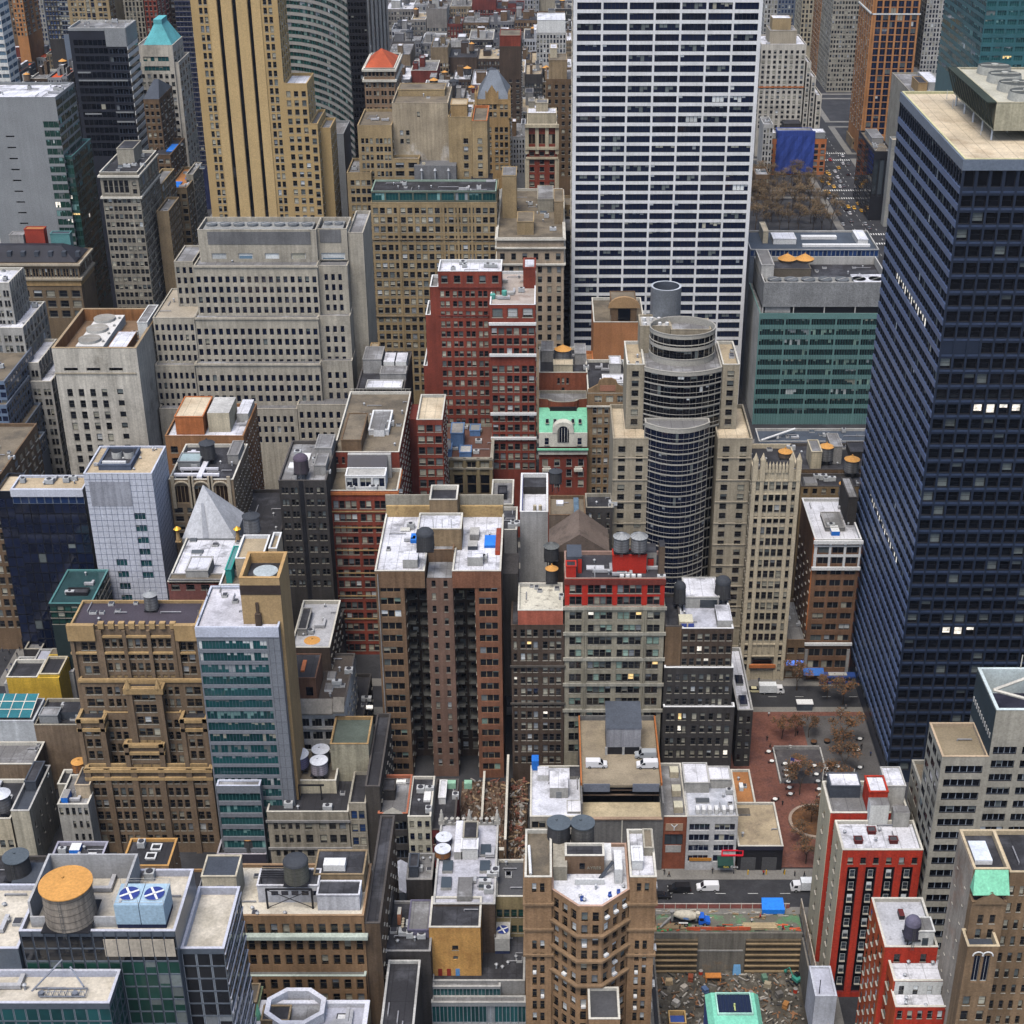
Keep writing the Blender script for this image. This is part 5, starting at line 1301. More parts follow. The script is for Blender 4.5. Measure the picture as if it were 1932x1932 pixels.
for i in range(27):y=t.y0+(t.y1-t.y0)*i/26;mb.box(t.x0-.22,y-.12,7,t.x0-.005,y+.12,t.zt-2.4)
b.part(mb,'pier',STEEL)
mb=MB();z=t.zt;mb.box(t.x0-.45,t.y0-.45,z-2.4,t.x1,t.y0-.01,z-.02).box(t.x0-.45,t.y0-.01,z-2.4,t.x0-.01,t.y1,z-.02);b.part(mb,'fascia',BLUGR)
def litrow(k,side,idx):
 for i in idx:
  z=zrow-fh*k-wh
  o=bpy.data.objects.new('lit_window',winmesh('sash',1,'black',M('win_black',FRAMES['black']),(3,4,2)[i%3],'tube')[0]);COL.objects.link(o);o.parent=b.root
  if side:n_=26;y=t.y0+(t.y1-t.y0)*(n_-1-i+.5)/n_;o.location=(t.x0+.07-b.org[0],y-b.org[1],z);o.rotation_euler=(0,0,-pi/2);o.scale=((t.y1-t.y0)/n_*.8,1,wh)
  else:x=t.x0+(t.x1-t.x0)*(i+.5)/NF;o.location=(x-b.org[0],t.y0+.40-b.org[1],z);o.scale=((t.x1-t.x0)/NF*.7,1,wh)
litrow(9,True,range(6,20));litrow(26,True,range(5,20));litrow(13,False,range(3,8));litrow(29,False,(3,4,5))
Z=t.z
x0,y0=atZ(1871,268,Z);x1=x0+42;
yb=atZ(1805,196,Z)[1]
q=b.prism([(x0,y0),(x1,y0),(x1,yb),(x0,yb)],Z+9,Z+2.6,M('plant_cream',(.46,.42,.30),streak=.3),roof=M('plant_top',(.46,.44,.36)),par=.3,name='cooling_plant')
mb=MB()
for i in range(14):y=y0+.5+(yb-y0-1)*i/13;mb.quad((x0-2.2,y-1.2,Z+9),(x0-.05,y-1.2,Z+3),(x0-.05,y+1.2,Z+3),(x0-2.2,y+1.2,Z+9))
mb.box(x0-2.3,y0,Z+8.9,x0-.05,yb,Z+9.2);b.part(mb,'louvre',M('louvre_dark',(.035,.045,.035)))
for i in range(5):y=y0+2+(yb-y0-4)*i/4;b.part(MB().tube((x0+.4,y,Z),(x0+.4,y,Z+2.6),.25),'post',COPW)
for i in range(4):
 for j in range(2):
  cx2,cy2=x0+8+j*15,y0+5+i*(yb-y0-10)/3
  b.part(MB().cyl(cx2,cy2,Z+8.6,Z+10.6,4.2,3.9,n=24,top=1).box(cx2-3.4,cy2-.3,Z+10.62,cx2+3.4,cy2+.3,Z+10.75,0).cyl(cx2,cy2,Z+10.62,Z+11,.9,n=10,m=0),'fan',[M('fan_ring',(.42,.42,.38)),M('fan_well',(.08,.085,.08))])
for(uu,vv)in((1797,205),(1900,250),(1786,187),(1850,255)):
 xx,yy=atZ(uu,vv,Z)
 b.part(MB().tube((xx,yy,Z),(xx,yy,Z+2.4),.08,n=5),'roof_pole',COPW)
b.done()
b=B('office_building','red brick loft block with brown flat roof and white rooftop penthouse',clampz=zat(1235,402))
t=tA=b.tier(628,753,853,417,vB=739,wall=RED,roof=R_BR,cop=COPE,par=.8,front=F(3,v0=862,dv=21,hv=11,gf=.4,xa=0,xb=.3),side=F(13,v0=862,dv=21.4,hv=10,gf=.5,ps=.2,gl='black'))
q=b.on(t,.13,.43,.02,.45,4.2,BROWN,R_BR);b.on(t,.47,.78,.3,.62,1.6,COPW,R_GR,lip=.4);b.on(t,.55,.72,.28,.4,2.2,COPW,R_GR,lip=0);b.clutter(t,7,51,kinds='hvp')
mb=MB()
for i in range(16):x=t.x0+.5+i*(t.x1-t.x0-1)/15;mb.tube((x,t.y1-.3,t.zt),(x,t.y1-.3,t.zt+1.1),.05,n=4)
mb.tube((t.x0,t.y1-.3,t.zt+1.1),(t.x1,t.y1-.3,t.zt+1.1),.06,n=4);b.part(mb,'railing',COPE)
tX(b,tA.x1+3.4,tA.x1+11.5,792,441,20,RED,F(3,v0=802,dv=21,hv=12,gf=.7,ps=.6),F(6,v0=802,dv=21,hv=10,gf=.5,ps=.2),roof=R_CR,cop=COPE)
mb=MB();mb.box(tA.x1+.01,450,0,tA.x1+3.39,462,tA.zt-4);b.part(mb,'link_wall',DRED)
Yb=402
rr=dict(v0=970,dv=21.3,hv=12,ps=.5)
tB=b.tier(617,750,926,Yb,D=14.9,wall=RED,roof=R_BR,cop=COPE,par=1.,front=[F(4,gf=.8,xa=.07,xb=.41,**rr),F(2,gf=.8,xa=.45,xb=.62,**rr),F(3,gf=.8,xa=.66,xb=.91,**rr),F(4,v0=945,dv=60,hv=13,nr=1,gf=.8,xa=.07,xb=.41),F(2,v0=945,dv=60,hv=13,nr=1,gf=.8,xa=.45,xb=.62),F(3,v0=945,dv=60,hv=13,nr=1,gf=.8,xa=.66,xb=.91)],side=F(5,v0=945,dv=21.4,hv=10,gf=.5,ps=.2,gl='black'))
b.band(tB,[zat(926,Yb)-zat(v,Yb)for v in(964,994,1037,1080,1123,1166)],h=.35,d=.25,mat=OCHRE)
b.band(tB,[.3],h=1.,d=.3,mat=ORNG)
q=b.prism([(tB.x0+5.2,tB.y0+2.5),(tB.x0+17,tB.y0+2.5),(tB.x0+17,tB.y0+8),(tB.x0+5.2,tB.y0+8)],tB.z+4.6,tB.z,COPW,{0:[F(3,z=tB.z+3.9,fh=9,wh=2.9,nr=1,gf=.75,sty='twin',gl='navy',fr='white',sh='white')]},roof=LGREY,par=.3,name='penthouse')
mb=MB().quad((q.x0,q.y1+.1,q.z+.2),(q.x1,q.y1+.1,q.z+.2),(q.x1,q.y1+2.6,q.z+3.2),(q.x0,q.y1+2.6,q.z+3.2)).box(q.x0,q.y1+2.6,tB.z,q.x1+1,q.y1+4,q.z+3.4,1);b.part(mb,'sloped_glazing',[glass('navy'),LGREY])
b.clutter(tB,5,61,b=(.02,.15));b.done()
b=B('apartment_house','narrow soot dark brick block with tank and white pads on roof',clampz=zat(1125,395))
t=b.tier(525,615,907,395,vB=832,wall=DGREY,roof=R_GR,cop=COPD,front=[F(2,g=2,v0=920,dv=22.5,hv=10,gf=.6,ps=.5,sh='dusk',xa=.02,xb=.42),F(2,g=2,v0=920,dv=22.5,hv=10,gf=.6,ps=.5,sh='dusk',xa=.52,xb=.98)],side=None)
b.part(MB().box(t.x0+(t.x1-t.x0)*.42,t.y0-.02,0,t.x0+(t.x1-t.x0)*.52,t.y0-.005,t.zt),'soot_streak',BLACKM)  # black full-height strip between the two window groups
b.on(t,.15,.5,.55,.72,.5,COPW,COPW,lip=0);b.on(t,.1,.38,.35,.48,.5,COPW,COPW,lip=0);b.on(t,.62,.98,.6,.95,3.5,GREY,R_GR);b.on(t,.7,.95,.2,.5,3,GREY,R_GR);b.clutter(t,4,8,kinds='ah')
DARKN=t;b.done()
b,t=simple('office_building','dark backed block in shadow between pyramid roof and soot dark block',440,528,1010,400,DGREY,D=30,vb=1130,front=F(5,v0=1022,dv=22,hv=10,gf=.5,ps=.3,sh='dusk'),roof=R_DK);b.done()
b=B('low_building','low block with plain pale grey roof and dark windowed flank',clampz=zat(1300,345))
t=b.tier(548,622,1222,345,vB=1133,wall=DBROWN,roof=M('roof_pale_grey',(.42,.42,.44),patch=(.34,.34,.36),psc=.3),cop=COPE,side=F(7,v0=1232,dv=22,hv=10,gf=.45,ps=.3))
b.on(t,.08,.32,.3,.75,2,GREY,R_DK);b.clutter(t,4,5,kinds='hv');b.done()
b,t=simple('low_building','dark low yard building between red loft block and pale roofed block',560,640,1190,385,DGREY,D=12,vb=1250,roof=R_GR,front=None);b.done()
b=B('apartment_house','tall brown brick twin winged block with fire escape courts',clampz=zat(1470,340))
YE=340
EB=M('umber_brick',(.20,.125,.075),streak=.35,brick=.16)
EB2=M('umber_brick_red',(.235,.105,.062),streak=.3,brick=.16)
Z=zat(1077,YE)
X=lambda u,v=1077:atY(u,v,YE)[0]
ew=dict(dv=23.8,hv=13.5,sty='strip',k=3,gf=.72,ps=.45,sh='green',fr='tan')
yb=atZ(0,968,Z)[1]
xs=[X(707),X(761),X(803),X(853),X(895),X(945)]
def fe(**k):return F(1,v0=1104,**{**ew,**k}).resolve(YE)
W1_=b.prism([(xs[0],YE),(xs[1],YE),(xs[1],YE+10),(xs[0],YE+10)],Z-3,0,EB,{0:[fe()],1:[F(2,z=fe().z,fh=fe().fh,wh=fe().wh,gf=.3)]},par=0)
W2_=b.prism([(xs[4],YE),(xs[5],YE),(xs[5],YE+10),(xs[4],YE+10)],Z-3,0,EB2,{0:[fe()],3:[F(2,z=fe().z,fh=fe().fh,wh=fe().wh,gf=.3)]},par=0)
SP2=b.prism([(xs[2],YE+.6),(xs[3],YE+.6),(xs[3],YE+10),(xs[2],YE+10)],Z-2.5,0,M('plum_brown_brick',(.19,.115,.085),streak=.3),{0:[F(2,z=fe().z+1,fh=fe().fh,wh=fe().wh*.8,gf=.3,ps=.3,mx=.3)],1:[F(2,z=fe().z,fh=fe().fh,wh=fe().wh*.8,gf=.3)],3:[F(2,z=fe().z,fh=fe().fh,wh=fe().wh*.8,gf=.3)]},par=0)
cf=F(3,z=fe().z,fh=fe().fh,wh=fe().wh,gf=.5,ps=.3)
BK=b.prism([(xs[0],YE+10.01),(xs[5],YE+10.01),(xs[5],yb),(xs[0],yb)],Z-3,0,DBROWN,{0:[cf.w(xa=.23,xb=.40,n=2),cf.w(xa=.62,xb=.79,n=2)]},par=0)
for(a,c,mt)in((0,2,EB),(3,5,EB2)):
 t=b.prism([(xs[a],YE-.15),(xs[c]-(.3 if c==2 else 0),YE-.15),(xs[c]-(.3 if c==2 else 0),yb),(xs[a]+(.3 if a==3 else 0),yb)],Z,Z-5,mt,{},par=.7,roof=R_WH,cop=COPE)
 if a==0:TL=t
 else:TR=t
q=b.prism([(xs[2],YE+9),(xs[3],YE+9),(xs[3],yb-2),(xs[2],yb-2)],Z+1,Z-3,EB,{},par=.5,roof=R_GR)
q2=b.prism([(X(782),YE+12),(X(867),YE+12),(X(867),YE+21),(X(782),YE+21)],Z+5.6,Z-.5,M('tan_bulkhead',(.30,.215,.13),streak=.3),{},par=.5,roof=R_WH,cop=COPE,name='bulkhead')
EROOF=q2
q3=b.prism([(X(800),YE+24),(X(855),YE+24),(X(855),yb+1),(X(800),yb+1)],Z+8,Z,M('tan_bulkhead',None),{},par=1.2,roof=R_DK,cop=COPE,name='bulkhead')
mb=MB()
for xa,xb in((xs[0]+.2,X(798)),(X(857),xs[5]-.2)):
 mb.box(xa,yb-1.0,Z-.7,xb,yb-.2,Z+2.6)
b.part(mb,'rear_parapet',M('buff_parapet',(.52,.36,.17),var=.2,patch=(.38,.25,.12),psc=.5))
mb=MB()
for xa,xb in((xs[0],X(798)),(X(857),xs[5])):mb.box(xa,yb-.2,Z-.7,xb,yb+.3,Z+5.6)
b.part(mb,'rear_screen',GREIGE)
for k in range(13):
 z=fe().z-fe().wh-k*fe().fh*1.0-.4
 if z<4:break
 for xa,xb in((xs[1]+.3,xs[1]+2.3),(xs[2]-2.2,xs[2]-.3),(xs[3]+.3,xs[3]+2.2),(xs[4]-2.3,xs[4]-.3)):
  mb=MB();mb.box(xa,YE+3.2,z,xb,YE+6.4,z+.14)
  for x in(xa,xb):mb.box(x-.04,YE+3.2,z,x+.04,YE+6.4,z+1.0)
  mb.box(xa,YE+3.16,z+.9,xb,YE+3.24,z+1.0)
  b.part(mb,'fire_escape',M('escape_iron',(.07,.07,.065)))
b.part(MB().tube((X(712),YE-.3,4),(X(712),YE-.3,Z-1),.16),'downpipe',GREY)
b.on(TL,.55,.85,.08,.22,2.6,LGREY,R_WH,lip=0,name='air_handler');b.on(TR,.3,.62,.12,.24,2.6,LGREY,R_WH,lip=0,name='air_handler')
b.on(TL,.62,.8,.5,.62,1.,BTARP,BTARP,lip=0,name='tarpaulin');b.on(TR,.62,.9,.42,.6,.8,BTARP,BTARP,lip=0,name='tarpaulin');b.on(TR,.3,.5,.55,.68,1.8,GREY,LGREY,lip=0,name='skylight');b.on(TR,.28,.48,.36,.46,1.6,SLATE,LGREY,lip=0,name='skylight')
b.on(TR,.86,.96,.3,.7,1.2,M('red_board',(.5,.08,.04)),RED,lip=0,name='deck_box')
b.clutter(TL,5,71,a=(.05,.5));b.clutter(TR,4,72,a=(.5,.95));
for f in(.25,.6,.95):
 b.part(MB().tube((X(800+50*f),YE+13,q2.z),(X(800+50*f),YE+13,q2.z+3),.12),'vent_pipe',COPW)
b.done()
b=B('low_building','grey roofed block with stepped parapets behind the twin winged block',clampz=zat(1010,400))
t=b.tier(926,968,952,400,vB=905,wall=GREIGE,roof=R_GR,cop=COPE,front=F(2,v0=962,dv=20,hv=9,gf=.4));b.on(t,.3,.7,.3,.6,2,BLACKM,R_DK)
t=b.tier(924,975,1000,380,D=14,wall=GREY,roof=R_DK,cop=COPE);b.clutter(t,5,14,kinds='pa');b.clutter(t,4,24,kinds='pa');b.done()
b=B('low_building','white walled lift tower with open top and blue lining',clampz=zat(1050,390))
t=b.tier(981,1034,966,390,vB=893,wall=M('white_grey_render',(.44,.44,.45),streak=.2),roof=R_WH,cop=COPW,par=3.2,pt=.5)
b.part(MB().box(t.x0+1.4,t.y0+1.2,t.z,t.x0+4.6,t.y0+5,t.z+.8),'roof_hatch',COPW);b.on(t,.1,.95,.7,.95,2.4,DGREY,R_DK,lip=0)
b.part(MB().box(t.x0+.51,t.y0+.51,t.z,t.x0+.60,t.y1-.52,t.z+2.9),'lining',M('lining_blue',(.09,.10,.62)))
for k in(0,1):b.part(MB().cyl(t.x0+4.2+k*1.6,t.y0+6.5,t.z,t.z+2,.5,n=10),'roof_vent',CREAM)
b.done()
b=B('low_building','brown gabled hall with broad dull roof behind the red topped loft',clampz=zat(1090,370))
t=b.tier(1036,1150,1042,366,D=10,wall=DBROWN,roof=R_BR,par=.1)
GR_=M('brown_felt_roof',(.15,.115,.095),patch=(.11,.085,.07),psc=.3)
xm=(t.x0+t.x1)/2;mb=MB()
mb.face([(t.x0,t.y0,t.zt+.1),(xm,t.y0,t.zt+5.5),(xm,t.y1+3,t.zt+6.5),(t.x0,t.y1+3,t.zt+.1)]).face([(xm,t.y0,t.zt+5.5),(t.x1,t.y0,t.zt+.1),(t.x1,t.y1+3,t.zt+.1),(xm,t.y1+3,t.zt+6.5)]).face([(t.x0,t.y0,t.zt+.1),(t.x1,t.y0,t.zt+.1),(xm,t.y0,t.zt+5.5)])
b.part(mb,'gable_roof',GR_)
t2=b.tier(1036,1105,972,382,vB=935,wall=M('brown_felt_wall',(.17,.13,.10),streak=.3),roof=R_BR,cop=BROWN)
b.on(t2,.68,.82,.1,.9,.9,LGREY,glass('sky'),lip=0,name='skylight');b.on(t2,.2,.4,.6,.8,.7,LGREY,R_WH,lip=0)
t3=b.tier(1105.5,1156,958,390,D=9,wall=DGREY,roof=R_DK,cop=GREIGE,front=F(3,v0=968,dv=19,hv=9,gf=.3,ps=.6,fr='tan'));b.clutter(t3,4,6);b.done()
b=B('loft_building','dark brown brick loft with salmon top storey and stained pale roof',clampz=zat(1450,338))
t=b.tier(977,1062,1152,338,vB=1100,wall=M('salmon_render',(.42,.12,.075),streak=.25),roof=M('roof_bone',(.60,.57,.48),patch=(.16,.14,.12),pth=.60,psc=.45),cop=COPE,front=[F(2,v0=1163,dv=60,hv=10.5,nr=1,gf=.36,g=1,xa=.05,xb=.4),F(2,v0=1163,dv=60,hv=10.5,nr=1,gf=.4,xa=.58,xb=.97)],Zb=zat(1179,338))
lw=dict(dv=22.6,hv=12,ps=.5,lit=.05,sh='cream',gf=.66)
t2=tX(b,t.x0-1.8,t.x1+.4,1180,337.9,22,DBROWN,[F(3,v0=1188,xa=.16,xb=.52,nr=12,**lw),F(3,v0=1188,xa=.58,xb=.96,nr=12,**lw),F(1,v0=1188,xa=.02,xb=.13,nr=12,**{**lw,'gf':.5})],roof=R_DK,par=.1)
b.band(t2,[zat(1180,338)-zat(v,338)for v in(1255,1325)],h=.5,d=.4,mat=M('sooty_course',(.09,.08,.07)),sides=False)
b.part(MB().box(t.x0-6,350,20,t.x0-.1,361,t.zt+4),'rear_wing',DGREY);b.clutter(t,4,83,b=(.5,.95),kinds='hv')
b.done()
BONE=t
b=B('loft_building','grey loft block with bright red top floors and red roof house',clampz=zat(1420,338))
b_red=M('poppy_paint',(.46,.03,.018),streak=.12,var=.1)
YR=338
LS=M('loft_stone',(.33,.30,.23),streak=.3)
base=dict(dv=23.7,hv=12.8,gf=.88,ps=.45,lit=.03,sh='green')
bays=((2,.045,.17),(4,.23,.475),(4,.525,.77),(2,.825,.955))
zc=zat(1143,YR)
fr=[F(n,v0=1155-23.7*0,xa=a,xb=c,**base)for n,a,c in bays]
t=b.tier(1066,1255,1143,YR,D=22,wall=LS,roof=R_DK,par=.1,front=fr)
t2=b.tier(1066,1255,1092,YR-.02,vB=1040,Zb=zc-.3,wall=b_red,rm=DRED,roof=M('roof_ink',(.05,.047,.055),patch=(.16,.16,.17),pth=.62,psc=.22),cop=M('coping_red_dark',(.34,.22,.18)),front=[F(n,v0=1104,dv=21.5,hv=14,nr=2,xa=a,xb=c,gf=.92,ps=.3,lit=.03,zmin=.5)for n,a,c in bays])
b.band(t2,[.2],h=1.5,d=.2,mat=DRED,sides=False)
b.band(t,[zat(1143,YR)-zat(v,YR)for v in(1144,1192,1240,1288,1337)],h=.9,d=.45,mat=M('loft_course',(.38,.36,.30),streak=.3),sides=False)
b.piers(t,[.19,.21,.79,.81],w=.35,d=.4,mat=LS)
q=b.on(t2,.48,.82,.3,.52,5.2,b_red,R_DK,name='tank_house');TANKH=q
b.on(t2,.02,.17,.35,.8,4.5,SLATE,SLATE,lip=0);b.on(t2,.01,.11,.05,.25,4,b_red,R_DK);b.on(t2,.13,.17,.3,.5,4.2,b_red,R_DK,lip=0)
b.on(t2,.82,.93,.5,.85,4.5,GREY,R_DK,lip=0);b.on(t2,.84,.9,.45,.52,3,b_red,R_DK,lip=0);b.on(t2,.94,.995,.15,.4,9,M('chimney_brick',(.12,.085,.06)),R_DK,name='chimney',lip=.1)
b.on(t2,.22,.40,.42,.55,.4,R_WH,R_WH,lip=0);
for k in range(4):b.part(MB().box(t2.x0+14+k*1.5,t2.y0+1.4,t2.z,t2.x0+15+k*1.5,t2.y0+2.2,t2.z+1.1),'air_handler',COPW)
b.clutter(t2,6,91,b=(.05,.3));b.done()
RT2=t2
b=B('loft_building','dark brick loft with pale roof, white ledges and two domed tanks',clampz=zat(1430,338))
f6=dict(dv=23.3,hv=11.5,ps=.5,lit=.04,sh='cream',gf=.62)
t=b.tier(1287,1384,1186,YR,vB=1100,Zb=zat(1262,YR),wall=DBROWN,roof=M('roof_silver_blue',(.52,.53,.60),patch=(.36,.37,.42),psc=.2),cop=COPW,front=[F(7,v0=1196,nr=3,**f6)])
t1=b.tier(1256,1286.5,1182,YR,vB=1120,Zb=zat(1262,YR),wall=BROWN,roof=R_DK,cop=COPD)
tl=b.tier(1254,1384,1260,YR-1.2,D=22,wall=DGREY,roof=R_GR,cop=COPW,par=.2,front=[F(5,v0=1272,xa=.02,xb=.6,nr=3,**{**f6,'gf':.5}),F(4,v0=1272,xa=.6,xb=.97,nr=3,**{**f6,'gf':.55})])
tl2=b.tier(1252,1386,1334,YR-2.4,D=1.1,wall=DGREY,roof=R_GR,cop=COPW,par=.2,front=[F(2,g=2,v0=1346,xa=.02,xb=.35,nr=4,**f6),F(5,v0=1346,xa=.38,xb=.97,nr=4,**{**f6,'gf':.5})])
q=b.on(t,.12,.8,.5,.95,3.2,LGREY,R_WH);b.part(MB().box(q.x0+4,q.y0-.3,q.zb+.6,q.x0+8.5,q.y0-.02,q.zb+2.6),'door',glass('grey'))
b.on(t,.7,.99,.08,.42,2.2,LGREY,R_WH,lip=0);q=b.on(t,-.05,.22,.04,.2,2.4,CREAM,M('unit_top',(.55,.52,.40)),lip=0,name='condenser')
for k in(0,1):b.part(MB().box(q.x0+.4+k*1.9,q.y0-.08,q.zb+.4,q.x0+1.9+k*1.9,q.y0-.01,q.zb+1.9),'fan_grille',M('grille_blue',(.05,.08,.3)))
b.clutter(t,4,33,kinds='vp');b.done()
ROOFR=t
b=B('low_building','low white roofed strip with square skylights beside the brick plaza',clampz=0)
t=b.tier(1392,1421,1340,345,vB=1222,wall=DGREY,roof=R_WH,cop=LGREY,front=F(2,v0=1352,dv=24,hv=10,gf=.4,ps=.6))
for k in(.1,.42):b.on(t,.25,.75,k,k+.14,.7,LGREY,glass('navy'),lip=0,name='skylight')
b.done()
b=B('parking_garage','concrete parking garage with open deck, tan ramp and roof lift house',clampz=0)
GW_=M('garage_grey',(.17,.165,.16),streak=.3)
DECK=M('garage_deck',(.30,.25,.18),patch=(.23,.19,.14),psc=.2)
xg0,xg1=atY(1099,1544,302)[0],atY(1249,1544,302)[0]
zf=zat(1546,302)
b.start((xg0+xg1)/2,302)
mb=MB()
mb.box(xg0,302,0,xg1,302.5,zf);mb.box(xg0-.4,302.01,0,xg0,338,zf+5);mb.box(xg1,302.01,0,xg1+.4,338,zf+5);mb.box(xg0,337.5,0,xg1,338,zf+6)
b.part(mb,'wall',GW_)
b.part(MB().box((xg0+xg1)/2-.15,301.8,0,(xg0+xg1)/2+.15,301.98,zf),'downpipe',COPE)
b.part(MB().box(xg0,302.5,zf-1.3,xg1,309.5,zf-.6),'ramp',M('ramp_tan',(.46,.38,.25),patch=(.36,.30,.20),psc=.25))
b.part(MB().box(xg0-.1,301.7,zf,xg1+.1,302.6,zf+.35),'parapet',M('edge_rust',(.34,.24,.17)))
zd=zat(1482,309.5)
b.part(MB().box(xg0,309.6,zd-.7,xg1,337.4,zd),'deck',DECK)
for k in range(2):
 z=zf+.9+k*1.55;b.part(MB().box(xg0+.2,310.2,z,xg1-.2,310.6,z+.28),'beam',M('beam_rust',(.20,.14,.10)))
for xa,xb in((xg0+.3,xg0+7),(xg1-7,xg1-.3)):b.part(MB().box(xa,309.4,zd-1.9,xb,309.58,zd+.5),'deck_guard',M('guard_blue_grey',(.20,.22,.27)))
for xx in(xg0-.4,xg1):b.part(MB().box(xx,309,zd,xx+.4,337.9,zd+1.3),'deck_parapet',M('edge_orange',(.42,.15,.05)))
xa,xb=atZ(1143,1412,zd)[0],atZ(1207,1412,zd)[0]
ya=atZ(0,1424,zd)[1]
q=b.prism([(xa,ya),(xb,ya),(xb,ya+9),(xa,ya+9)],zd+8.2,zd+2.4,M('lift_house_grey',(.34,.34,.37),streak=.35),{},par=0,roof=SLATE,name='lift_house')
b.part(MB().face([(xa-.2,ya-.2,zd+8.3),(xb+.2,ya-.2,zd+8.3),(xb+.2,ya+9,zd+10.5),(xa-.2,ya+9,zd+10.5)]).box(xa,ya+8.8,zd+8,xb,ya+9,zd+10.4),'lift_roof',SLATE)
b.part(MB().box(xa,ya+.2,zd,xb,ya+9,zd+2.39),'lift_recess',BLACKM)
for x in(xa,(xa+xb)/2,xb):b.part(MB().box(x-.3,ya-.1,zd,x+.3,ya+.19,zd+2.39),'column',LGREY)
DECKZ=zd
b=B('low_building','white roofed low building with little gabled roof house',clampz=0)
t=b.tier(1000,1098,1541,302,vB=1445,wall=M('dusty_white',(.40,.37,.32),streak=.3),roof=M('roof_white_blue',(.66,.67,.74),patch=(.46,.47,.52),psc=.2),cop=COPE,par=.4,front=[F(3,v0=1550,dv=24,hv=13,gf=.8,sty='strip',k=2,fr='tan')])
q=b.on(t,.38,.74,.38,.72,3.2,LGREY,R_WH,lip=0);b.part(MB().box(q.x0+1.6,q.y0-.1,q.zb,q.x0+3,q.y0-.01,q.zb+2),'door',GPANEL)
b.on(t,.72,1.,.08,.3,.6,LGREY,R_WH,lip=.1);b.on(t,.14,.36,.72,.9,1.8,COPW,R_WH,lip=0);b.on(t,.78,.98,.75,.95,1,GREY,R_DK,lip=0);b.on(t,.02,.16,.93,1.06,3,BTARP,BTARP,lip=0,name='blue_tank');b.done()
b=B('low_building','narrow red brick firehouse style building with light emblem panel',clampz=0)
t=b.tier(1249,1297,1541,302.5,vB=1440,wall=M('firehouse_brick',(.28,.09,.05),streak=.2),roof=R_GR,cop=COPE,par=.6,front=[F(1,v0=1574,dv=60,hv=21,nr=1,gf=.72,sty='strip',k=3,gl='grey',fr='black',ps=.2),F(1,v0=1624,dv=60,hv=18,nr=1,gf=.6,sty='plain',gl='black',ps=0)])
xc=(t.x0+t.x1)/2
b.part(MB().box(t.x0+1,t.y0-.15,zat(1569,302),t.x1-1,t.y0-.01,zat(1556,302)),'sign_panel',M('sign_stone',(.40,.28,.20)))
z=zat(1568,302);b.part(MB().tube((xc,t.y0-.2,z),(xc,t.y0-.2,z+.9),.13).tube((xc,t.y0-.2,z+.9),(xc-.75,t.y0-.2,z+1.8),.13).tube((xc,t.y0-.2,z+.9),(xc+.75,t.y0-.2,z+1.8),.13),'emblem_letter',COPW)
b.part(MB().box(t.x0+1.2,t.y0-.1,zat(1610,302),t.x1-1.2,t.y0-.01,zat(1597,302)),'grey_panel',LGREY)
for f in(.1,.4,.75):b.on(t,.5,.85,f,f+.12,1.8,CREAM,M('unit_top',None),lip=0,name='air_handler')
b.done()
b=B('low_building','four storey white building with strip windows and cafe awning',clampz=0)
t=b.tier(1297,1393,1541,302,vB=1455,wall=M('white_facade',(.55,.55,.56),streak=.15),roof=M('roof_zinc',(.40,.42,.47),patch=(.56,.57,.62),pth=.5,psc=.2),cop=LGREY,par=.5,front=[F(2,v0=1554.5,dv=19.8,hv=12.5,nr=4,gf=.8,sty='strip',k=4,gl='navy',fr='silver',ps=.25)])
b.on(t,.0,.5,.55,1.,3,LGREY,R_WH);b.on(t,.5,.95,.65,.95,2.6,LGREY,R_WH)
for f in(.18,.3,.42,.55,.7,.84):b.on(t,f,f+.07,.08,.18,1.5,COPW,COPW,lip=0,name='air_handler')
b.clutter(t,7,3,b=(.1,.5))
mb=MB();mb.face([(t.x0+8,t.y0-.01,4.6),(t.x1-.6,t.y0-.01,4.6),(t.x1-.6,t.y0-2,3.2),(t.x0+8,t.y0-2,3.2)]).face([(t.x0+8,t.y0-2,3.2),(t.x1-.6,t.y0-2,3.2),(t.x1-.6,t.y0-2,2.5),(t.x0+8,t.y0-2,2.5)]);b.part(mb,'awning',M('awning_dark_green',(.015,.05,.04)))
b.part(MB().box(t.x0+9,t.y0-.25,4.8,t.x0+14.5,t.y0-.05,5.2).box(t.x0+9,t.y0-.25,6.4,t.x0+14.5,t.y0-.05,6.7).box(t.x0+9,t.y0-.25,5.21,t.x0+9.3,t.y0-.05,6.39).box(t.x0+14.2,t.y0-.25,5.21,t.x0+14.5,t.y0-.05,6.39),'neon_sign',M('neon_red',(.5,.015,.03),emit=.35))
b.part(MB().box(t.x0+1,t.y0-.2,3.2,t.x0+6.6,t.y0-.02,4.1),'shop_fascia',M('fascia_orange',(.5,.22,.04)));CAFE=(t,b)
lettering(b,'Cafe',t.x0+9.4,t.y0-2.06,2.62,.75,M('letter_yellow',(.75,.6,.1)));lettering(b,'Cello',t.x0+11.2,t.y0-2.06,2.58,.9,M('letter_white',(.8,.8,.8)))
b.done()
b=B('parking_garage','low tan roofed loading garage with black open front beside plaza',clampz=0)
t=b.tier(1393,1478,1597,302,vB=1514,wall=BLACKM,roof=R_TN,cop=COPE,par=.5)
b.part(MB().box(t.x0,t.y0-.3,t.zt-1,t.x1,t.y0-.01,t.zt+.1),'fascia',M('fascia_dark',(.03,.03,.05)))
for f in(.08,.55):b.part(MB().box(t.x0+(t.x1-t.x0)*f,t.y0-.12,.15,t.x0+(t.x1-t.x0)*(f+.33),t.y0-.02,4.2),'roller_door',M('roller_grey',(.09,.09,.095)))
b.on(t,.05,.4,.72,.86,.6,GREY,R_BR,lip=0)
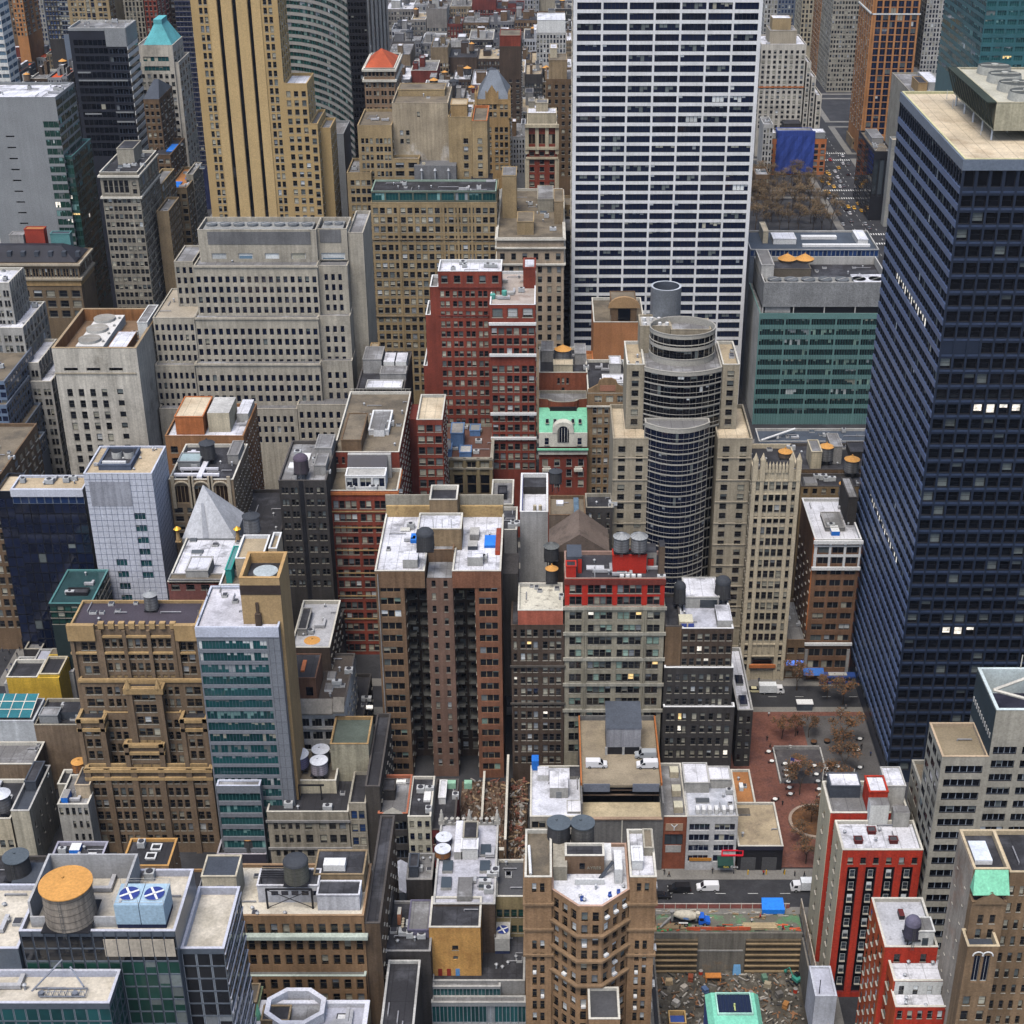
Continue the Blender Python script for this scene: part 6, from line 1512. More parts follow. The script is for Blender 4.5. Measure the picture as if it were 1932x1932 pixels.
t=b.tier(1389,1426,1516,320.5,vB=1452,wall=GREY,roof=R_OR,cop=COPE,par=.5);b.on(t,.3,.5,.4,.55,1.2,COPW,COPW,lip=0);b.clutter(t,2,7);b.done()
for k in range(4):pass
b=B('office_building','tan brick deco block with pavilion ends and stepped buttressed front',clampz=0)
DT=M('deco_brick',(.205,.145,.095),streak=.3,brick=.15)
DTT=M('deco_terracotta',(.42,.285,.14),streak=.2)
Y0_=309
dw=dict(dv=22.6,hv=13,ps=.35,fr='tan',gf=.8)
def dx(u,v,Y):return atY(u,v,Y)[0]
Yt=316
t=b.tier(131,369,1181,Yt,vB=1133,wall=DT,roof=M('roof_plum',(.065,.055,.07),var=.2),cop=DTT,par=.6,front=[F(2,v0=1212,gf=.72,xa=.06,xb=.19,**{k:v for k,v in dw.items()if k!='gf'}),F(3,g=3,v0=1206,xa=.24,xb=.80,**{**dw,'gf':.74}),F(1,g=2,v0=1212,xa=.84,xb=.98,**{**dw,'gf':.7})])
b.part(MB().box(t.x0-.5,t.y0-1.2,t.zt-3.6,t.x0+(t.x1-t.x0)*.2,t.y0-.01,t.zt+.8).box(t.x0+(t.x1-t.x0)*.835,t.y0-1.2,t.zt-3.6,t.x1+.4,t.y0-.01,t.zt+.8),'pavilion_head',DTT)
b.piers(t,[.005,.205,.235,.425,.62,.815,.84,.995],w=.9,d=.7,mat=DT,z1=t.zt-1)
mb=MB()
for f in[.25+.57*i/7 for i in range(8)]:x=t.x0+(t.x1-t.x0)*f;mb.box(x-.7,t.y0-.5,t.zt-.6,x+.7,t.y0+.7,t.zt+1)
b.part(mb,'crenel',DTT)
b.band(t,[zat(1181,Yt)-zat(v,Yt)for v in(1198,1229)],h=.5,d=.6,mat=DTT,sides=False)
Ym=313
for uL,uR,v,Y,n in((146,194,1357,311,2),(341,388,1357,311,2)):
 q=b.tier(uL,uR,v,Y,D=4.9,wall=DT,roof=R_DK,cop=DTT,par=.9,front=[F(2,v0=v+15,dv=22.6,hv=13,ps=.35,fr='tan',gf=.62,xa=.18,xb=.82)])
 b.band(q,[0,2.6],h=.9,d=.45,mat=DTT);b.piers(q,[.05,.95],w=1.1,d=.45,mat=DT)
q=b.tier(194.5,340.5,1345,313.5,D=2.4,wall=DT,roof=R_DK,cop=DTT,par=.6,front=[F(1,g=3,v0=1358,xa=.02,xb=.30,**dw),F(1,g=3,v0=1358,xa=.70,xb=.98,**dw)])
q=b.tier(150,384,1282,314.6,D=1.3,wall=DT,roof=R_DK,cop=DTT,par=.5,front=[F(2,v0=1296,xa=.03,xb=.17,**dw),F(1,g=3,v0=1296,xa=.20,xb=.38,**dw),F(1,g=3,v0=1296,xa=.64,xb=.80,**dw),F(2,v0=1296,xa=.84,xb=.97,**dw)])
b.band(q,[0],h=.7,d=.35,mat=DTT)
q=b.tier(238,302,1297,312,D=2.5,wall=DT,roof=R_DK,cop=DTT,par=.5,front=[F(3,v0=1307,xa=.17,xb=.84,**dw)])
b.piers(q,[.06,.94],w=1.6,d=.6,mat=DT);b.band(q,[0],h=1.6,d=.75,mat=DTT)
for f in(.06,.94):x=q.x0+(q.x1-q.x0)*f;b.part(MB().cyl(x,q.y0-.2,q.zt,q.zt+2.6,.8,.1,n=8),'finial',DTT)
q=b.tier(236,306,1404,310.4,D=1.5,wall=DT,roof=R_DK,cop=DTT,par=.9,front=[F(3,v0=1418,xa=.12,xb=.88,**dw)])
b.band(q,[0,2.2],h=.8,d=.5,mat=DTT);b.piers(q,[.03,.97],w=1.2,d=.5,mat=DT)
q=b.tier(163,396,1450,Y0_,D=2.,wall=DT,roof=R_DK,cop=DTT,par=.8,front=[F(1,g=2,v0=1464,xa=.02,xb=.15,**{**dw,'gf':.8}),F(1,g=3,v0=1464,xa=.18,xb=.36,**dw),F(1,g=3,v0=1464,xa=.41,xb=.58,**dw),F(1,g=3,v0=1464,xa=.63,xb=.81,**dw),F(1,g=2,v0=1464,xa=.85,xb=.98,**dw)])
b.band(q,[0,2.4],h=.9,d=.6,mat=DTT);b.piers(q,[.01,.165,.385,.605,.83,.99],w=1.5,d=.5,mat=DT)
b.clutter(t,4,9,b=(.5,.95),kinds='hv');b.done()
DECO=t
b=B('glass_office','grey panel and teal glass office with tall tan lift core',clampz=0)
YG2=306
GP=M('cool_grey_panel',(.215,.23,.26),rough=.5,var=.06,streak=.1)
t=b.tier(368,525,1184,YG2,vB=1106,wall=GP,roof=M('roof_lilac',(.58,.57,.62),patch=(.42,.41,.45),psc=.2),cop=M('coping_lilac',(.52,.55,.65)),par=.6,front=[F(1,v0=1209,dv=22.6,hv=16.5,gf=1.,sty='strip',k=20,gl='teal',fr='steel',ps=.7,sh='teal',mix=.25,xa=.015,xb=.84,rev=.2)],side=None)
b.part(MB().box(t.x0-.1,t.y0-.15,t.zt-2.6,t.x1,t.y0-.01,t.zt),'fascia',M('coping_lilac',None))
mb=MB()
for k in range(20):z=t.zt-3-k*3.4;mb.box(t.x0+(t.x1-t.x0)*.86,t.y0-.03,z-.06,t.x1,t.y0-.005,z)
for f in(.865,.93):x=t.x0+(t.x1-t.x0)*f;mb.box(x-.05,t.y0-.035,0,x+.05,t.y0-.032,t.zt-2.7)
b.part(mb,'panel_joint',M('joint_dark',(.10,.11,.13)))
co=M('core_tan',(.45,.31,.16),var=.12,streak=.15)
q=tX(b,atY(451,1095,308.5)[0],atY(527,1095,308.5)[0],1091,308.5,12.5,co,roof=R_DK,cop=M('core_cap',(.48,.30,.13)),par=2.6,pt=.7,name='lift_core')
b.part(MB().box(q.x0-.05,q.y0-.1,q.zt-4.4,q.x1+.1,q.y0-.01,q.zt-1.9),'core_band',M('core_dark_band',(.055,.04,.035)))
cx_,cy_=(q.x0+q.x1)/2+.4,(q.y0+q.y1)/2
b.part(MB().cyl(cx_,cy_,q.z,q.z+1.,2.9,n=28,top=1),'fan',[M('fan_ring',None),M('fan_disc',(.45,.50,.52),rough=.5)])
b.part(MB().box(q.x0+3,q.y0-1,t.z,q.x0+4.4,q.y0-.02,t.z+3.2).box(q.x0+3.3,q.y0-.5,t.z+3.2,q.x0+4,q.y0-.02,t.z+6),'flue',DBROWN)
t2=b.tier(408,490,1483,303.4,D=2.4,wall=GP,roof=R_GR,cop=M('coping_lilac',None),par=.3,front=[F(1,v0=1497,dv=22.6,hv=15,gf=.98,sty='strip',k=12,gl='teal',fr='teal',ps=.6,sh='teal')])
for uu,vv in((392,1130),(418,1125),(376,1170)):
 x,y=atZ(uu,vv,t.z);b.part(MB().tube((x,y,t.z),(x,y,t.z+2.8),.09,n=5),'roof_pole',GREY)
b.done()
b=B('apartment_house','white fronted block with bracketed tile cornice and brown roof house',clampz=0)
t=b.tier(538,650,1332,328,vB=1233,wall=M('chalk_white',(.66,.65,.64),streak=.15),roof=M('roof_umber',(.085,.07,.06),patch=(.06,.05,.045),psc=.2),cop=COPD,par=.4,front=[F(1,v0=1359,dv=24.5,hv=13,gf=.5,xa=.04,xb=.18,ps=.2),F(3,v0=1356,dv=24.5,hv=15,gf=.78,sty='strip',k=3,xa=.19,xb=.83,ps=.2,lit=.1),F(1,v0=1359,dv=24.5,hv=13,gf=.5,xa=.85,xb=.97,ps=.2)],side=F(7,v0=1356,dv=24,hv=10,gf=.35,lit=.1,gl='black'))
b.part(MB().box(t.x1+.005,t.y0+.6,0,t.x1+.03,t.y0+.7,3),'flank_strip',DGREY)
mb=MB()
for a,c,dz in((.0,.19,.5),(.2,.8,0),(.81,1,.5)):
 x0,x1=t.x0+(t.x1-t.x0)*a,t.x0+(t.x1-t.x0)*c
 mb.quad((x0,t.y0-1.5,t.zt-1.4+dz),(x1,t.y0-1.5,t.zt-1.4+dz),(x1,t.y0+1,t.zt+1.6+dz),(x0,t.y0+1,t.zt+1.6+dz));mb.box(x0,t.y0-1.4,t.zt-1.9+dz,x1,t.y0-.01,t.zt-1.45+dz)
b.part(mb,'tile_cornice',M('cornice_tile',(.26,.24,.21),streak=.2))
b.band(t,[zat(1332,328)-zat(v,328)for v in(1373,)],h=.4,d=.5,mat=LGREY,sides=False)
q=b.on(t,.02,.52,.1,.56,7.2,M('roof_house_brown',(.16,.085,.055),streak=.3),R_DK);b.part(MB().box(q.x0+5,q.y0-.05,q.zb+2,q.x0+6.8,q.y0-.01,q.zb+4.6),'roof_house_window',glass('black'))
b.part(MB().box(q.x0+3.4,q.y0+3,q.z,q.x0+4.4,q.y0+8,q.z+.5),'roof_pipe',M('rust_pipe',(.42,.14,.06)))
for f in(.28,.5):b.on(t,.6,.74,f,f+.13,.7,COPW,R_GR,lip=0,name='skylight')
b.clutter(t,5,55,a=(.7,.95));b.done()
WHITEH=t
b,t=simple('low_building','dark flat sided extension right of the white cornice block',652,684,1365,340,DGREY,D=24,vb=None,side=F(6,v0=1375,dv=24,hv=10,gf=.3,lit=.12),roof=R_DK);b.done()
b=B('loft_building','soot stained cream loft block with three white tanks on its roof house',clampz=0)
CL=M('sooty_cream',(.38,.34,.27),streak=.45,var=.2)
YC=303
t=b.tier(503,657,1532,YC,vB=1440,wall=CL,roof=R_DK,cop=COPE,par=.5,front=[F(4,v0=1527+2,dv=60,hv=11,nr=1,gf=.78,sty='strip',k=3,xa=.02,xb=.98),F(1,g=4,v0=1550,dv=25,hv=14,gf=.94,xa=.06,xb=.40,ps=.3),F(1,v0=1550,dv=25,hv=14,gf=.8,xa=.45,xb=.55),F(1,g=3,v0=1550,dv=25,hv=14,gf=.94,xa=.62,xb=.97,ps=.3)])
b.band(t,[zat(1532,YC)-zat(v,YC)for v in(1547,1598)],h=.6,d=.4,mat=GREY,sides=False)
q=b.prism([(atY(524,1475,311)[0],311),(atY(634,1475,311)[0],311),(atY(634,1475,311)[0],324),(atY(524,1475,311)[0],324)],zat(1473,311),t.z,M('tank_house_cream',(.55,.50,.38),streak=.3),{0:[F(2,z=zat(1483,311),fh=9,wh=1.6,nr=1,gf=.12,sty='plain',gl='black',ps=0,xa=.1,xb=.95)]},roof=R_BR,cop=COPE,par=.5,name='tank_house');TH3=q
q2=b.prism([(atY(633,1394,316)[0]-1.5,316),(atY(694,1394,316)[0],316),(atY(694,1394,316)[0],328),(atY(633,1394,316)[0]-1.5,328)],zat(1404,316),0,M('tower_stain',(.42,.39,.29),patch=(.28,.26,.20),psc=.2,streak=.4),{},roof=M('roof_greenish',(.10,.12,.10)),cop=OCHRE,par=.8)
t3=b.tier(657.5,690,1516,YC+.3,D=13,wall=CL,roof=R_DK,cop=GREIGE,front=[F(1,g=2,v0=1530,dv=25,hv=14,gf=.7,gl='blue')])
t4=b.prism([(t3.x1+.02,YC+1),(t3.x1+3.6,YC+1),(t3.x1+3.6,YC+32),(t3.x1+.02,YC+32)],q2.zt-4,0,M('blind_dark_wall',(.07,.062,.055),streak=.4),{1:[F(8,z=q2.zt-8,fh=3.6,wh=1.7,gf=.35,ps=.4)]},roof=R_DK,cop=COPD)  # side wall in shadow: shade painted as dark wall, roof and coping
mb=MB()
for x in(q.x0+5.5,q.x0+11):mb.box(x,q.y0-2.6,t.z,x+.3,q.y0-2.3,q.zt+.6)
mb.box(q.x0+5.5,q.y0-2.6,q.zt+.3,q.x0+12,q.y0-2.3,q.zt+.7);b.part(mb,'sign_frame',BLACKM);b.clutter(t,4,37,b=(.02,.2));b.done()
b=B('low_building','blank brown brick wall block with black roof beside deco block',clampz=0)
t=b.tier(64,152,1368,335,vB=1318,wall=M('blank_brown_brick',(.24,.175,.12),patch=(.18,.13,.09),psc=.15,streak=.4),roof=R_DK,cop=GREIGE)
b.on(t,.1,.5,.1,.4,3,GPANEL,R_GR);b.on(t,.5,.95,.3,.7,2.4,SLATE,R_DK,lip=0);b.clutter(t,7,12,kinds='ahp');
t=b.tier(-60,64,1442,325,D=9.8,wall=M('blank_brown_brick',None),roof=R_GR,cop=COPE);b.clutter(t,4,7,a=(.5,.95),kinds='hp');b.done()
b=B('low_building','white walled block with teal glazed skylight roof at the left edge',clampz=0)
t=b.tier(-60,63,1361,335.2,vB=1318,wall=M('dull_white',(.50,.52,.54),streak=.2),roof=R_GR,par=.3)
mb=MB();mb.quad((t.x0+1,t.y0+1,t.z+.8),(t.x1-1,t.y0+1,t.z+.8),(t.x1-1,t.y1-1,t.z+2.6),(t.x0+1,t.y1-1,t.z+2.6))
for i in range(6):
 x=t.x0+1+(t.x1-t.x0-2)*i/5;mb.quad((x-.12,t.y0+1,t.z+.87),(x+.12,t.y0+1,t.z+.87),(x+.12,t.y1-1,t.z+2.67),(x-.12,t.y1-1,t.z+2.67),1)
for k in(.33,.66):y=t.y0+1+(t.y1-t.y0-2)*k;z=t.z+.88+1.8*k;mb.quad((t.x0+1,y-.12,z),(t.x1-1,y-.12,z),(t.x1-1,y+.12,z+.1),(t.x0+1,y+.12,z+.1),1)
b.part(mb,'skylight',[M('skylight_teal',(.03,.17,.20),rough=.15,spec=.6),COPE]);b.done()
b=B('low_building','yellow rendered roof block with taller right end',clampz=0)
YEL=M('yellow_render',(.62,.40,.05),streak=.2)
tX(b,atY(20,1322,356)[0],atY(78,1322,356)[0],1278,356,9,YEL,roof=R_DK,cop=COPE,par=1)
tX(b,atY(78,1322,355.5)[0]+.02,atY(118,1322,355.5)[0],1280,355.5,12,YEL,roof=R_DK,cop=YEL,par=.3)
q=tX(b,atY(78,1322,355)[0]+.1,atY(117,1322,355)[0]-.1,1272,356.5,9,YEL,roof=R_DK,cop=CREAM,par=.6);b.done()
b=B('low_building','low white roofed block with small green shed behind the yellow block',clampz=0)
t=b.tier(52,138,1268,372-8,D=12,wall=LGREY,roof=M('roof_lavender',(.46,.47,.55)),cop=LGREY,par=.4);b.on(t,.55,.8,.5,.9,3,M('shed_green',(.07,.13,.07)),SLATE,lip=0);b.on(t,.1,.25,.2,.4,1.2,DGREY,R_DK,lip=0);b.on(t,.3,.5,.55,.95,.8,GREIGE,R_BR)
t=b.tier(8,50,1290,366,D=14,wall=GPANEL,roof=R_GR,cop=LGREY);b.on(t,.3,.8,.2,.6,3,GREY,R_GR);b.clutter(t,4,5,kinds='av');b.done()
b=B('low_building','black roofed low row along the avenue with red awning',clampz=0)
t=b.tier(40,100,1205,392,D=14,wall=BLACKM,roof=R_DK,cop=COPD);b.on(t,.4,.8,.2,.6,3,DGREY,R_DK)
t=b.tier(46,78,1225,387,D=4.8,wall=DGREY,roof=R_GR,cop=GREIGE)
x,y=t.x0,t.y0
b.part(MB().face([(x-.1,y,6),(x-.1,y+4,6),(x-2.6,y+4,4.6),(x-2.6,y,4.6)]),'awning',M('awning_red',(.75,.03,.02)));
t=b.tier(104,136,1195,394,D=11,wall=LGREY,roof=M('roof_lavender',None),cop=LGREY);b.clutter(t,2,6);b.done()
b=B('apartment_house','narrow tall pale rendered slab with few small flank windows',clampz=0)
t=b.tier(20,55,1530,303,vB=1444,wall=M('pale_render',(.46,.42,.33),streak=.35),roof=SLATE,cop=LGREY,par=1.2,side=F(4,v0=1560,dv=33,hv=10,gf=.14,gl='navy',ps=0));b.on(t,.2,.8,.5,.95,3,SLATE,R_DK);b.clutter(t,3,3)
t=b.tier(-60,19.5,1545,304,D=16,wall=CREAM,roof=R_DK,cop=COPE,front=F(5,v0=1585,dv=30,hv=12,fr='white'));b.clutter(t,3,5);b.done()
b=B('low_building','low pale house with small square windows left of the deco block',clampz=0)
t=b.tier(108,166,1518,303.5,D=12,wall=M('house_offwhite',(.44,.42,.38),streak=.3),roof=R_GR,cop=COPE,front=[F(5,v0=1524,dv=60,hv=12,nr=1,gf=.5),F(3,v0=1549,dv=24,hv=12,gf=.4,xa=.35)]);q=b.on(t,.5,.98,.3,.9,4,CR2,R_DK);b.on(t,.08,.3,.1,.4,2,BTARP,GREY,lip=0);b.clutter(t,4,44)
t=b.tier(108,166,1480,316,vB=1452,wall=GREIGE,roof=R_DK,cop=COPE);b.clutter(t,5,45,kinds='ap');TLOW=t;b.done()
b=B('low_building','black roofed low garage with orange capped tank beside cream loft',clampz=0)
t=b.tier(409,502,1612,303,vB=1538,wall=M('purple_dark',(.06,.055,.075)),roof=R_DK,cop=M('coping_mauve',(.42,.40,.44)),par=1.);b.clutter(t,2,6,a=(.1,.5));BLKG=t;b.done()
b=B('town_house','dark fronted three storey building with pointed orange parapet',clampz=0)
t=b.tier(713,769,1535,303,vB=1462,wall=DGREY,roof=R_GR,cop=M('coping_orange',(.40,.14,.08)),front=[F(2,v0=1550,dv=27,hv=16,nr=3,gf=.8,sty='strip',k=3,gl='black',fr='steel',ps=.1)],par=.8)
b.part(MB().face([(t.x0+1,t.y0-.1,t.zt),(t.x1-1,t.y0-.1,t.zt),((t.x0+t.x1)/2,t.y0-.1,t.zt+1.8)]).face([((t.x0+t.x1)/2,t.y0+.2,t.zt+1.8),(t.x1-1,t.y0+.2,t.zt),(t.x0+1,t.y0+.2,t.zt)]),'pediment',COPE);b.on(t,.1,.5,.4,.7,3,DGREY,R_DK);b.clutter(t,3,3);b.done()
b=B('town_house','cream three storey house with nine small windows',clampz=0)
t=b.tier(769,813,1541,302.6,vB=1465,wall=M('house_cream',(.55,.52,.42),streak=.15),roof=R_DK,cop=COPE,front=[F(3,v0=1549,dv=23,hv=11,nr=3,gf=.5,fr='frame',gl='navy'),F(1,v0=1618,dv=60,hv=14,nr=1,gf=.8,sty='strip',k=3,gl='black')],par=.6);b.on(t,.6,.9,.4,.75,.6,COPW,COPW,lip=0);b.clutter(t,4,5,kinds='va');b.done()
b=B('town_house','dark maroon low building right of the cream three storey house',clampz=0)
t=b.tier(813.5,858,1566,303,vB=1470,wall=M('maroon_front',(.16,.03,.03)),roof=R_DK,cop=COPD,front=F(2,v0=1580,dv=24,hv=12,gf=.6,gl='black'));b.on(t,.2,.5,.55,.9,2,COPW,R_WH);b.clutter(t,4,28,kinds='ahv')
b.part(MB().box(t.x0+3,t.y1-3,t.z,t.x0+5.2,t.y1-1.5,t.z+1.8),'air_handler',M('unit_mint',(.28,.50,.36)));b.part(MB().box(t.x0+7.4,t.y1-3,t.z,t.x0+9.4,t.y1-1.5,t.z+1.8),'air_handler',M('unit_mint',None));b.done()
RUB=M('rubble_earth',(.12,.075,.05),patch=(.26,.21,.16),pth=.57,psc=.9,var=.4)
def rubble(name,x0,x1,y0,y1,seed,z=.2,n=26):
 r=random.Random(seed);mb=MB();nx,ny=n,n
 P=[[(x0+(x1-x0)*i/nx,y0+(y1-y0)*j/ny,z+(r.uniform(0,1.5)if 0<i<nx and 0<j<ny else 0))for j in range(ny+1)]for i in range(nx+1)]
 for i in range(nx):
  for j in range(ny):mb.quad(P[i][j],P[i+1][j],P[i+1][j+1],P[i][j+1])
 for k in range(160):
  x,y=r.uniform(x0+.5,x1-.5),r.uniform(y0+.5,y1-.5);a=r.uniform(0,3.1);l=r.uniform(.4,2.2)
  mb.obox((x,y,z+r.uniform(.3,1.2)),(cos(a),sin(a)),l,r.uniform(.2,.7),r.uniform(.15,.5),1+(k%3))
 o=mb.build(name,[RUB,M('debris_wood',(.30,.21,.13)),M('debris_grey',(.32,.30,.28)),M('debris_brick',(.20,.085,.06))])
 return tag(o,kind='stuff')
xa,xb=atY(862,1560,312)[0],atY(952,1560,312)[0]
rubble('rubble',xa,xb,304,338,3)
xc,xd=atY(958,1560,312)[0],atY(999,1560,312)[0]-.6
rubble('rubble',xc,xd,303,338,4)
def wall_thing(label,x0,y0,x1,y1,h,mt,cp):
 b=B('party_wall',label,cat='wall');b.start((x0+x1)/2,y0)
 b.part(MB().box(x0,y0,0,x1,y1,h),'wall',mt);b.part(MB().box(x0-.1,y0-.1,h,x1+.1,y1+.1,h+.25),'coping',cp)
wall_thing('brown party wall between the two rubble filled lots',xb+.2,303,xc-.2,338,9,M('party_brick',(.26,.17,.11),streak=.4),COPE)
wall_thing('low tan wall splitting the left rubble lot',(xa+xb)/2-.2,308,(xa+xb)/2+.2,338,3.5,TAN,COPE)
wall_thing('dark end wall along the street side of the left rubble lot',xa,302.5,xb,303.4,6,BROWN,COPE)
b=B('office_building','brown brick office block with even window rows and white roof sheds',clampz=-5)
FB=M('sepia_brick',(.27,.165,.09),streak=.3,brick=.16)
fw=dict(hv=16.5,gf=.5,ps=.3,fr='tan',rev=.45)
t=b.tier(388,686,1728,240,vB=1630,wall=FB,roof=M('roof_bone_white',(.62,.57,.48),patch=(.46,.41,.33),pth=.58,psc=.3),cop=M('coping_sepia',(.34,.22,.13)),par=.7,front=[F(13,v0=1743,dv=60,hv=16.5,nr=1,gf=.52,ps=.3,fr='tan',rev=.45),F(13,v0=1774,dv=27.5,nr=2,**fw),F(13,v0=1841,dv=27,**fw)],side=F(5,v0=1743,dv=27,hv=14,gf=.2,ps=.2))
b.part(MB().box(t.x0-.6,t.y0-1.3,zat(1766,240),t.x1+.7,t.y0-.01,zat(1760,240)),'ledge',M('ledge_pale_green',(.46,.52,.46),streak=.2))
q=b.tier(388,690,1842,238.6,D=1.38,wall=FB,roof=M('ledge_grey',(.15,.15,.14)),cop=M('ledge_pale_green',None),par=.15,front=F(13,v0=1848,dv=26.6,**fw),side=None)
q=b.on(t,-.03,.19,.25,.66,7.5,M('shed_bone',(.60,.54,.42),streak=.35),SLATE,name='roof_shed');b.part(MB().box(q.x0+3,q.y0-.06,q.zb+4.2,q.x0+4.4,q.y0-.01,q.zb+5.3),'vent',GREY)
q=b.on(t,.31,.70,.3,.62,4.4,M('corrugated_white',(.62,.62,.66),streak=.25),R_DK);
for k in range(5):b.part(MB().box(q.x0+2.8+k*2.1,q.y0-.05,q.zb+2.,q.x0+4.2+k*2.1,q.y0-.01,q.zb+3.1),'shed_window',glass('navy'))
b.on(t,.70,.97,.15,.42,4,M('corrugated_white',None),R_DK);b.on(t,.66,.98,.5,.98,4.6,TAN,R_DK);b.on(t,.72,.86,.55,.7,1.6,COPW,COPW,lip=0,z=t.z+4.85)
mb=MB();x0,x1,y,z=q.x0+2.2,q.x0+11.5,q.y0-1.8,t.z
for x in(x0,x1):mb.box(x-.18,y-.18,z,x+.18,y+.18,z+5.2)
mb.tube((x0,y,z+.2),(x1,y,z+5),.09).tube((x1,y,z+.2),(x0,y,z+5),.09).box(x0,y-.12,z+5.0,x1,y+.12,z+5.3);b.part(mb,'braced_frame',BLACKM)
mb=MB()
for k in range(6):mb.box(q.x0+.6,q.y0+.6+k*.7,q.z+1.5,q.x0+8,q.y0+.75+k*.7,q.z+1.7)
for x in(q.x0+.8,q.x0+7.6):mb.box(x,q.y0+.5,q.z,x+.2,q.y0+.7,q.z+1.5)
b.part(mb,'pipe_rack',BLACKM);SEPR=(t,q)
b.on(t,.74,.78,.28,.3,1.6,M('red_box',(.6,.06,.02)),RED,lip=0);b.clutter(t,4,19,a=(.2,.6),b=(.02,.2),kinds='vh')
t5=b.prism([(t.x1+.02,240.4),(t.x1+3.2,240.4),(t.x1+3.2,275),(t.x1+.02,275)],t.zt-2.4,0,M('bronze_flank',(.13,.09,.06),streak=.4),{1:[F(9,z=t.zt-6,fh=3.7,wh=1.7,gf=.25,ps=.2)]},roof=R_DK,cop=COPD,par=.4);b.done()  # flank in shadow, its shade put into wall, roof and coping colours
b=B('low_building','low black roofed row with small skylights left of the sepia block',clampz=-5)
t=b.tier(160,392,1772,256,vB=1640,wall=DBROWN,roof=R_DK,cop=M('coping_rust',(.40,.24,.12)),par=.5);b.on(t,.62,.82,.35,.5,.9,SLATE,glass('grey'),lip=0,name='skylight');b.clutter(t,12,66,kinds='hpav');BLK1=t;b.done()
b=B('lift_house','square tan brick roof house with black roof and slit windows',clampz=-5)
TQ=M('tan_rib_brick',(.40,.25,.14),streak=.35)
t=b.tier(228,318,1634,268,vB=1582,wall=TQ,roof=R_DK,cop=M('coping_orange_tan',(.52,.29,.10)),par=.7,Zb=BLK1.z-8,front=F(4,v0=1652,dv=60,hv=9,nr=1,gf=.1,gl='black',ps=0),side=F(4,v0=1652,dv=60,hv=9,nr=1,gf=.1,gl='black',ps=0))
for k,(a,c)in enumerate(((.45,.3),(.5,.62))):b.on(t,a,a+.2,c,c+.2,.4,COPW,R_DK,lip=.2,name='roof_hatch')
b.done()
b=B('low_building','low dark roofs with blue lit edge behind the copper topped tank',clampz=-5)
t=b.tier(-80,72,1700,262,vB=1615,wall=DGREY,roof=R_DK,cop=COPD);b.on(t,.6,.95,.3,.75,2.2,SLATE,SLATE,lip=0);b.clutter(t,8,12,a=(.5,.95),kinds='ahp');DK2=t
t2=b.tier(73,172,1672,266,vB=1588,wall=DBROWN,roof=R_DK,cop=M('coping_grey_violet',(.34,.33,.40)));b.on(t2,.68,.82,.3,.5,.6,COPW,R_GR,lip=.2);b.on(t2,.7,.84,.6,.75,.6,COPW,R_GR,lip=.2);b.on(t2,.3,.5,.78,.95,1.2,BTARP,COPW,lip=0);b.clutter(t2,5,4,kinds='av');
t3=b.tier(-80,100,1780,246,D=14,wall=BROWN,roof=R_BR,cop=COPE,front=F(12,v0=1790,dv=26,hv=14));b.done()
b=B('glass_office','foreground dark glass office with pale metal parapets and rooftop plant',clampz=-60)
GF=M('smoked_grid',(.10,.12,.15),rough=.35,spec=.5,var=.1)
PM=M('pale_parapet_metal',(.54,.55,.63),rough=.5,var=.08)
CRF=M('roof_warm_cream',(.60,.55,.47),patch=(.46,.42,.35),psc=.2)
gf=dict(sty='plain',gl='navy',fr='silver',gf=.96,rev=.08,ps=0)
Yg=190
t=b.tier(36,330,1757,Yg,D=15,wall=GF,roof=CRF,cop=PM,par=1.2,front=[F(13,v0=1767,dv=24,hv=23,nr=2,**{**gf,'gl':'dark'}),F(13,v0=1815,dv=24,hv=23,**{**gf,'gl':'green','ps':.2,'sh':'dusk','mix':.2})],side=None)
b.part(MB().box(t.x0+(t.x1-t.x0)*.53,t.y0-.12,zat(1804,Yg),t.x0+(t.x1-t.x0)*.985,t.y0-.02,zat(1772,Yg)),'stone_spandrel',M('warm_spandrel',(.50,.44,.36),streak=.2))
mb=MB()
for i in range(14):x=t.x0+(t.x1-t.x0)*i/13;mb.box(x-.06,t.y0-.14,0,x+.06,t.y0-.122,t.zt)
b.part(mb,'mullion',M('mullion_dark',(.05,.06,.08),rough=.4))
tr=tX(b,t.x1+.02,t.x1+7.2,1790,Yg+1.5,15,GF,[F(3,v0=1800,dv=24,hv=23,**{**gf,'gl':'dark','ps':.2,'sh':'grey'})],[F(7,v0=1795,dv=24,hv=21,**{**gf,'gl':'green'})],roof=CRF,cop=PM,par=1.4)
mb=MB()
for k in range(22):
 z=tr.zt-1.2-k*3.3;mb.box(tr.x1+.01,tr.y0,z-.14,tr.x1+.18,tr.y1,z+.14)
b.part(mb,'fin',PM)
tl=b.tier(-140,36-2,1790,Yg-.5,D=15.5,wall=GF,roof=CRF,cop=PM,par=1.)
tc=b.tier(-140,206,1893,182,D=7.4,wall=GF,roof=CRF,cop=PM,par=1.2,front=[F(15,v0=1904,dv=24,hv=23,**{**gf,'gl':'teal'})],side=[F(4,v0=1904,dv=24,hv=23,**{**gf,'gl':'teal'})])
x0,x1=atZ(66,1735,t.z)[0],atZ(240,1735,t.z)[0]
mb=MB();h=5.2;ya,yb_=t.y0+2.2,t.y1-.6
mb.box(x0,ya,t.z,x1,ya+.3,t.z+2.2).box(x0,yb_-.3,t.z,x1,yb_,t.z+h).box(x0,ya+.31,t.z,x0+.4,yb_-.31,t.z+h).box(x1-.4,ya+.31,t.z,x1,yb_-.31,t.z+h)
b.part(mb,'plant_screen',M('screen_grey',(.42,.42,.43),streak=.15));ENC=(x0,x1,ya,yb_,t.z)
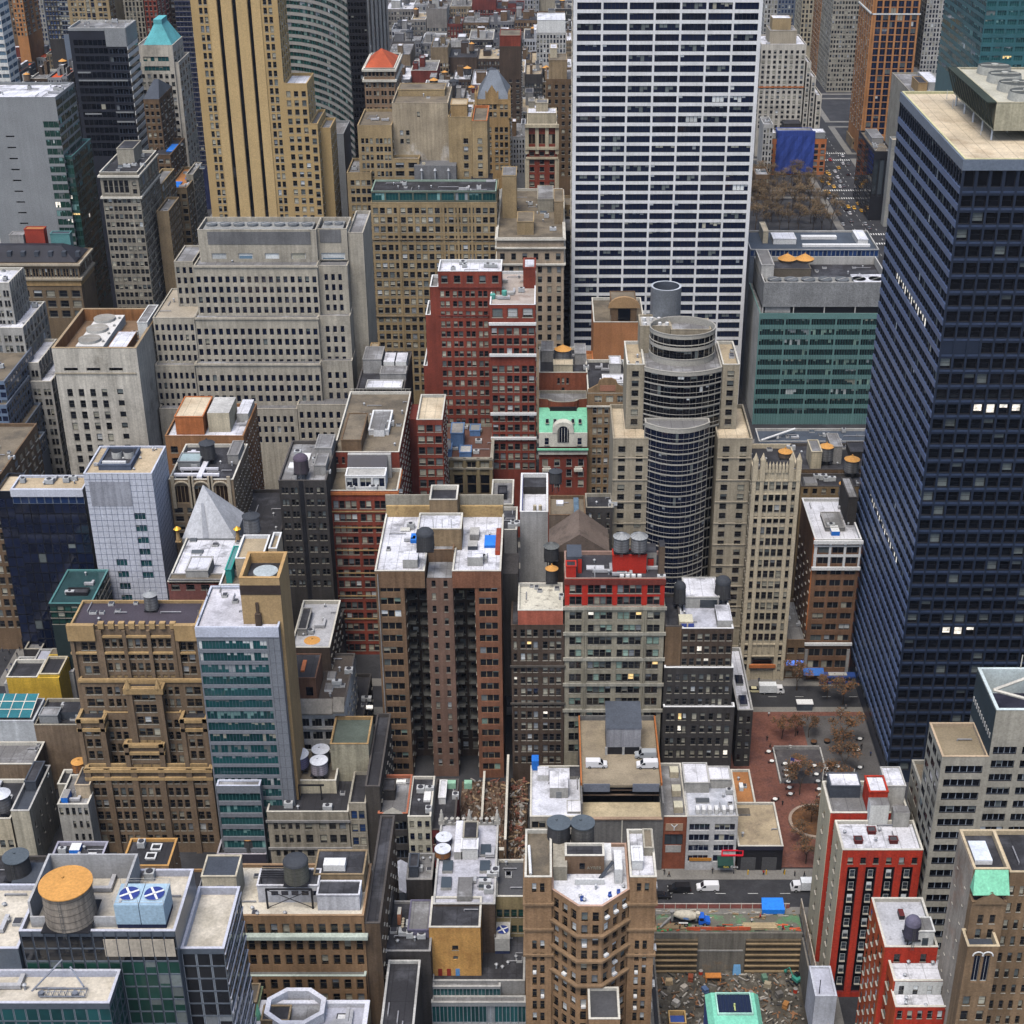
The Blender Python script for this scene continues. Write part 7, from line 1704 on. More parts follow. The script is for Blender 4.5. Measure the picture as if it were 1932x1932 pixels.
for k in range(5):b.part(MB().box(x0+3+k*.9,ya+.5,t.z+.3,x0+3.2+k*.9,yb_-.6,t.z+.6),'steel_joist',PM)
b.part(MB().box(x0+1.2,yb_-3,t.z,x0+3,yb_-1.2,t.z+1.4),'air_handler',LGREY)
r0=tc.z;mb=MB()
xm0,xm1=atZ(80,1872,r0)[0],atZ(165,1872,r0)[0]
for yy in(184.2,186):mb.tube((xm0,yy,r0+.5),(xm1,yy,r0+.5),.12)
for i in range(8):x=xm0+(xm1-xm0)*i/7;mb.tube((x,184.2,r0+.5),(x,186,r0+.5),.08).tube((x,184.2,r0+.5),(x,184.2,r0+1.5),.06)
mb.tube((xm0,184.2,r0+1.5),(xm1,184.2,r0+1.5),.06).tube((xm0-1,184,r0+1.8),(xm0+3,188.6,r0+4.2),.16).tube((xm1-3,188,r0+3.2),(xm1,184.6,r0+2.2),.16)
for x in(xm0,xm1-1.8):mb.cyl(x,185,r0,r0+.6,.5,n=10)
b.part(mb,'window_cleaning_gantry',M('gantry_grey',(.20,.22,.27),rough=.5));b.clutter(tl,3,5,kinds='vh',a=(.4,.9));b.done()
FGT=t
def cooling_unit(x,y,z,w_,d_,h,label,nf=2,mat=None,cat='cooling unit'):
 u=empty('cooling_tower',(x,y,z),0,label,cat)
 mat=mat or M('cooling_aqua',(.36,.50,.62),rough=.5,var=.1)
 mb=MB()
 for k in range(nf):mb.box(-w_/2+k*w_/nf+.06,0,.9,-w_/2+(k+1)*w_/nf-.06,d_,h)
 mb.build('casing',mat,u)
 mb=MB().box(-w_/2+.1,.1,0,w_/2-.1,d_-.1,.9);mb.build('louvre_base',M('louvre_navy',(.025,.035,.09)),u)
 rr_=min(w_/nf,d_)*.40
 for k in range(nf):
  cx=-w_/2+(k+.5)*w_/nf
  f=MB().cyl(cx,d_/2,h,h+.22,rr_,n=28,top=1).build('fan_ring',[mat,M('fan_deep',(.03,.05,.22))],u)
  bl=MB()
  for i in range(4):
   a=.5+i*pi/2
   bl.obox((cx+cos(a)*rr_*.5,d_/2+sin(a)*rr_*.5,h+.23),(cos(a),sin(a)),rr_*.98,rr_*.22,.06)
  bl.cyl(cx,d_/2,h+.23,h+.42,rr_*.16,n=10);bl.build('fan_blade',COPW,f)
 rl=MB()
 for(xx,yy)in((-w_/2,0),(w_/2,0),(w_/2,d_),(-w_/2,d_),(0,0),(0,d_)):rl.tube((xx,yy,h),(xx,yy,h+1.1),.035,n=4)
 for zz in(h+.55,h+1.1):
  for p,q in(((-w_/2,0),(w_/2,0)),((w_/2,0),(w_/2,d_)),((w_/2,d_),(-w_/2,d_)),((-w_/2,d_),(-w_/2,0))):rl.tube((*p,zz),(*q,zz),.03,n=4)
 rl.build('guard_rail',LGREY,u)
 return u
xx,yy=atZ(268,1752,FGT.z)
cooling_unit(xx,yy,FGT.z,8.2,5.2,5.0,'pale blue twin fan cooling tower on the foreground glass office')
xx,yy=PLANTWELL.x0+(PLANTWELL.x1-PLANTWELL.x0)*.40,PLANTWELL.y0+(PLANTWELL.y1-PLANTWELL.y0)*.12
def fan_bank(x,y,z,w_,d_,h,n,label):
 u=empty('cooling_tower',(x,y,z),0,label,'cooling unit')
 MB().box(-w_/2,0,0,w_/2,d_,h).build('casing',M('bank_white',(.66,.64,.62),var=.08),u)
 for k in range(n):
  cy=d_*(k+.5)/n
  f=MB().cyl(-w_*.12,cy,h,h+.9,min(w_,d_/n)*.40,n=24,top=1).build('fan_ring',[M('bank_ring',(.58,.56,.52)),M('fan_well2',(.30,.28,.25))],u)
  MB().obox((-w_*.12,cy,h+.92),(1,0),min(w_,d_/n)*.7,.25,.08).build('fan_blade',LGREY,f)
 for k in range(4):MB().cyl(w_*.40,d_*(k+.5)/4,h,h+.7,.45,n=10).build('vent',LGREY,u)
 return u
fan_bank(xx,yy,PLANTWELL.z,9.2,(PLANTWELL.y1-PLANTWELL.y0)*.78,3.2,3,'white three fan cooling bank in the limestone plant well')
for i,(tt,n,lab)in enumerate(((FANDECK[0],8,'long row of grey roof fans on the tiered limestone block'),(FANDECK[1],2,'short pair of grey roof fans right of the long fan row'),(HBOROOF,7,'row of roof fans behind the grey screen of teal office'))):
 u=empty('cooling_tower',((tt.x0+tt.x1)/2,tt.y0+1,tt.z),0,lab,'cooling unit')
 W=tt.x1-tt.x0-3
 MB().box(-W/2,.6,0,W/2,9,2.0).build('casing',M('fan_deck_grey',(.28,.28,.27),streak=.2),u)
 for k in range(n):
  cx=-W/2+W*(k+.5)/n;rr_=min(W/n*.42,3.6)
  f=MB().cyl(cx,4.8,2.0,2.8,rr_*.85,rr_,n=20,top=1).build('fan_ring',[M('fan_deck_pale',(.42,.42,.42)),M('fan_deck_well',(.13,.14,.15))],u)
  MB().obox((cx,4.8,2.82),(.8,.6),rr_*1.7,.3,.08).build('fan_blade',LGREY,f)
b=B('low_building','dark long low roof with pale coping in the bottom alley',clampz=-5)
t=b.tier(714,778,1965,222,vB=1812,wall=DGREY,roof=R_DK,cop=LGREY,par=.6);b.clutter(t,3,7,kinds='p');b.done()
b=B('shed','silver ridged metal shed with lamp row in the narrow alley',cat='shed',clampz=-5)
za=8.
x0,y0=atZ(735,1684,za);x1=atZ(764,1684,za)[0];y1=atZ(0,1630,za)[1]
b.prism([(x0,y0),(x1,y0),(x1,y1),(x0,y1)],za,0,SLATE,{},par=0)
xm=(x0+x1)/2
b.part(MB().face([(x0-.3,y0-.3,za),(xm,y0-.3,za+1.4),(xm,y1,za+1.4),(x0-.3,y1,za)]).face([(xm,y0-.3,za+1.4),(x1+.3,y0-.3,za),(x1+.3,y1,za),(xm,y1,za+1.4)]).face([(x0,y0-.02,za),(x1,y0-.02,za),(xm,y0-.02,za+1.35)]),'ridged_roof',M('silver_sheet',(.40,.41,.46),rough=.5,streak=.15));b.done()
b=B('low_building','cluttered dark low backs of the alley with orange chimneys',clampz=-5)
t=b.tier(698,812,1795,246,vB=1700,wall=DGREY,roof=R_DK,cop=GREY,par=.5)
q=b.on(t,.1,.3,.5,.98,4,DGREY,R_GR);b.on(t,.6,.95,.3,.9,2,M('violet_grey',(.14,.13,.19)),R_GR);b.on(t,.4,.46,.55,.7,3,M('chimney_salmon',(.50,.20,.11)),COPE,lip=0,name='chimney')
for k in range(4):b.part(MB().cyl(t.x0+6.4,t.y0+6.4+k*.8,t.z,t.z+1.6,.32,n=8),'chimney_pot',CREAM)
b.clutter(t,14,23,kinds='ahpv');b.done()
b=B('low_building','grey patched low roof with boxes between alley and ornate roof',clampz=-5)
t=b.tier(766,815,1660,270,vB=1610,wall=DGREY,roof=R_GR,cop=GREY);b.on(t,.1,.45,.2,.7,3,SLATE,R_DK);b.clutter(t,7,29,kinds='ahv');b.done()
b=B('office_building','narrow block with white cluttered roof and urn topped far parapet',clampz=-5)
t=b.tier(817,934,1706,257,vB=1552,wall=DBROWN,roof=M('roof_frost',(.50,.50,.56),patch=(.32,.32,.36),pth=.53,psc=.25),cop=LGREY,par=.5,front=None)
W,D_=t.x1-t.x0,t.y1-t.y0
for a,c in((.1,.38),(.1,.6-.42),(.72,.38),(.72,.18),(.72,.58)):b.on(t,a,a+.17,c,c+.13,.8,LGREY,glass('grey'),lip=0,name='skylight')
b.on(t,.42,.66,.68,.9,3,GREIGE,R_DK);b.on(t,.38,.62,.05,.28,1.4,GREY,R_GR,lip=0);b.on(t,.4,.68,.55,.68,3,COPW,R_WH)
b.on(t,.28,.42,.55,.95,2.2,LGREY,R_WH,lip=0)
b.clutter(t,10,31,kinds='hpav')
ST=M('statue_stone',(.48,.46,.42))
for k in range(9):
 x=t.x0+W*(.1+.8*k/8);b.part(MB().cyl(x,t.y1-.3,t.zt+.1,t.zt+.6,.25,n=8).cyl(x,t.y1-.3,t.zt+.6,t.zt+1.5,.3,.5,n=8).cyl(x,t.y1-.3,t.zt+1.5,t.zt+1.9,.5,.1,n=8),'urn',ST)
for f in(.02,.5,.98):
 x=t.x0+W*f;b.part(MB().box(x-.7,t.y1-.9,t.zt,x+.7,t.y1+.3,t.zt+1.2).cyl(x,t.y1-.3,t.zt+1.2,t.zt+2.6,.6,.4,n=8).cyl(x,t.y1-.3,t.zt+2.6,t.zt+3.4,.45,.2,n=8).cyl(x,t.y1-.3,t.zt+3.4,t.zt+4,.3,.15,n=8),'statue',ST)
ORNT=t;b.done()
b=B('low_building','grey roofed block with rounded parapet and olive lower front',clampz=-5)
t=b.tier(935,990,1692,262,vB=1622,wall=M('olive_render',(.30,.24,.13),streak=.3),roof=M('roof_charcoal',(.08,.08,.085)),cop=COPE,front=F(4,v0=1716,dv=30,hv=13,gf=.7,gl='green'),par=.5);b.clutter(t,6,8,kinds='pvh');b.done()
b=B('low_building','low glass fronted building below the orange brick roof house',clampz=-5)
t=b.tier(815,990,1851,248,vB=1742,wall=GREY,roof=R_DK,cop=LGREY,par=.4)
b.tier(816,944,1862,246.8,D=1.18,wall=GPANEL,roof=R_GR,cop=LGREY,par=.2,front=F(9,v0=1866,dv=60,hv=22,nr=1,gf=.9,sty='twin',gl='teal',fr='silver',ps=.2,sh='grey'))
b.tier(814,992,1892,245,D=1.78,wall=GPANEL,roof=R_GR,cop=LGREY,par=.2,front=F(12,v0=1899,dv=40,hv=32,gf=.9,sty='twin',gl='teal',fr='silver',ps=.2,sh='grey'));
b.clutter(t,5,9,a=(.6,.95),b=(.05,.4),kinds='hv');LOWG=t;b.done()
b=B('lift_house','plain orange brick roof house with black flat roof',clampz=-5)
t=b.tier(809,906,1750,250,vB=1692,Zb=LOWG.z-.05,wall=M('marigold_brick',(.56,.31,.10),streak=.2,brick=.2,patch=(.48,.25,.08),psc=.4),roof=R_DK,cop=COPE,par=.4,front=[F(1,v0=1784,dv=60,hv=8,nr=1,gf=.12,xa=.05,xb=.95),F(1,v0=1804,dv=60,hv=7,nr=1,gf=.1,xa=.05,xb=.95,sty='plain',ps=1,sh='white')])
for i,(a,c)in enumerate((('door_maroon',(.26,.03,.02)),('door_maroon',None),('door_blue',(.10,.25,.5)))):x=t.x0+1.6+i*1.9;b.part(MB().box(x,t.y0-.08,t.zb+.1,x+.9,t.y0-.01,t.zb+2.1),'door',M(a,c))
b.done()
xx,yy=atZ(948,1800,LOWG.z)
cooling_unit(xx,yy,LOWG.z,3.4,5.5,4.4,'silver single fan cooling unit right of the orange brick house',nf=1,mat=LGREY)
b=B('apartment_house','tan brick block with chamfered centre bay and silver roof',clampz=-5)
CB=M('toffee_brick',(.33,.205,.115),streak=.28,brick=.15)
CBT=M('toffee_trim',(.26,.17,.10),streak=.2)
YW,YF=242.4,238.
xL0,xL1,xR0,xR1=(atY(u,1655,YW)[0]for u in(990,1041,1189,1239))
xc0,xc1=atY(1091,1709,YF)[0],atY(1137,1709,YF)[0]
Zw=zat(1655,YW);Zc=zat(1710,YF)
r_=dict(fh=3.4,wh=2.1,sty='sash',fr='tan',gl='dark',ps=.35,sh='white')
def W_(n,z,**k):return F(n,z=z,fh=r_['fh'],wh=r_['wh'],fr='tan',ps=.4,sh='white',gf=.52,rev=.4,**k)
for xa,xb in((xL0,xL1),(xR0,xR1)):
 t=b.prism([(xa,YW),(xb,YW),(xb,YW+15),(xa,YW+15)],Zw,0,CB,{0:[W_(2,Zw-1.6,nr=1,xa=.2,xb=.8),W_(2,Zw-17,xa=.2,xb=.8)],1:[W_(4,Zw-5)]},roof=R_BR if xa==xL0 else R_WH,cop=COPE,par=.8)
 b.band(t,[6.8,13.6,20.6],h=.5,d=.45,mat=CBT)
 if xa==xR0:b.on(t,.1,.5,.2,.5,2.4,COPW,R_WH,name='bulkhead');b.on(t,.6,.95,.5,.9,2,GREIGE,R_BR)
 else:b.part(MB().tube((xa+1.2,YW+1,Zw),(xa+.8,YW+9,Zw+.6),.3,n=8),'white_pipe',COPW)
pc=[(xL1+.02,YW+.6),(xc0,YF),(xc1,YF),(xR0-.02,YW+.6),(xR0-.02,YW+15),(xL1+.02,YW+15)]
t=b.prism(pc,Zc,0,CB,{0:[W_(3,Zc-1.6)],1:[W_(2,Zc-1.6,xa=.04,xb=.96)],2:[W_(3,Zc-1.6)]},roof=M('roof_frost_white',(.68,.68,.72),patch=(.30,.31,.38),pth=.62,psc=.5),cop=M('coping_rose',(.50,.33,.25)),par=.6)
o=inset(pc,-.8)
for z in(Zc-7.9,Zc-14.7,Zc-21.5):
 mb=MB()
 for i in range(3):
  p,q=pc[i],pc[i+1];P,Q=o[i],o[i+1]
  mb.quad((*P,z),(*Q,z),(*Q,z+.5),(*P,z+.5)).quad((*P,z+.5),(*Q,z+.5),(*q,z+.5),(*p,z+.5))
 b.part(mb,'cornice',CBT)
CH_T=t
rc=random.Random(5)
for pos,ang,ww_,hh_,f_,n_ in list(b.wins):
 if rc.random()<.2 and pos[2]>8:b.part(MB().obox((pos[0]+n_.x*.45,pos[1]+n_.y*.45,pos[2]+.05),(-n_.y,n_.x),ww_*.75,.7,.5),'window_air_conditioner',COPW)
q=b.prism([(atZ(1066,1650,Zc)[0],YW+6),(atZ(1140,1650,Zc)[0],YW+6),(atZ(1140,1650,Zc)[0],YW+10),(atZ(1066,1650,Zc)[0],YW+10)],Zc+4.2,Zc-.6,M('bulkhead_umber',(.20,.13,.085),streak=.3),{},par=.4,roof=R_DK,cop=COPE,name='bulkhead');b.part(MB().box(q.x0+3,q.y0-.06,q.zb+1.4,q.x0+4.1,q.y0-.01,q.zb+2.9),'bulkhead_window',glass('black'))
CHB=q
lettering(b,'AYRES',q.x0+4.5,q.y0-.05,q.zb+1.3,1.05,M('faded_letter',(.34,.32,.26),var=.4))
b.part(MB().box(xc0-.6,YW+2.6,Zc-.6,xc1+.6,YW+2.9,Zc+.9),'roof_screen',COPW)
b.part(MB().box(xR0-3,YW+3,Zc-.6,xR0-1.4,YW+9,Zc+3.2),'roof_house',COPW);b.part(MB().tube((xR0-6,YW+4.6,Zc-.6),(xR0-3.2,YW+6.4,Zc+2.4),.4,n=4),'roof_stair',SLATE)
b.part(MB().box(xL1+.3,YW+4,Zc-.6,xL1+3.2,YW+12,Zc+3),'roof_house',GREIGE);b.part(MB().box(xR0-7.5,YW+7.5,Zc-.6,xR0-3.4,YW+13,Zc+1.8),'roof_house',COPW)
for(x,y,rz_)in((xc0+.8,YF+2.4,.2),(xc1+1.6,YF+3.6,.4),(xc1+3.4,YF+4.4,.1)):
 b.part(MB().obox((x,y,Zc-.6),(cos(rz_),sin(rz_)),.7,.6,.45).obox((x,y+.28,Zc-.6),(cos(rz_),sin(rz_)),.7,.1,1.),'roof_seat',M('seat_blue',(.05,.10,.35)))
b.clutter(t,5,13,b=(.1,.4),kinds='vh')
q=tX(b,atY(1111,1923,229)[0],atY(1170,1923,229)[0],1923,229,8.8,CB,roof=M('roof_charcoal',None),cop=COPE,par=.6)
b.done()
b=B('office_building','white octagonal parapet roof at the bottom edge left of alley',clampz=-5)
t=b.tier(480,690,1945,222,vB=1888,wall=TAN,roof=M('roof_lavender',None),cop=M('octagon_white',(.70,.70,.76)),par=1.,pt=.9)
oc=[((t.x0+t.x1)/2-3.5+6.4*cos(pi/8+i*pi/4),(t.y0+t.y1)/2+1.+5.2*sin(pi/8+i*pi/4))for i in range(8)]
b.prism(oc,t.z+2.6,t.z-.1,M('octagon_white',None),{},par=2.,pt=.9,roof=R_GR);b.on(t,.05,.3,.2,.7,2,TAN,R_DK);b.on(t,.72,.8,.4,.6,.6,BLACKM,COPW,lip=.1);b.done()
b=B('low_building','brown low roofs with mint finial at the bottom edge by the glass office',clampz=-5)
t=b.tier(416,479,1940,222,vB=1862,wall=BROWN,roof=R_DK,cop=M('coping_lime',(.35,.42,.22)));b.on(t,.5,.95,.5,.95,2.2,TAN,R_BR);b.on(t,.1,.35,.3,.8,3.2,DGREY,R_GR)
b.part(MB().cyl(t.x0+7,t.y0+3,t.z,t.z+2,.6,.5,n=8).cyl(t.x0+7,t.y0+3,t.z+2,t.z+4.4,.5,.05,n=8),'finial',MINT);b.clutter(t,5,5,kinds='ph');b.done()
b=B('apartment_house','rear scarlet block with cream flank and white roof houses',clampz=0)
CFL=M('cream_flank',(.56,.50,.36),streak=.2,var=.1)
def redblock(b,uL,uR,vT,Y,vB,front,roof=R_WH,par=.7,left=None,Zb=0,flank=CFL):
 X0,X1=atY(uL,vT,Y)[0],atY(uR,vT,Y)[0];Z=zat(vT,Y);Yb=atZ(0,vB,Z)[1]
 for f in front:f.resolve(Y)
 for f in left or[]:f.resolve(Y)
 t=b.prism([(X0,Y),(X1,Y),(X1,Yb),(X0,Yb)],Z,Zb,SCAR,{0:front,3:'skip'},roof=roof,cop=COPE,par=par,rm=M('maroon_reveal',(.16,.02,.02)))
 mb=MB();b.facade(mb,(X0-.12,Yb),(X0-.12,Y),Zb,Z,left,0,0);mb.quad((X0-.12,Y,Zb),(X0,Y,Zb),(X0,Y,Z),(X0-.12,Y,Z));mb.quad((X0-.12,Y,Z),(X0,Y,Z),(X0,Yb,Z),(X0-.12,Yb,Z));b.part(mb,'flank_wall',flank)
 return t
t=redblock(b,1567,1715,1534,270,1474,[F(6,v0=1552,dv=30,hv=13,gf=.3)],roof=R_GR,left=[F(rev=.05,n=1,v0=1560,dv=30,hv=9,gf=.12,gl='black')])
q=b.on(t,.48,.72,.1,.6,5.5,SCAR,R_WH,lip=.3);b.on(t,.73,.98,.35,.95,5,LGREY,R_WH,lip=.2);b.on(t,.05,.44,.55,.97,3.2,SLATE,R_WH,lip=.2)  # last box: dark slate walls stand in for a shaded roof recess
for x in(t.x0,t.x0+7,t.x1):b.part(MB().tube((x,t.y1,t.zt),(x,t.y1,t.zt+3.4),.09,n=5),'roof_pole',COPE)
b.done()
b=B('apartment_house','tall scarlet block with black bay columns and silver roof',clampz=0)
bay=dict(v0=1636,dv=400,hv=236,nr=1,zmin=.1,gf=.60,sty='plain',gl='black',fr='black',rev=.55,ps=0)
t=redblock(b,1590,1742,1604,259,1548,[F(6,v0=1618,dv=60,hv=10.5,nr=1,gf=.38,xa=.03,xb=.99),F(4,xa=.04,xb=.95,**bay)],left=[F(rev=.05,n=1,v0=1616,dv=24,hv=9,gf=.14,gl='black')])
FRM=M('bay_frame',(.075,.07,.065));
mb=MB()
n=0
f=bay;fz=zat(1636,259);fh=fz-zat(1636+23.4,259)
for i in range(4):
 xm=t.x0+(t.x1-t.x0)*(.04+.91*(i+.5)/4)
 for k in range(11):
  z=fz-k*fh-fh*.82
  if z<1:break
  o=bpy.data.objects.new('bay_window',winmesh('sash',1,'grey',M('win_white',FRAMES['white'],rough=.6,var=.05),(k*7+i)%3,'white')[0]);COL.objects.link(o);o.parent=b.root
  o.location=(xm-b.org[0],t.y0+.22-b.org[1],z);o.scale=(1.15,1,fh*.58)
for a,c in((.18,.28),(.62,.28),(.38,.6)):b.on(t,a,a+.1,c,c+.16,.9,M('hatch_red_black',(.14,.03,.03)),R_DK,lip=.1,name='roof_hatch')
b.on(t,.42,.66,.92,1.2,5.5,WPAINT,R_GR,lip=0);b.on(t,.72,.92,.85,1.1,4,LGREY,R_GR,lip=0);b.clutter(t,5,21,kinds='vp');b.done()
b=B('apartment_house','stepped orange red block with windowed flank and dark water tank',clampz=0)
ORR=M('vermilion_flank',(.46,.085,.025),streak=.35,var=.2,brick=.15)
t=redblock(b,1670,1770,1787,226,1694,[F(2,v0=1800,dv=26,hv=13,gf=.2)],left=[F(rev=.05,n=4,v0=1798,dv=27,hv=15,gf=.34,gl='black',fr='white',ps=.25)],flank=ORR,roof=M('roof_cracked',(.50,.50,.53),patch=(.10,.10,.11),pth=.64,psc=.35))
RC=t
q=b.on(t,.52,.9,.02,.3,4.4,WPAINT,R_GR,lip=.2);b.part(MB().box(q.x1-2.2,q.y0-.06,q.zb+.6,q.x1-1,q.y0-.01,q.zb+2.8),'roof_house_door',glass('grey'));b.on(t,.55,.9,.34,.46,1.,GREY,glass('grey'),lip=0,name='skylight');b.on(t,.44,.54,.6,.75,1.,BLACKM,M('hatch_red_black',None),lip=0)
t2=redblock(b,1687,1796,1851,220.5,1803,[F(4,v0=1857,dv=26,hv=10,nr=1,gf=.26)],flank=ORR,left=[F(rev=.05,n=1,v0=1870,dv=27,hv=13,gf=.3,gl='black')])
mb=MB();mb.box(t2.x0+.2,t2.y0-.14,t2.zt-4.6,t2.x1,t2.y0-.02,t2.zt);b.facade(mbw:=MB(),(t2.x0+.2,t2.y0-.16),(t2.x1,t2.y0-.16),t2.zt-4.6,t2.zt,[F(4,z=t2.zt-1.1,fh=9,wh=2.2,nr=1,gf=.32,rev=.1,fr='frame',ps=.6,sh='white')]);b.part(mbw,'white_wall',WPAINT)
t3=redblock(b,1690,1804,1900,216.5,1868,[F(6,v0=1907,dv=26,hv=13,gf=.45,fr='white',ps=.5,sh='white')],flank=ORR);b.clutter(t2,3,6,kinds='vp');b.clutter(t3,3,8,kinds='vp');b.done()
b=B('office_building','greige office tower with strip windows and open topped roof tower',clampz=0)
GS=M('greige_office',(.37,.345,.29),streak=.22)
Ys=258
sw=dict(dv=25.4,hv=13.6,gf=.78,sty='strip',k=5,gl='black',fr='silver',ps=.3,sh='dusk',rev=.35)
t=b.tier(1778,1866,1428,Ys,vB=1364,wall=GS,rm=BLACKM,roof=M('roof_moss_gravel',(.26,.21,.14)),cop=M('coping_peach',(.50,.38,.26)),par=.8,front=[F(1,v0=1445,**{**sw,'gf':.8})],side=[F(3,v0=1440,**{**sw,'k':2,'gf':.7})])
X0,Z0=t.x1+.02,zat(1340,Ys)
t2=b.prism([(X0,Ys),(X0+60,Ys),(X0+60,Ys+15.5),(X0,Ys+15.5)],Z0,0,GS,{0:[F(10,z=zat(1409,Ys),fh=zat(1445,Ys)-zat(1470.4,Ys),wh=zat(1445,Ys)-zat(1458.6,Ys),gf=.8,sty='strip',k=4,gl='black',fr='silver',ps=.3,sh='dusk',rev=.35)]},roof=M('roof_pit_dark',(.03,.03,.05)),cop=M('coping_mint_white',(.55,.62,.62)),par=6.,pt=.6,rm=BLACKM)
mb=MB();mb.box(t2.x0-.14,t2.y0+.3,t.zt,t2.x0-.01,t2.y1-.2,Z0-.4);b.part(mb,'louvre_flank',M('louvre_bluegreen',(.035,.05,.06)))
for k in range(11):y=t2.y0+1+k*1.3;b.part(MB().box(t2.x0-.3,y,t.zt+4,t2.x0-.15,y+.5,t.zt+5.2),'vent_hood',LGREY)
xm,ym=t2.x0+9,t2.y0+8
b.part(MB().tube((t2.x0+1.5,ym,Z0-.5),(xm+5,t2.y1-1,Z0-.2),.35,n=6).tube((t2.x0+1.5,ym,Z0-.5),(xm+5,t2.y0+1,Z0-.4),.35,n=6),'brace',COPE)
b.part(MB().tube((xm+.5,ym-1,Z0-5.9),(xm+.5,ym-1,Z0-2.5),.55,n=12).tube((xm+.5,ym-1,Z0-2.5),(xm+3.5,ym-1,Z0-1.8),.55,n=12),'duct',M('duct_blue_grey',(.35,.42,.5),rough=.4));b.part(MB().tube((xm,t2.y1-.2,Z0),(xm,t2.y1-.2,Z0+3.4),.12,n=5),'roof_pole',COPE)
b.done()
b,t=simple('office_building','slim lower greige block tucked left of the strip window tower',1744,1776,1502,270,GS,D=13,vb=None,front=None,side=[F(3,v0=1512,dv=25.4,hv=13.6,gf=.7,sty='strip',k=2,gl='black',fr='silver')],roof=R_BR);b.done()
b=B('apartment_house','ornate brown brick block with mint green mansard end',clampz=-5)
OB=M('walnut_brick',(.24,.16,.095),streak=.3,brick=.15)
Ym2=214
t=b.tier(1838,1905,1640,Ym2,vB=1566,wall=OB,roof=R_DK,cop=M('coping_sand',(.52,.42,.28)),par=1.,side=[F(2,v0=1680,dv=34,hv=13,gf=.12,gl='black',ps=0)])
mb=MB();mb.box(t.x0-.1,t.y0+.2,0,t.x0-.005,t.y1,t.zt-.3);b.part(mb,'flank_render',M('flank_rosy_grey',(.42,.36,.30),patch=(.36,.22,.16),pth=.6,psc=.08,streak=.25))
zb=zat(1688,Ym2-2)
mb=MB().quad((t.x0-.2,Ym2-2.2,zb),(t.x1,Ym2-2.2,zb),(t.x1-.2,Ym2-.02,t.zt-.1),(t.x0+.2,Ym2-.02,t.zt-.1)).face([(t.x0-.2,Ym2-2.2,zb),(t.x0+.2,Ym2-.02,t.zt-.1),(t.x0-.2,Ym2+.1,zb)]);b.part(mb,'mansard_roof',MINT)
tt=tX(b,t.x0-.1,t.x1-.3,1702,Ym2-2.0,1.95,OB,[F(2,v0=1726,dv=27,hv=15,gf=.42,xa=.15,xb=.85)],roof=R_DK,par=.1)
b.part(MB().face([(t.x0-.3,Ym2-2.4,tt.zt-.2),(t.x1,Ym2-2.4,tt.zt-.2),((t.x0+t.x1)/2,Ym2-2.4,tt.zt+2.4)]).face([((t.x0+t.x1)/2,Ym2-2.02,tt.zt+2.4),(t.x1,Ym2-2.02,tt.zt-.2),(t.x0-.3,Ym2-2.02,tt.zt-.2)]),'gable',M('gable_brown2',(.22,.15,.09)))
b.on(t,.12,.62,.22,.72,1.,COPW,M('skylight_white',(.62,.66,.74),rough=.3),lip=0,name='skylight')
tw=b.tier(1826,1886,1786,208.5,D=4.5,wall=OB,roof=SLATE,cop=M('coping_sand',None),par=1.4,front=[F(2,v0=1803,dv=90,hv=50,nr=1,gf=.62,sty='twin',gl='navy',fr='white',ps=.1,xa=.22,xb=.82),F(2,v0=1880,dv=27,hv=15,gf=.4)])
mb=MB();zt_=zat(1803,208.5)
for k in(0,1):
 cx2=tw.x0+(tw.x1-tw.x0)*(.37+.30*k)
 for i in range(8):
  a0,a1=pi*i/8,pi*(i+1)/8;mb.tube((cx2+.95*cos(a0),tw.y0-.1,zt_+.95*sin(a0)),(cx2+.95*cos(a1),tw.y0-.1,zt_+.95*sin(a1)),.14,n=5)
b.part(mb,'arch_trim',COPW)
tt=b.tier(1905.5,2060,1646,Ym2+1,vB=1566,wall=OB,roof=R_DK,cop=M('coping_sand',None),par=.8,front=[F(8,v0=1672,dv=32,hv=15,gf=.4)]);b.done()
WOODM=M('tank_cedar',(.23,.16,.11),streak=.35,var=.15);WOODD=M('tank_dark',(.065,.065,.07),streak=.35)
WOODG=M('tank_grey',(.20,.20,.21),streak=.35);WOODO=M('tank_orange_wood',(.46,.19,.06),streak=.3)
CAPO=M('cap_orange',(.60,.30,.085),var=.14);CAPW=M('cap_white',(.66,.68,.74),var=.1);CAPD=M('cap_dark',(.05,.055,.065));CAPG=M('cap_grey',(.32,.33,.34),streak=.2)
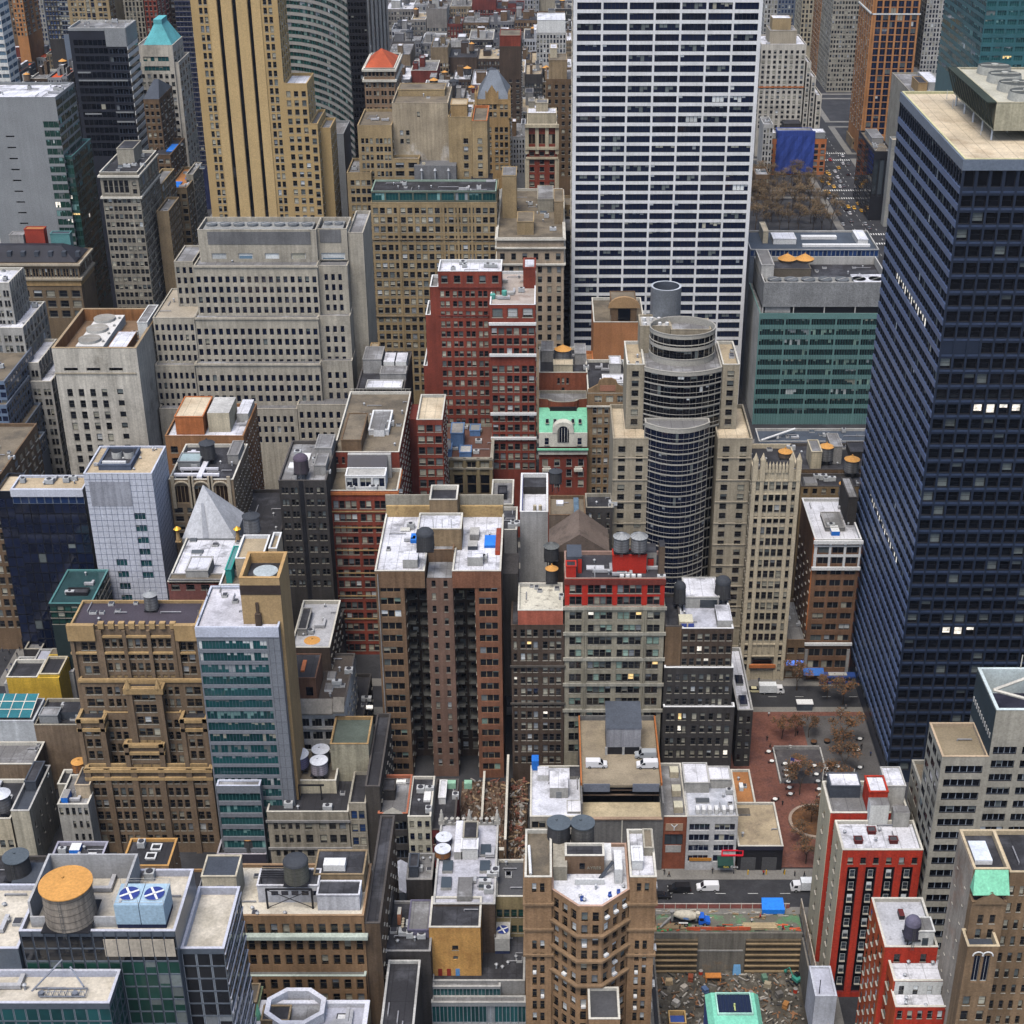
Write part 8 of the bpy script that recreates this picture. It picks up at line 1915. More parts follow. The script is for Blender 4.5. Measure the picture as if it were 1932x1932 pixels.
def tank(x,y,z,r,h,leg,body,cap,shape,label,group=None,ch=None,name='water_tank'):
 u=empty(name,(x,y,z),0,label,'water tank',group)
 if leg>.2:
  for k in range(4):
   a=pi/4+k*pi/2;px,py=cos(a)*r*.72,sin(a)*r*.72
   MB().box(px-.12,py-.12,0,px+.12,py+.12,leg).build('leg',BLACKM,u)
  mb=MB()
  for k in range(4):
   a,c=pi/4+k*pi/2,pi/4+(k+1)*pi/2
   mb.tube((cos(a)*r*.72,sin(a)*r*.72,.1),(cos(c)*r*.72,sin(c)*r*.72,leg*.95),.06,n=4)
  mb.box(-r*.95,-r*.95,leg-.25,r*.95,r*.95,leg-.01);mb.build('platform',BLACKM,u)
 MB().cyl(0,0,leg,leg+h,r,r*.95,n=28).build('barrel',body,u)
 hp=MB()
 for k in range(5):
  zz=leg+h*(k+.5)/5;hp.cyl(0,0,zz-.04,zz+.04,r*1.012,n=28,caps=False)
 hp.build('hoop',M('hoop_iron',(.07,.065,.06)),u)
 ch=ch or r*.55
 if shape=='cone':MB().cyl(0,0,leg+h,leg+h+ch,r*1.08,.02,n=28).cyl(0,0,leg+h+ch*.93,leg+h+ch+.25,.22,n=8).build('cap',cap,u)
 elif shape=='flat':MB().cyl(0,0,leg+h,leg+h+.18,r*1.04,n=36).cyl(-r*.2,r*.3,leg+h+.18,leg+h+.45,.25,n=8).build('cap',cap,u)
 elif shape=='rib':
  c=MB().cyl(0,0,leg+h,leg+h+ch,r*1.08,.02,n=28)
  for k in range(14):a=2*pi*k/14;c.tube((cos(a)*r*1.1,sin(a)*r*1.1,leg+h+.08),(0,0,leg+h+ch+.1),.07,n=4)
  c.build('cap',cap,u)
 else:
  c=MB()
  for k in range(4):
   a0,a1=pi/2*k/4,pi/2*(k+1)/4
   c.cyl(0,0,leg+h+ch*sin(a0),leg+h+ch*sin(a1),r*cos(a0),max(.01,r*cos(a1)),n=28,caps=(k==3))
  c.build('cap',cap,u)
 ld=MB()
 for s_ in(-.22,.22):ld.tube((s_,-r-.15,0),(s_,-r-.15,leg+h),.04,n=4)
 k=.4
 while k<leg+h:ld.tube((-.22,-r-.15,k),(.22,-r-.15,k),.03,n=4);k+=.45
 ld.build('ladder',M('ladder_iron',(.12,.12,.12)),u)
 return u
def T(u,v,z,rp,hp,leg,body,cap,shape,label,**k):
 """tank whose feet show at photo point u, v on a roof of height z; sizes in photo pixels"""
 x,y=atZ(u,v,z);m=sqrt(x*x+y*y+(CH-z)**2)/FPX
 return tank(x,y,z,rp*m,hp*m/.86,leg,body,cap,shape,label,**k)
T(137,1738,FGT.z+.3,44,62,1.2,M('tank_stave_grey',(.30,.26,.22),streak=.5,var=.2),CAPO,'flat','big foreground water tank with flat orange top on glass office')
T(38,1658,DK2.z,22,32,1.6,WOODD,M('cap_slate',(.09,.11,.13)),'flat','dark flat topped tank behind the left end of the glass office')
T(151,1456,TLOW.z,12,16,.6,WOODO,CAPO,'cone','small orange water tank left of the tan deco block',ch=.5)
T(473,1606,BLKG.z,15,26,.8,WOODD,CAPO,'flat','dark tank with orange lid on black roofed garage')
T(565,1452,TH3.z,18.5,20,1.6,M('tank_violet',(.20,.19,.33),streak=.2),CAPW,'flat','violet sided white topped tank, left of three on cream loft')
T(607,1440,TH3.z,16,17,1.6,WOODG,CAPW,'flat','white topped tank at the back of three on cream loft')
T(604,1464,TH3.z,16,20,1.6,M('tank_silver',(.34,.31,.36),streak=.35),CAPW,'flat','silver ribbed white topped tank, front right of three on cream loft')
T(592,1246,WHITEH.z,14.5,27,1.8,WOODO,CAPO,'cone','tall orange water tank behind the white cornice block',ch=.5)
T(803,1036,EROOF.z,17,26,.4,WOODD,CAPD,'dome','black domed tank on the twin winged brick block',ch=1.6)
T(1040,1066,BONE.z,14,22,2.2,WOODD,M('cap_ribbed',(.17,.18,.18)),'rib','black tank with pale ribbed cone behind the salmon topped loft')
T(1041,1102,BONE.z,11.5,22,1.2,WOODD,CAPO,'cone','black tank with orange cone on the stained pale roof',ch=1.1)
T(1172,1044,TANKH.z,15,24,1.2,WOODG,CAPG,'rib','left grey cone tank of the pair on the red roof house')
T(1205,1044,TANKH.z,15.5,24,1.2,WOODG,CAPG,'rib','right grey cone tank of the pair on the red roof house')
T(1281,1150,ROOFR.z,11.5,26,2.6,WOODD,CAPD,'dome','slim black domed tank on legs, left on pale loft roof',ch=1.8)
T(1362,1138,ROOFR.z,15,26,2.2,WOODD,CAPD,'dome','wide black domed tank, right on pale loft roof',ch=1.8)
T(570,902,DARKN.z,14,22,2.2,M('tank_plum',(.075,.06,.075),streak=.3),M('cap_plum',(.09,.07,.10)),'dome','plum dark domed tank on legs above the soot dark block',ch=1.6)
T(394,872,zat(905,402)-.9,14,24,1.8,WOODD,CAPD,'cone','dark tank among the ducts of the arched stone block')
T(287,1150,DECO.z,12.5,24,.6,WOODG,CAPG,'cone','grey tank on the plum roof of the deco block')
T(476,1003,STAIR.z,15.5,27,.3,WOODG,CAPD,'cone','grey brown tank with slate cone on cream stair tower')
for uu,lab in((1485,'left orange coned tank top on the teal office roof casing'),(1518,'right orange coned tank top on the teal office roof casing')):T(uu,492,PENT.z,16,3,.2,WOODM,CAPO,'cone',lab,ch=2.2)
T(1481,862,zat(888,388)-1.2,12.5,8,.3,WOODM,CAPO,'cone','squat orange coned tank on the gothic loft roof',ch=1.1)
T(1557,874,zat(886,434)-.9,12.5,22,1.6,WOODG,CAPO,'cone','tall orange coned tank left of pair behind white topped corner block',ch=1.2)
T(1605,894,zat(886,434)-.9,13.5,20,1.2,WOODG,CAPO,'cone','wide orange coned tank nearest the blue steel tower',ch=1.3)
T(1593,938,zat(918,424)-.9,11.5,20,.8,WOODG,CAPO,'cone','small orange coned tank just above the silver corner roof',ch=1.)
T(1062,682,zat(703,492)-.9,15,18,.8,WOODG,CAPO,'cone','orange coned tank on the red brick hotel block',ch=1.6)
T(1048,925,zat(972,382)-.9,12,18,3,WOODD,CAPD,'cone','dark tank on lattice frame behind the white lift tower',ch=.8)
T(1054,1602,CH_T.z+.2,21.5,36,2.2,WOODD,M('cap_slate',(.09,.11,.13)),'flat','left big dark tank of the pair behind the chamfered block',ch=.9)
T(1099,1602,CH_T.z+.2,21.5,36,2.2,M('tank_grey_dark',(.12,.115,.11),streak=.35),M('cap_slate',None),'flat','right big dark tank of the pair behind the chamfered block')
T(838,1592,ORNT.z,14.5,9,.6,M('tank_violet',None),CAPW,'flat','rear white lidded tank on the urn topped narrow block')
T(836,1616,ORNT.z,14.5,11,.6,WOODO,CAPW,'flat','front white lidded tank on the urn topped narrow block')
T(561,1662,SEPR[1].z+.2,23,34,.8,M('tank_olive',(.13,.13,.11),streak=.4),CAPD,'dome','large olive dark tank on the sepia brick block',ch=1.0)
T(1717,1782,RC.z,14.5,24,2.4,M('tank_indigo',(.075,.07,.11),streak=.3),M('cap_indigo',(.16,.15,.22)),'dome','dark ribbed tank on red frame atop stepped orange red block',ch=1.8)
T(6,1530,zat(1545,304),17,26,1.,WOODG,CAPW,'cone','white capped tank cut by the left edge beside pale slab',ch=1.2)
for i,(x,y,z,wh,lab)in enumerate(TANKS_FAR):
 r_=1.8+(i%3)*.5
 tank(x,y,z,r_,3.6+(i%2),2.0,(WOODM,WOODD,WOODG)[i%3],(CAPO,CAPO,CAPD)[i%3],'cone',('%s tank on %s'%(('orange capped','orange topped','dark')[i%3],lab)).replace('left of white slab tower','mid top').replace('above grey panelled tower','top left').replace('behind the curved tower','far').replace('right of copper tower','far right'),group='far rooftop tanks')
for uu,vv,lab in((0,0,'gold ball lantern left of the pale pyramid spire'),(1,0,'gold ball lantern right of the pale pyramid spire'),(306,1125,'gold ball lantern beside the white gridded tower foot')):
 if uu<2:x,yy_,zz_=PYR[uu]+(-.9,.9)[uu],PYR[2]-.6,PYR[3]
 else:x,yy_,zz_=atZ(uu,1150,4)[0],353,14
 u=empty('lantern',(x,yy_,zz_),0,lab,'lantern')
 MB().cyl(0,0,0,3,.7,.4,n=8).build('post',OCHRE,u);MB().cyl(0,0,3,3.7,.4,1.1,n=10).cyl(0,0,3.7,4.5,1.1,.15,n=10).build('ball',M('gilt',(.75,.42,.05),rough=.4,metal=.4),u)
 MB().box(-.8,-.8,-.2 if uu<2 else-13.9,.8,.8,0).build('pedestal',OCHRE,u)
TYRE=M('tyre',(.02,.02,.02));HUB=M('hub',(.4,.4,.4),metal=.5,rough=.4);VGL=G('vehicle_glass',(.012,.014,.02),.05,.6)
LAMPW=M('headlamp',(.8,.8,.75),rough=.2);LAMPR=M('tail_lamp',(.5,.02,.02),rough=.3)
def paint(name,col):return M('paint_'+name,col,rough=.3,spec=.6,var=.04,grain=0)
def wheels(u,xs,wd,r):
 for x in xs:
  for s_ in(-1,1):
   y0=s_*wd/2
   mb=MB();n=16
   ring=[(x+r*cos(2*pi*k/n),r+r*sin(2*pi*k/n))for k in range(n)]
   ya,yb=(y0-.1,y0+.14)if s_<0 else(y0-.14,y0+.1)
   for k in range(n):
    a,c=ring[k],ring[(k+1)%n];mb.quad((a[0],ya,a[1]),(c[0],ya,c[1]),(c[0],yb,c[1]),(a[0],yb,a[1]))
   mb.face([(a,ya,c)for a,c in ring]);mb.face([(a,yb,c)for a,c in reversed(ring)])
   w_=mb.build('wheel',TYRE,u)
   yy=ya-.01 if s_<0 else yb+.01
   MB().face([(x+r*.55*cos(2*pi*k/10),yy,r+r*.55*sin(2*pi*k/10))for k in range(10)]).build('hub',HUB,w_)
def profile(pts,wd,mats,name,u,tumble=.0,z0=0):
 """extrude a side profile (x, z) across the width, upper points drawn in"""
 mb=MB();zs=[p[1]for p in pts];zl,zh=min(zs),max(zs)
 def hw(z):return wd/2-tumble*max(0,(z-z0))if z>z0 else wd/2
 L_=[(x,-hw(z),z)for x,z in pts];R_=[(x,hw(z),z)for x,z in pts]
 mb.face(L_);mb.face(list(reversed(R_)))
 for i in range(len(pts)):
  j=(i+1)%len(pts);mb.quad(L_[j],L_[i],R_[i],R_[j])
 return mb.build(name,mats,u)
def lamps(u,xf,xr,wd,zf,zr):
 for s_ in(-1,1):
  MB().box(xf-.03,s_*wd*.36-.16,zf-.1,xf+.05,s_*wd*.36+.16,zf+.1).build('headlight',LAMPW,u)
  MB().box(xr-.05,s_*wd*.38-.12,zr-.14,xr+.03,s_*wd*.38+.12,zr+.14).build('tail_light',LAMPR,u)
def car(x,y,rz,mat,label,cat='car',group=None,taxi=False,z=0):
 u=empty('taxi' if taxi else 'car',(x,y,z),rz,label,cat,group)
 profile([(-2.3,.35),(2.3,.35),(2.35,.7),(2.1,.86),(1.05,.98),(-1.5,1.0),(-2.25,.95),(-2.35,.6)],1.8,mat,'body',u)
 profile([(-1.75,.98),(1.15,.96),(.45,1.42),(-1.15,1.44)],1.62,VGL,'window',u,tumble=.3,z0=.98)
 profile([(-1.12,1.44),(.42,1.42),(.40,1.50),(-1.1,1.52)],1.36,mat,'roof',u)
 wheels(u,(-1.4,1.4),1.8,.34);lamps(u,2.33,-2.33,1.8,.68,.78)
 if taxi:MB().box(-.5,-.35,1.52,-.2,.35,1.72).build('roof_sign',CREAM,u)
 return u
def van(x,y,rz,mat,label,z=0,group=None,cat='van'):
 u=empty('van',(x,y,z),rz,label,cat,group)
 profile([(-2.75,.4),(2.75,.4),(2.8,.85),(2.65,1.12),(1.75,1.25),(1.0,2.02),(.7,2.12),(-2.6,2.12),(-2.75,1.9)],2.0,mat,'body',u,tumble=.08,z0=1.2)
 mb=MB().quad((1.78,-.86,1.27),(1.78,.86,1.27),(1.07,.80,2.0),(1.07,-.80,2.0)).build('windscreen',VGL,u)
 for s_ in(-1,1):
  pts=[(1.55,s_*1.0,1.3),(.55,s_*1.0,1.3),(.55,s_*.945,1.92),(1.02,s_*.945,1.92)]
  MB().face(pts if s_<0 else list(reversed(pts))).build('side_window',VGL,u)
 wheels(u,(-1.7,1.8),2.0,.37);lamps(u,2.79,-2.76,2.,.85,1.0)
 for s_ in(-1,1):MB().box(1.35,s_*1.1-.08,1.35,1.5,s_*1.1+.08,1.6).build('wing_mirror',BLACKM,u)
 return u
def box_truck(x,y,rz,cabm,boxm,label,z=0,L=7.5):
 u=empty('box_truck',(x,y,z),rz,label,'truck')
 h=L/2
 profile([(h-2.3,.5),(h,.5),(h+.05,1.2),(h-.15,1.5),(h-.55,2.3),(h-2.3,2.4)],2.1,cabm,'cab',u,tumble=.06,z0=1.4)
 MB().quad((h-.14,-.9,1.52),(h-.14,.9,1.52),(h-.5,.85,2.22),(h-.5,-.85,2.22)).build('windscreen',VGL,u)
 for s_ in(-1,1):
  pts=[(h-.6,s_*1.06,1.5),(h-1.6,s_*1.06,1.5),(h-1.6,s_*1.01,2.15),(h-.8,s_*1.01,2.15)];MB().face(pts if s_<0 else list(reversed(pts))).build('side_window',VGL,u)
 MB().box(-h,-1.15,.75,h-2.4,1.15,3.2).build('cargo_box',boxm,u);MB().box(-h,-.9,.5,h-1,.9,.74).build('chassis',BLACKM,u)
 wheels(u,(-h+1.6,h-1.2),2.1,.45);lamps(u,h+.04,-h,2.1,.9,.85)
 return u
def G0(u,v,z=0.):return atZ(u,v,z)
PW,PB,PY,PS,PR,PG=paint('white',(.78,.78,.80)),paint('black',(.012,.012,.014)),paint('yellow',(.80,.42,.02)),paint('silver',(.40,.42,.44)),paint('red',(.50,.02,.02)),paint('grey',(.14,.15,.16))
x,y=G0(1125,1446,DECKZ);van(x,y,0,PW,'white van parked alone on the left of the garage deck',z=DECKZ)
x,y=G0(1221,1447,DECKZ);van(x,y,pi,PW,'white van with side windows in front on the garage deck right',z=DECKZ)
x,y=G0(1218,1431,DECKZ);van(x,y+.6,pi,PS,'silver van parked behind the white one on the garage deck',z=DECKZ)
x,y=G0(1335,1678);van(x,y,pi,PW,'white van driving left along the near street')
x,y=G0(1281,1680);van(x,y-.2,pi,PB,'black van ahead of the white one on the near street')
x,y=G0(1248,1693);car(x,y,0,PB,'black car half hidden beside the chamfered block on the street')
x,y=G0(1518,1679);box_truck(x,y,pi,PW,M('cargo_white',(.70,.72,.74)),'white box truck emerging from behind the scarlet block',L=7)
x,y=G0(1455,1307);box_truck(x,y,0,PW,M('cargo_white',None),'white delivery truck parked before the gothic loft building',L=7.5)
x,y=G0(1424,1305);car(x,y,0,paint('pale_yellow',(.72,.66,.42)),'pale yellow car parked behind the white delivery truck')
x,y=G0(1580,1288);u=empty('bus',(x,y,0),0,'long dark blue bus at the kerb by the blue steel tower','bus')
BB=paint('bus_blue',(.03,.07,.25));profile([(-5.6,.4),(5.6,.4),(5.7,1.2),(5.55,3.0),(-5.6,3.0),(-5.7,1.2)],2.5,BB,'body',u)
for s_ in(-1,1):MB().box(-5.3,s_*1.25-.02,1.5,5.1,s_*1.25+.02,2.4).build('side_window',VGL,u)
MB().box(5.62,-1.1,1.4,5.72,1.1,2.7).build('windscreen',VGL,u);MB().box(-3,-.8,3.0,2.5,.8,3.25).build('roof_unit',LGREY,u);wheels(u,(-3.6,3.6),2.5,.5);lamps(u,5.7,-5.65,2.5,.9,1.0)
ordn=['first','second','third','fourth','fifth','sixth','seventh','eighth','ninth','tenth','eleventh','twelfth']
tx=[(1625,399),(1611,394),(1600,392),(1557,363),(1573,354),(1563,348),(1565,339),(1564,330),(1560,327),(1582,318)]
for i,(uu,vv)in enumerate(tx):
 x,y=G0(uu,vv);car(x,y,pi/2*(-1 if i%3 else 1),PY,'yellow taxi, %s nearest of the taxis on the far right avenue'%ordn[i],cat='taxi',group='taxis on the avenue',taxi=True)
cr=[(1603,404,PW,'white'),(1590,425,PS,'silver'),(1632,424,PS,'silver'),(1639,432,PG,'grey'),(1605,418,PG,'grey'),(1580,336,PW,'white'),(1585,344,PS,'silver'),(1592,352,PG,'grey'),(1575,325,PW,'white'),(1590,310,PW,'white'),(1566,303,PR,'red'),(1600,330,PB,'black'),(1612,366,PB,'black'),(1622,380,PG,'grey'),(1630,396,PB,'black')]
for i,(uu,vv,m,cn)in enumerate(cr):
 x,y=G0(uu,vv);car(x,y,pi/2,m,'%s car, %s nearest of the plain cars on the far avenue'%(cn,ordn[min(i,11)])if i<12 else '%s car in the far lane of the avenue beside black box'%cn,group='cars on the avenue')
rq=random.Random(4)
for i in range(34):
 x=rq.choice((171,175.5,180,184.5,189,194));y=880+i*12+rq.uniform(-3,3);m,cn=rq.choice(((PY,'yellow taxi'),(PW,'white car'),(PG,'grey car'),(PB,'black car'),(PY,'yellow taxi')))
 car(x,y,pi/2,m,'distant %s in the traffic up the far right avenue'%cn,cat='taxi' if 'taxi' in cn else 'car',group='%ss in the distant avenue traffic'%cn,taxi='taxi' in cn)
for i,(uu,vv,m,cn)in enumerate(((6,1199,PY,'yellow'),(14,1186,PB,'black'),(20,1172,PR,'red'),(14,1160,PY,'yellow'),(22,1150,PS,'silver'))):
 x,y=G0(uu,vv);car(x,y,pi/2,m,'%s car in the avenue at left edge, %s from the front'%(cn,ordn[i]),group='cars on the left avenue')
xm,ym=G0(1300,1742);u=empty('mixer_truck',(xm,ym,0),0,'cement mixer truck with cream drum and bright blue cab','cement truck')
CBL=paint('mixer_blue',(.02,.13,.62));DR=M('drum_cream',(.60,.55,.45),streak=.15)
MB().box(-4.6,-.5,.75,4.3,.5,1.05).build('chassis',BLACKM,u)
profile([(2.2,.6),(4.9,.6),(5.0,1.3),(4.0,1.55),(3.85,1.6),(3.5,2.6),(2.2,2.7)],2.2,CBL,'cab',u,tumble=.05,z0=1.5)
MB().quad((3.84,-.9,1.65),(3.84,.9,1.65),(3.52,.85,2.5),(3.52,-.85,2.5)).build('windscreen',VGL,u)
for s_ in(-1,1):
 pts=[(3.4,s_*1.1,1.7),(2.4,s_*1.1,1.7),(2.4,s_*1.06,2.5),(3.3,s_*1.06,2.5)];MB().face(pts if s_<0 else list(reversed(pts))).build('side_window',VGL,u)
mb=MB();prof=[(-3.9,.45),(-3.3,.75),(-1.8,1.2),(.2,1.28),(1.5,.85),(1.8,.4)]
ax0=Vector((-3.9,0,3.0));ax1=Vector((1.8,0,2.3));dd=(ax1-ax0).normalized();up_=Vector((0,1,0));sd_=dd.cross(up_)
rings=[]
for s_,r_ in prof:
 c=ax0+dd*(s_+3.9);rings.append([tuple(c+(up_*cos(2*pi*k/24)+sd_*sin(2*pi*k/24))*r_)for k in range(24)])
for i in range(len(rings)-1):
 for k in range(24):mb.quad(rings[i][k],rings[i][(k+1)%24],rings[i+1][(k+1)%24],rings[i+1][k])
mb.face(rings[0]);mb.face(list(reversed(rings[-1])));dro=mb.build('drum',DR,u,smooth=True)
mb=MB();c=ax0+dd*3.1
mb.face([tuple(c+dd*(.85*cos(2*pi*k/20))+Vector((0,-1.29+.05*abs(cos(2*pi*k/20)),.34*sin(2*pi*k/20))))for k in range(20)]);mb.build('oval_emblem',M('emblem_blue',(.20,.34,.66)),dro)
MB().cyl(2.0,0,2.3,3.4,.55,n=14).build('water_drum',DR,u)
MB().box(-4.4,-.5,1.05,-3.9,.5,3.6).box(1.4,-.4,1.05,1.9,.4,2.2).build('drum_stand',GREY,u)
MB().tube((-4.5,-.2,2.2),(-7.2,-2.4,.9),.28,n=8).build('chute',GREY,u);MB().cyl(-4.2,0,3.2,3.9,.35,.6,n=10).build('hopper',GREY,u)
wheels(u,(-3.2,-2.0,-.8,3.7),2.3,.52);lamps(u,5.,-4.6,2.2,1.0,1.)
MB().box(-2.6,-1.3,1.08,-.4,-.9,1.16).build('mudguard',COPW,u)
x0,x1=PITX;y0,y1=PITY;ZB=-12.
SITE=M('site_mud',(.085,.075,.06),patch=(.17,.155,.13),pth=.56,psc=.35,var=.4)
r=random.Random(8);mb=MB();n=30
P=[[(x0+(x1-x0)*i/n,y0+(y1-y0)*j/n,ZB+(r.uniform(0,.7)if 0<i<n and 0<j<n else 0))for j in range(n+1)]for i in range(n+1)]
for i in range(n):
 for j in range(n):mb.quad(P[i][j],P[i+1][j],P[i+1][j+1],P[i][j+1])
tag(mb.build('pit_floor',SITE),kind='structure')
PC=M('pit_concrete',(.20,.185,.16),streak=.4,patch=(.26,.17,.09),pth=.62,psc=.12)
wl=B('retaining_wall','stained concrete retaining wall at the back of the building pit',cat='wall');wl.start((x0+x1)/2,y1)
wl.part(MB().box(x0,y1-.5,ZB,x1,y1,.0),'wall',PC)
wl.part(MB().box(x0+11,y1-.62,-5.6,x1-14,y1-.51,-5.2),'concrete_ledge',LGREY)
WD=M('lagging_timber',(.13,.10,.065),streak=.4);WL=M('waler_timber',(.30,.22,.13),var=.3)
for lab,xa,xb in(('timber lagged pit wall with five walers on the left',x0+.01,x0+11.2),('timber lagged pit wall with walers on the right',x1-13.5,x1-.01)):
 q=B('retaining_wall',lab,cat='wall');q.start((xa+xb)/2,y1-1.2)
 q.part(MB().box(xa,y1-1.3,ZB,xb,y1-.63,-1.6),'lagging',WD)
 for k in range(6):q.part(MB().box(xa,y1-1.75,-2.6-k*1.75,xb,y1-1.31,-2.25-k*1.75),'waler',WL)
for lab,xx,dx in(('dark side wall of the building pit on the left',x0,.4),('dark side wall of the building pit on the right',x1-.4,.4)):
 q=B('retaining_wall',lab,cat='wall');q.start(xx+.2,y0);q.part(MB().box(xx,y0,ZB,xx+dx,y1-1.8,-.05),'wall',PC)
q=B('retaining_wall','front wall of the building pit behind the mint skylight',cat='wall');q.start((x0+x1)/2,y0);q.part(MB().box(x0+.41,y0-.5,ZB,x1-.41,y0-.01,.8),'wall',PC)
tag(MB().quad((x0,y1+.1,.012),(x1,y1+.1,.012),(x1,288,.012),(x0,288,.012)).build('site_platform',M('platform_dirt',(.15,.14,.115),patch=(.11,.24,.12),pth=.55,psc=.22)),kind='structure')
fn=B('site_fence','red and white site hoarding along the near street kerb',cat='fence');fn.start((x0+x1)/2,288)
fn.part(MB().box(x0,288.0,0,x1-2,288.12,1.5),'panel',M('hoarding_rose',(.30,.10,.085),var=.3));fn.part(MB().box(x0,287.94,1.5,x1-2,288.18,1.62),'rail',M('rail_pale',(.50,.42,.38)))
for k in range(13):xx=x0+1+(x1-x0-4)*k/12;fn.part(MB().box(xx-.08,287.86,0,xx+.08,287.99,1.85),'post',COPE)
q=B('barrier','orange red edge barrier in front of the cement truck platform',cat='barrier');q.start(x0+16,280.4);q.part(MB().box(x0+8.6,280.3,.2,x0+24,280.42,1.2),'board',M('safety_orange',(.62,.12,.05),var=.3))
for k in range(6):q.part(MB().box(x0+8.8+k*3,280.2,0,x0+8.92+k*3,280.5,1.3),'post',WL)
hd=B('site_fence','tall scrawled pale hoarding wall beside the scarlet block',cat='fence');hd.start(x1+.6,240)
hd.part(MB().box(x1+.35,236,0,x1+.6,287,4.2),'panel',M('scrawled_boards',(.50,.44,.36),patch=(.18,.12,.10),pth=.55,psc=.5,var=.3,streak=.2))
for k in range(12):hd.part(MB().box(x1+.25,237+k*4.4,0,x1+.34,237.2+k*4.4,4.3),'post',WL)
xt,yt=G0(1457,1718);tn=empty('tent',(xt,yt,0),0,'bright blue tarpaulin shelter on the building site','tent')
MB().face([(-2.8,-1.5,1.6),(2.8,-1.5,1.6),(2.6,1.6,2.7),(-2.6,1.6,2.7)]).face([(-2.8,-1.5,1.6),(-2.7,-1.55,.3),(2.7,-1.55,.3),(2.8,-1.5,1.6)]).face([(-2.6,1.6,2.7),(2.6,1.6,2.7),(2.6,1.7,.2),(-2.6,1.7,.2)]).build('tarpaulin',M('tarp_sky',(.02,.22,.80),rough=.4,var=.1),tn)
for sx in(-2.6,2.6):
 for sy in(-1.4,1.5):MB().tube((sx,sy,0),(sx,sy,1.6 if sy<0 else 2.6),.05,n=5).build('pole',BLACKM,tn)
def item(name,label,cat,x,y,z,build,rz=0,group=None):
 u=empty(name,(x,y,z),rz,label,cat,group);build(u);return u
def planks(mat,n,L,seed):
 def f(u):
  rr_=random.Random(seed)
  for k in range(n):
   MB().box(-L/2+rr_.uniform(-.4,.4),-1.1+(k%4)*.5,.02+(k//4)*.22,L/2+rr_.uniform(-.4,.4),-.7+(k%4)*.5,.2+(k//4)*.22).build('plank',mat,u)
 return f
x,y=G0(1262,1762);item('plank_stack','stack of pale planks at the left end of the site platform','planks',x0+5,281.6,.02,planks(WL,12,6,1))
item('plank_stack','stack of pale planks and beams on the right of the site','planks',x1-10,281.7,.02,planks(M('fresh_timber',(.46,.36,.22)),12,8,2))
pz=ZB+.5
def at_pit(u,v):return atZ(u,v,pz)
OW=M('orange_wood',(.52,.20,.05),var=.25)
x,y=at_pit(1345,1850)
def trestle(u):
 MB().box(-1.9,-.8,1.5,1.9,.8,1.75).build('top',OW,u)
 for sx in(-1.7,1.7):
  for sy in(-.6,.6):MB().box(sx-.12,sy-.12,0,sx+.12,sy+.12,1.5).build('leg',OW,u)
item('work_bench','orange timber work bench in the building pit','bench',x,y,pz,trestle)
x,y=at_pit(1365,1888)
def formw(u):
 for a in((-1.8,-1.5,1.8,-1.3),(-1.8,1.3,1.8,1.5),(-1.8,-1.29,-1.6,1.29),(1.6,-1.29,1.8,1.29)):MB().box(a[0],a[1],0,a[2],a[3],.9).build('board',M('form_board',(.46,.27,.16),var=.2),u)
 MB().box(-1.59,-1.29,.0,1.59,1.29,.2).build('base',OW,u)
item('formwork','square timber formwork frame on the pit floor','formwork',x,y-3,pz,formw)
x,y=at_pit(1390,1838)
def bluew(u):
 MB().face([(-1,-.3,0),(1,-.3,0),(.8,.6,2.6),(-.8,.6,2.6)]).face([(-.8,.6,2.6),(.8,.6,2.6),(1,1.2,0),(-1,1.2,0)]).face([(-1,-.3,0),(-.8,.6,2.6),(-1,1.2,0)]).face([(1,-.3,0),(1,1.2,0),(.8,.6,2.6)]).build('sheet',M('sheet_pale_blue',(.14,.32,.55),var=.2),u)
item('covered_pile','pile under light blue sheeting against the pit wall','covered pile',x,y,pz,bluew)
x,y=at_pit(1500,1840)
def exc(u):
 gm=M('machine_green',(.05,.28,.22),rough=.5)
 for s_ in(-1,1):MB().box(-1.2,s_*.8-.2,0,1.2,s_*.8+.2,.6).build('track',BLACKM,u)
 MB().box(-1,-.8,.6,.9,.8,1.4).build('body',gm,u);MB().box(-.2,-.75,1.4,.8,.1,2.3).build('cab',VGL,u)
 MB().tube((.8,.4,1.2),(2.2,.4,3.0),.14).tube((2.2,.4,3.0),(3.3,.4,1.2),.12).build('boom',gm,u);MB().box(3.0,.1,.7,3.6,.7,1.2).build('bucket',gm,u)
item('excavator','small green excavator in the right corner of the pit','digger',x,y-2,pz,exc,rz=2.2)
def drum_(col):
 def f(u):MB().cyl(0,0,0,1.1,.5,n=14).build('barrel',M('barrel_'+('red' if col[0]>.4 else 'dark'),col),u);MB().cyl(0,0,1.1,1.16,.52,n=14).build('lid',GREY,u)
 return f
x,y=at_pit(1322,1838);item('oil_drum','red drum near the left walers in the pit','drum',x,y,pz,drum_((.55,.05,.02)))
x,y=at_pit(1416,1878);item('oil_drum','crimson drum right of the formwork in the pit','drum',x,y,pz,drum_((.5,.02,.06)))
x,y=at_pit(1505,1872);item('oil_drum','red drum at the right side wall of the pit','drum',min(x,x1-2),y,pz,drum_((.5,.03,.03)))
r=random.Random(44);mb=MB()
for k in range(650):
 xx,yy=r.uniform(x0+1,x1-1),r.uniform(y0+20,y1-2.2);a=r.uniform(0,pi);l=r.choice((.3,.4,.5,.6,.9,1.2,2.0))
 mb.obox((xx,yy,ZB+r.uniform(.45,.75)),(cos(a),sin(a)),l,r.uniform(.12,.45),r.uniform(.08,.4),k%5)
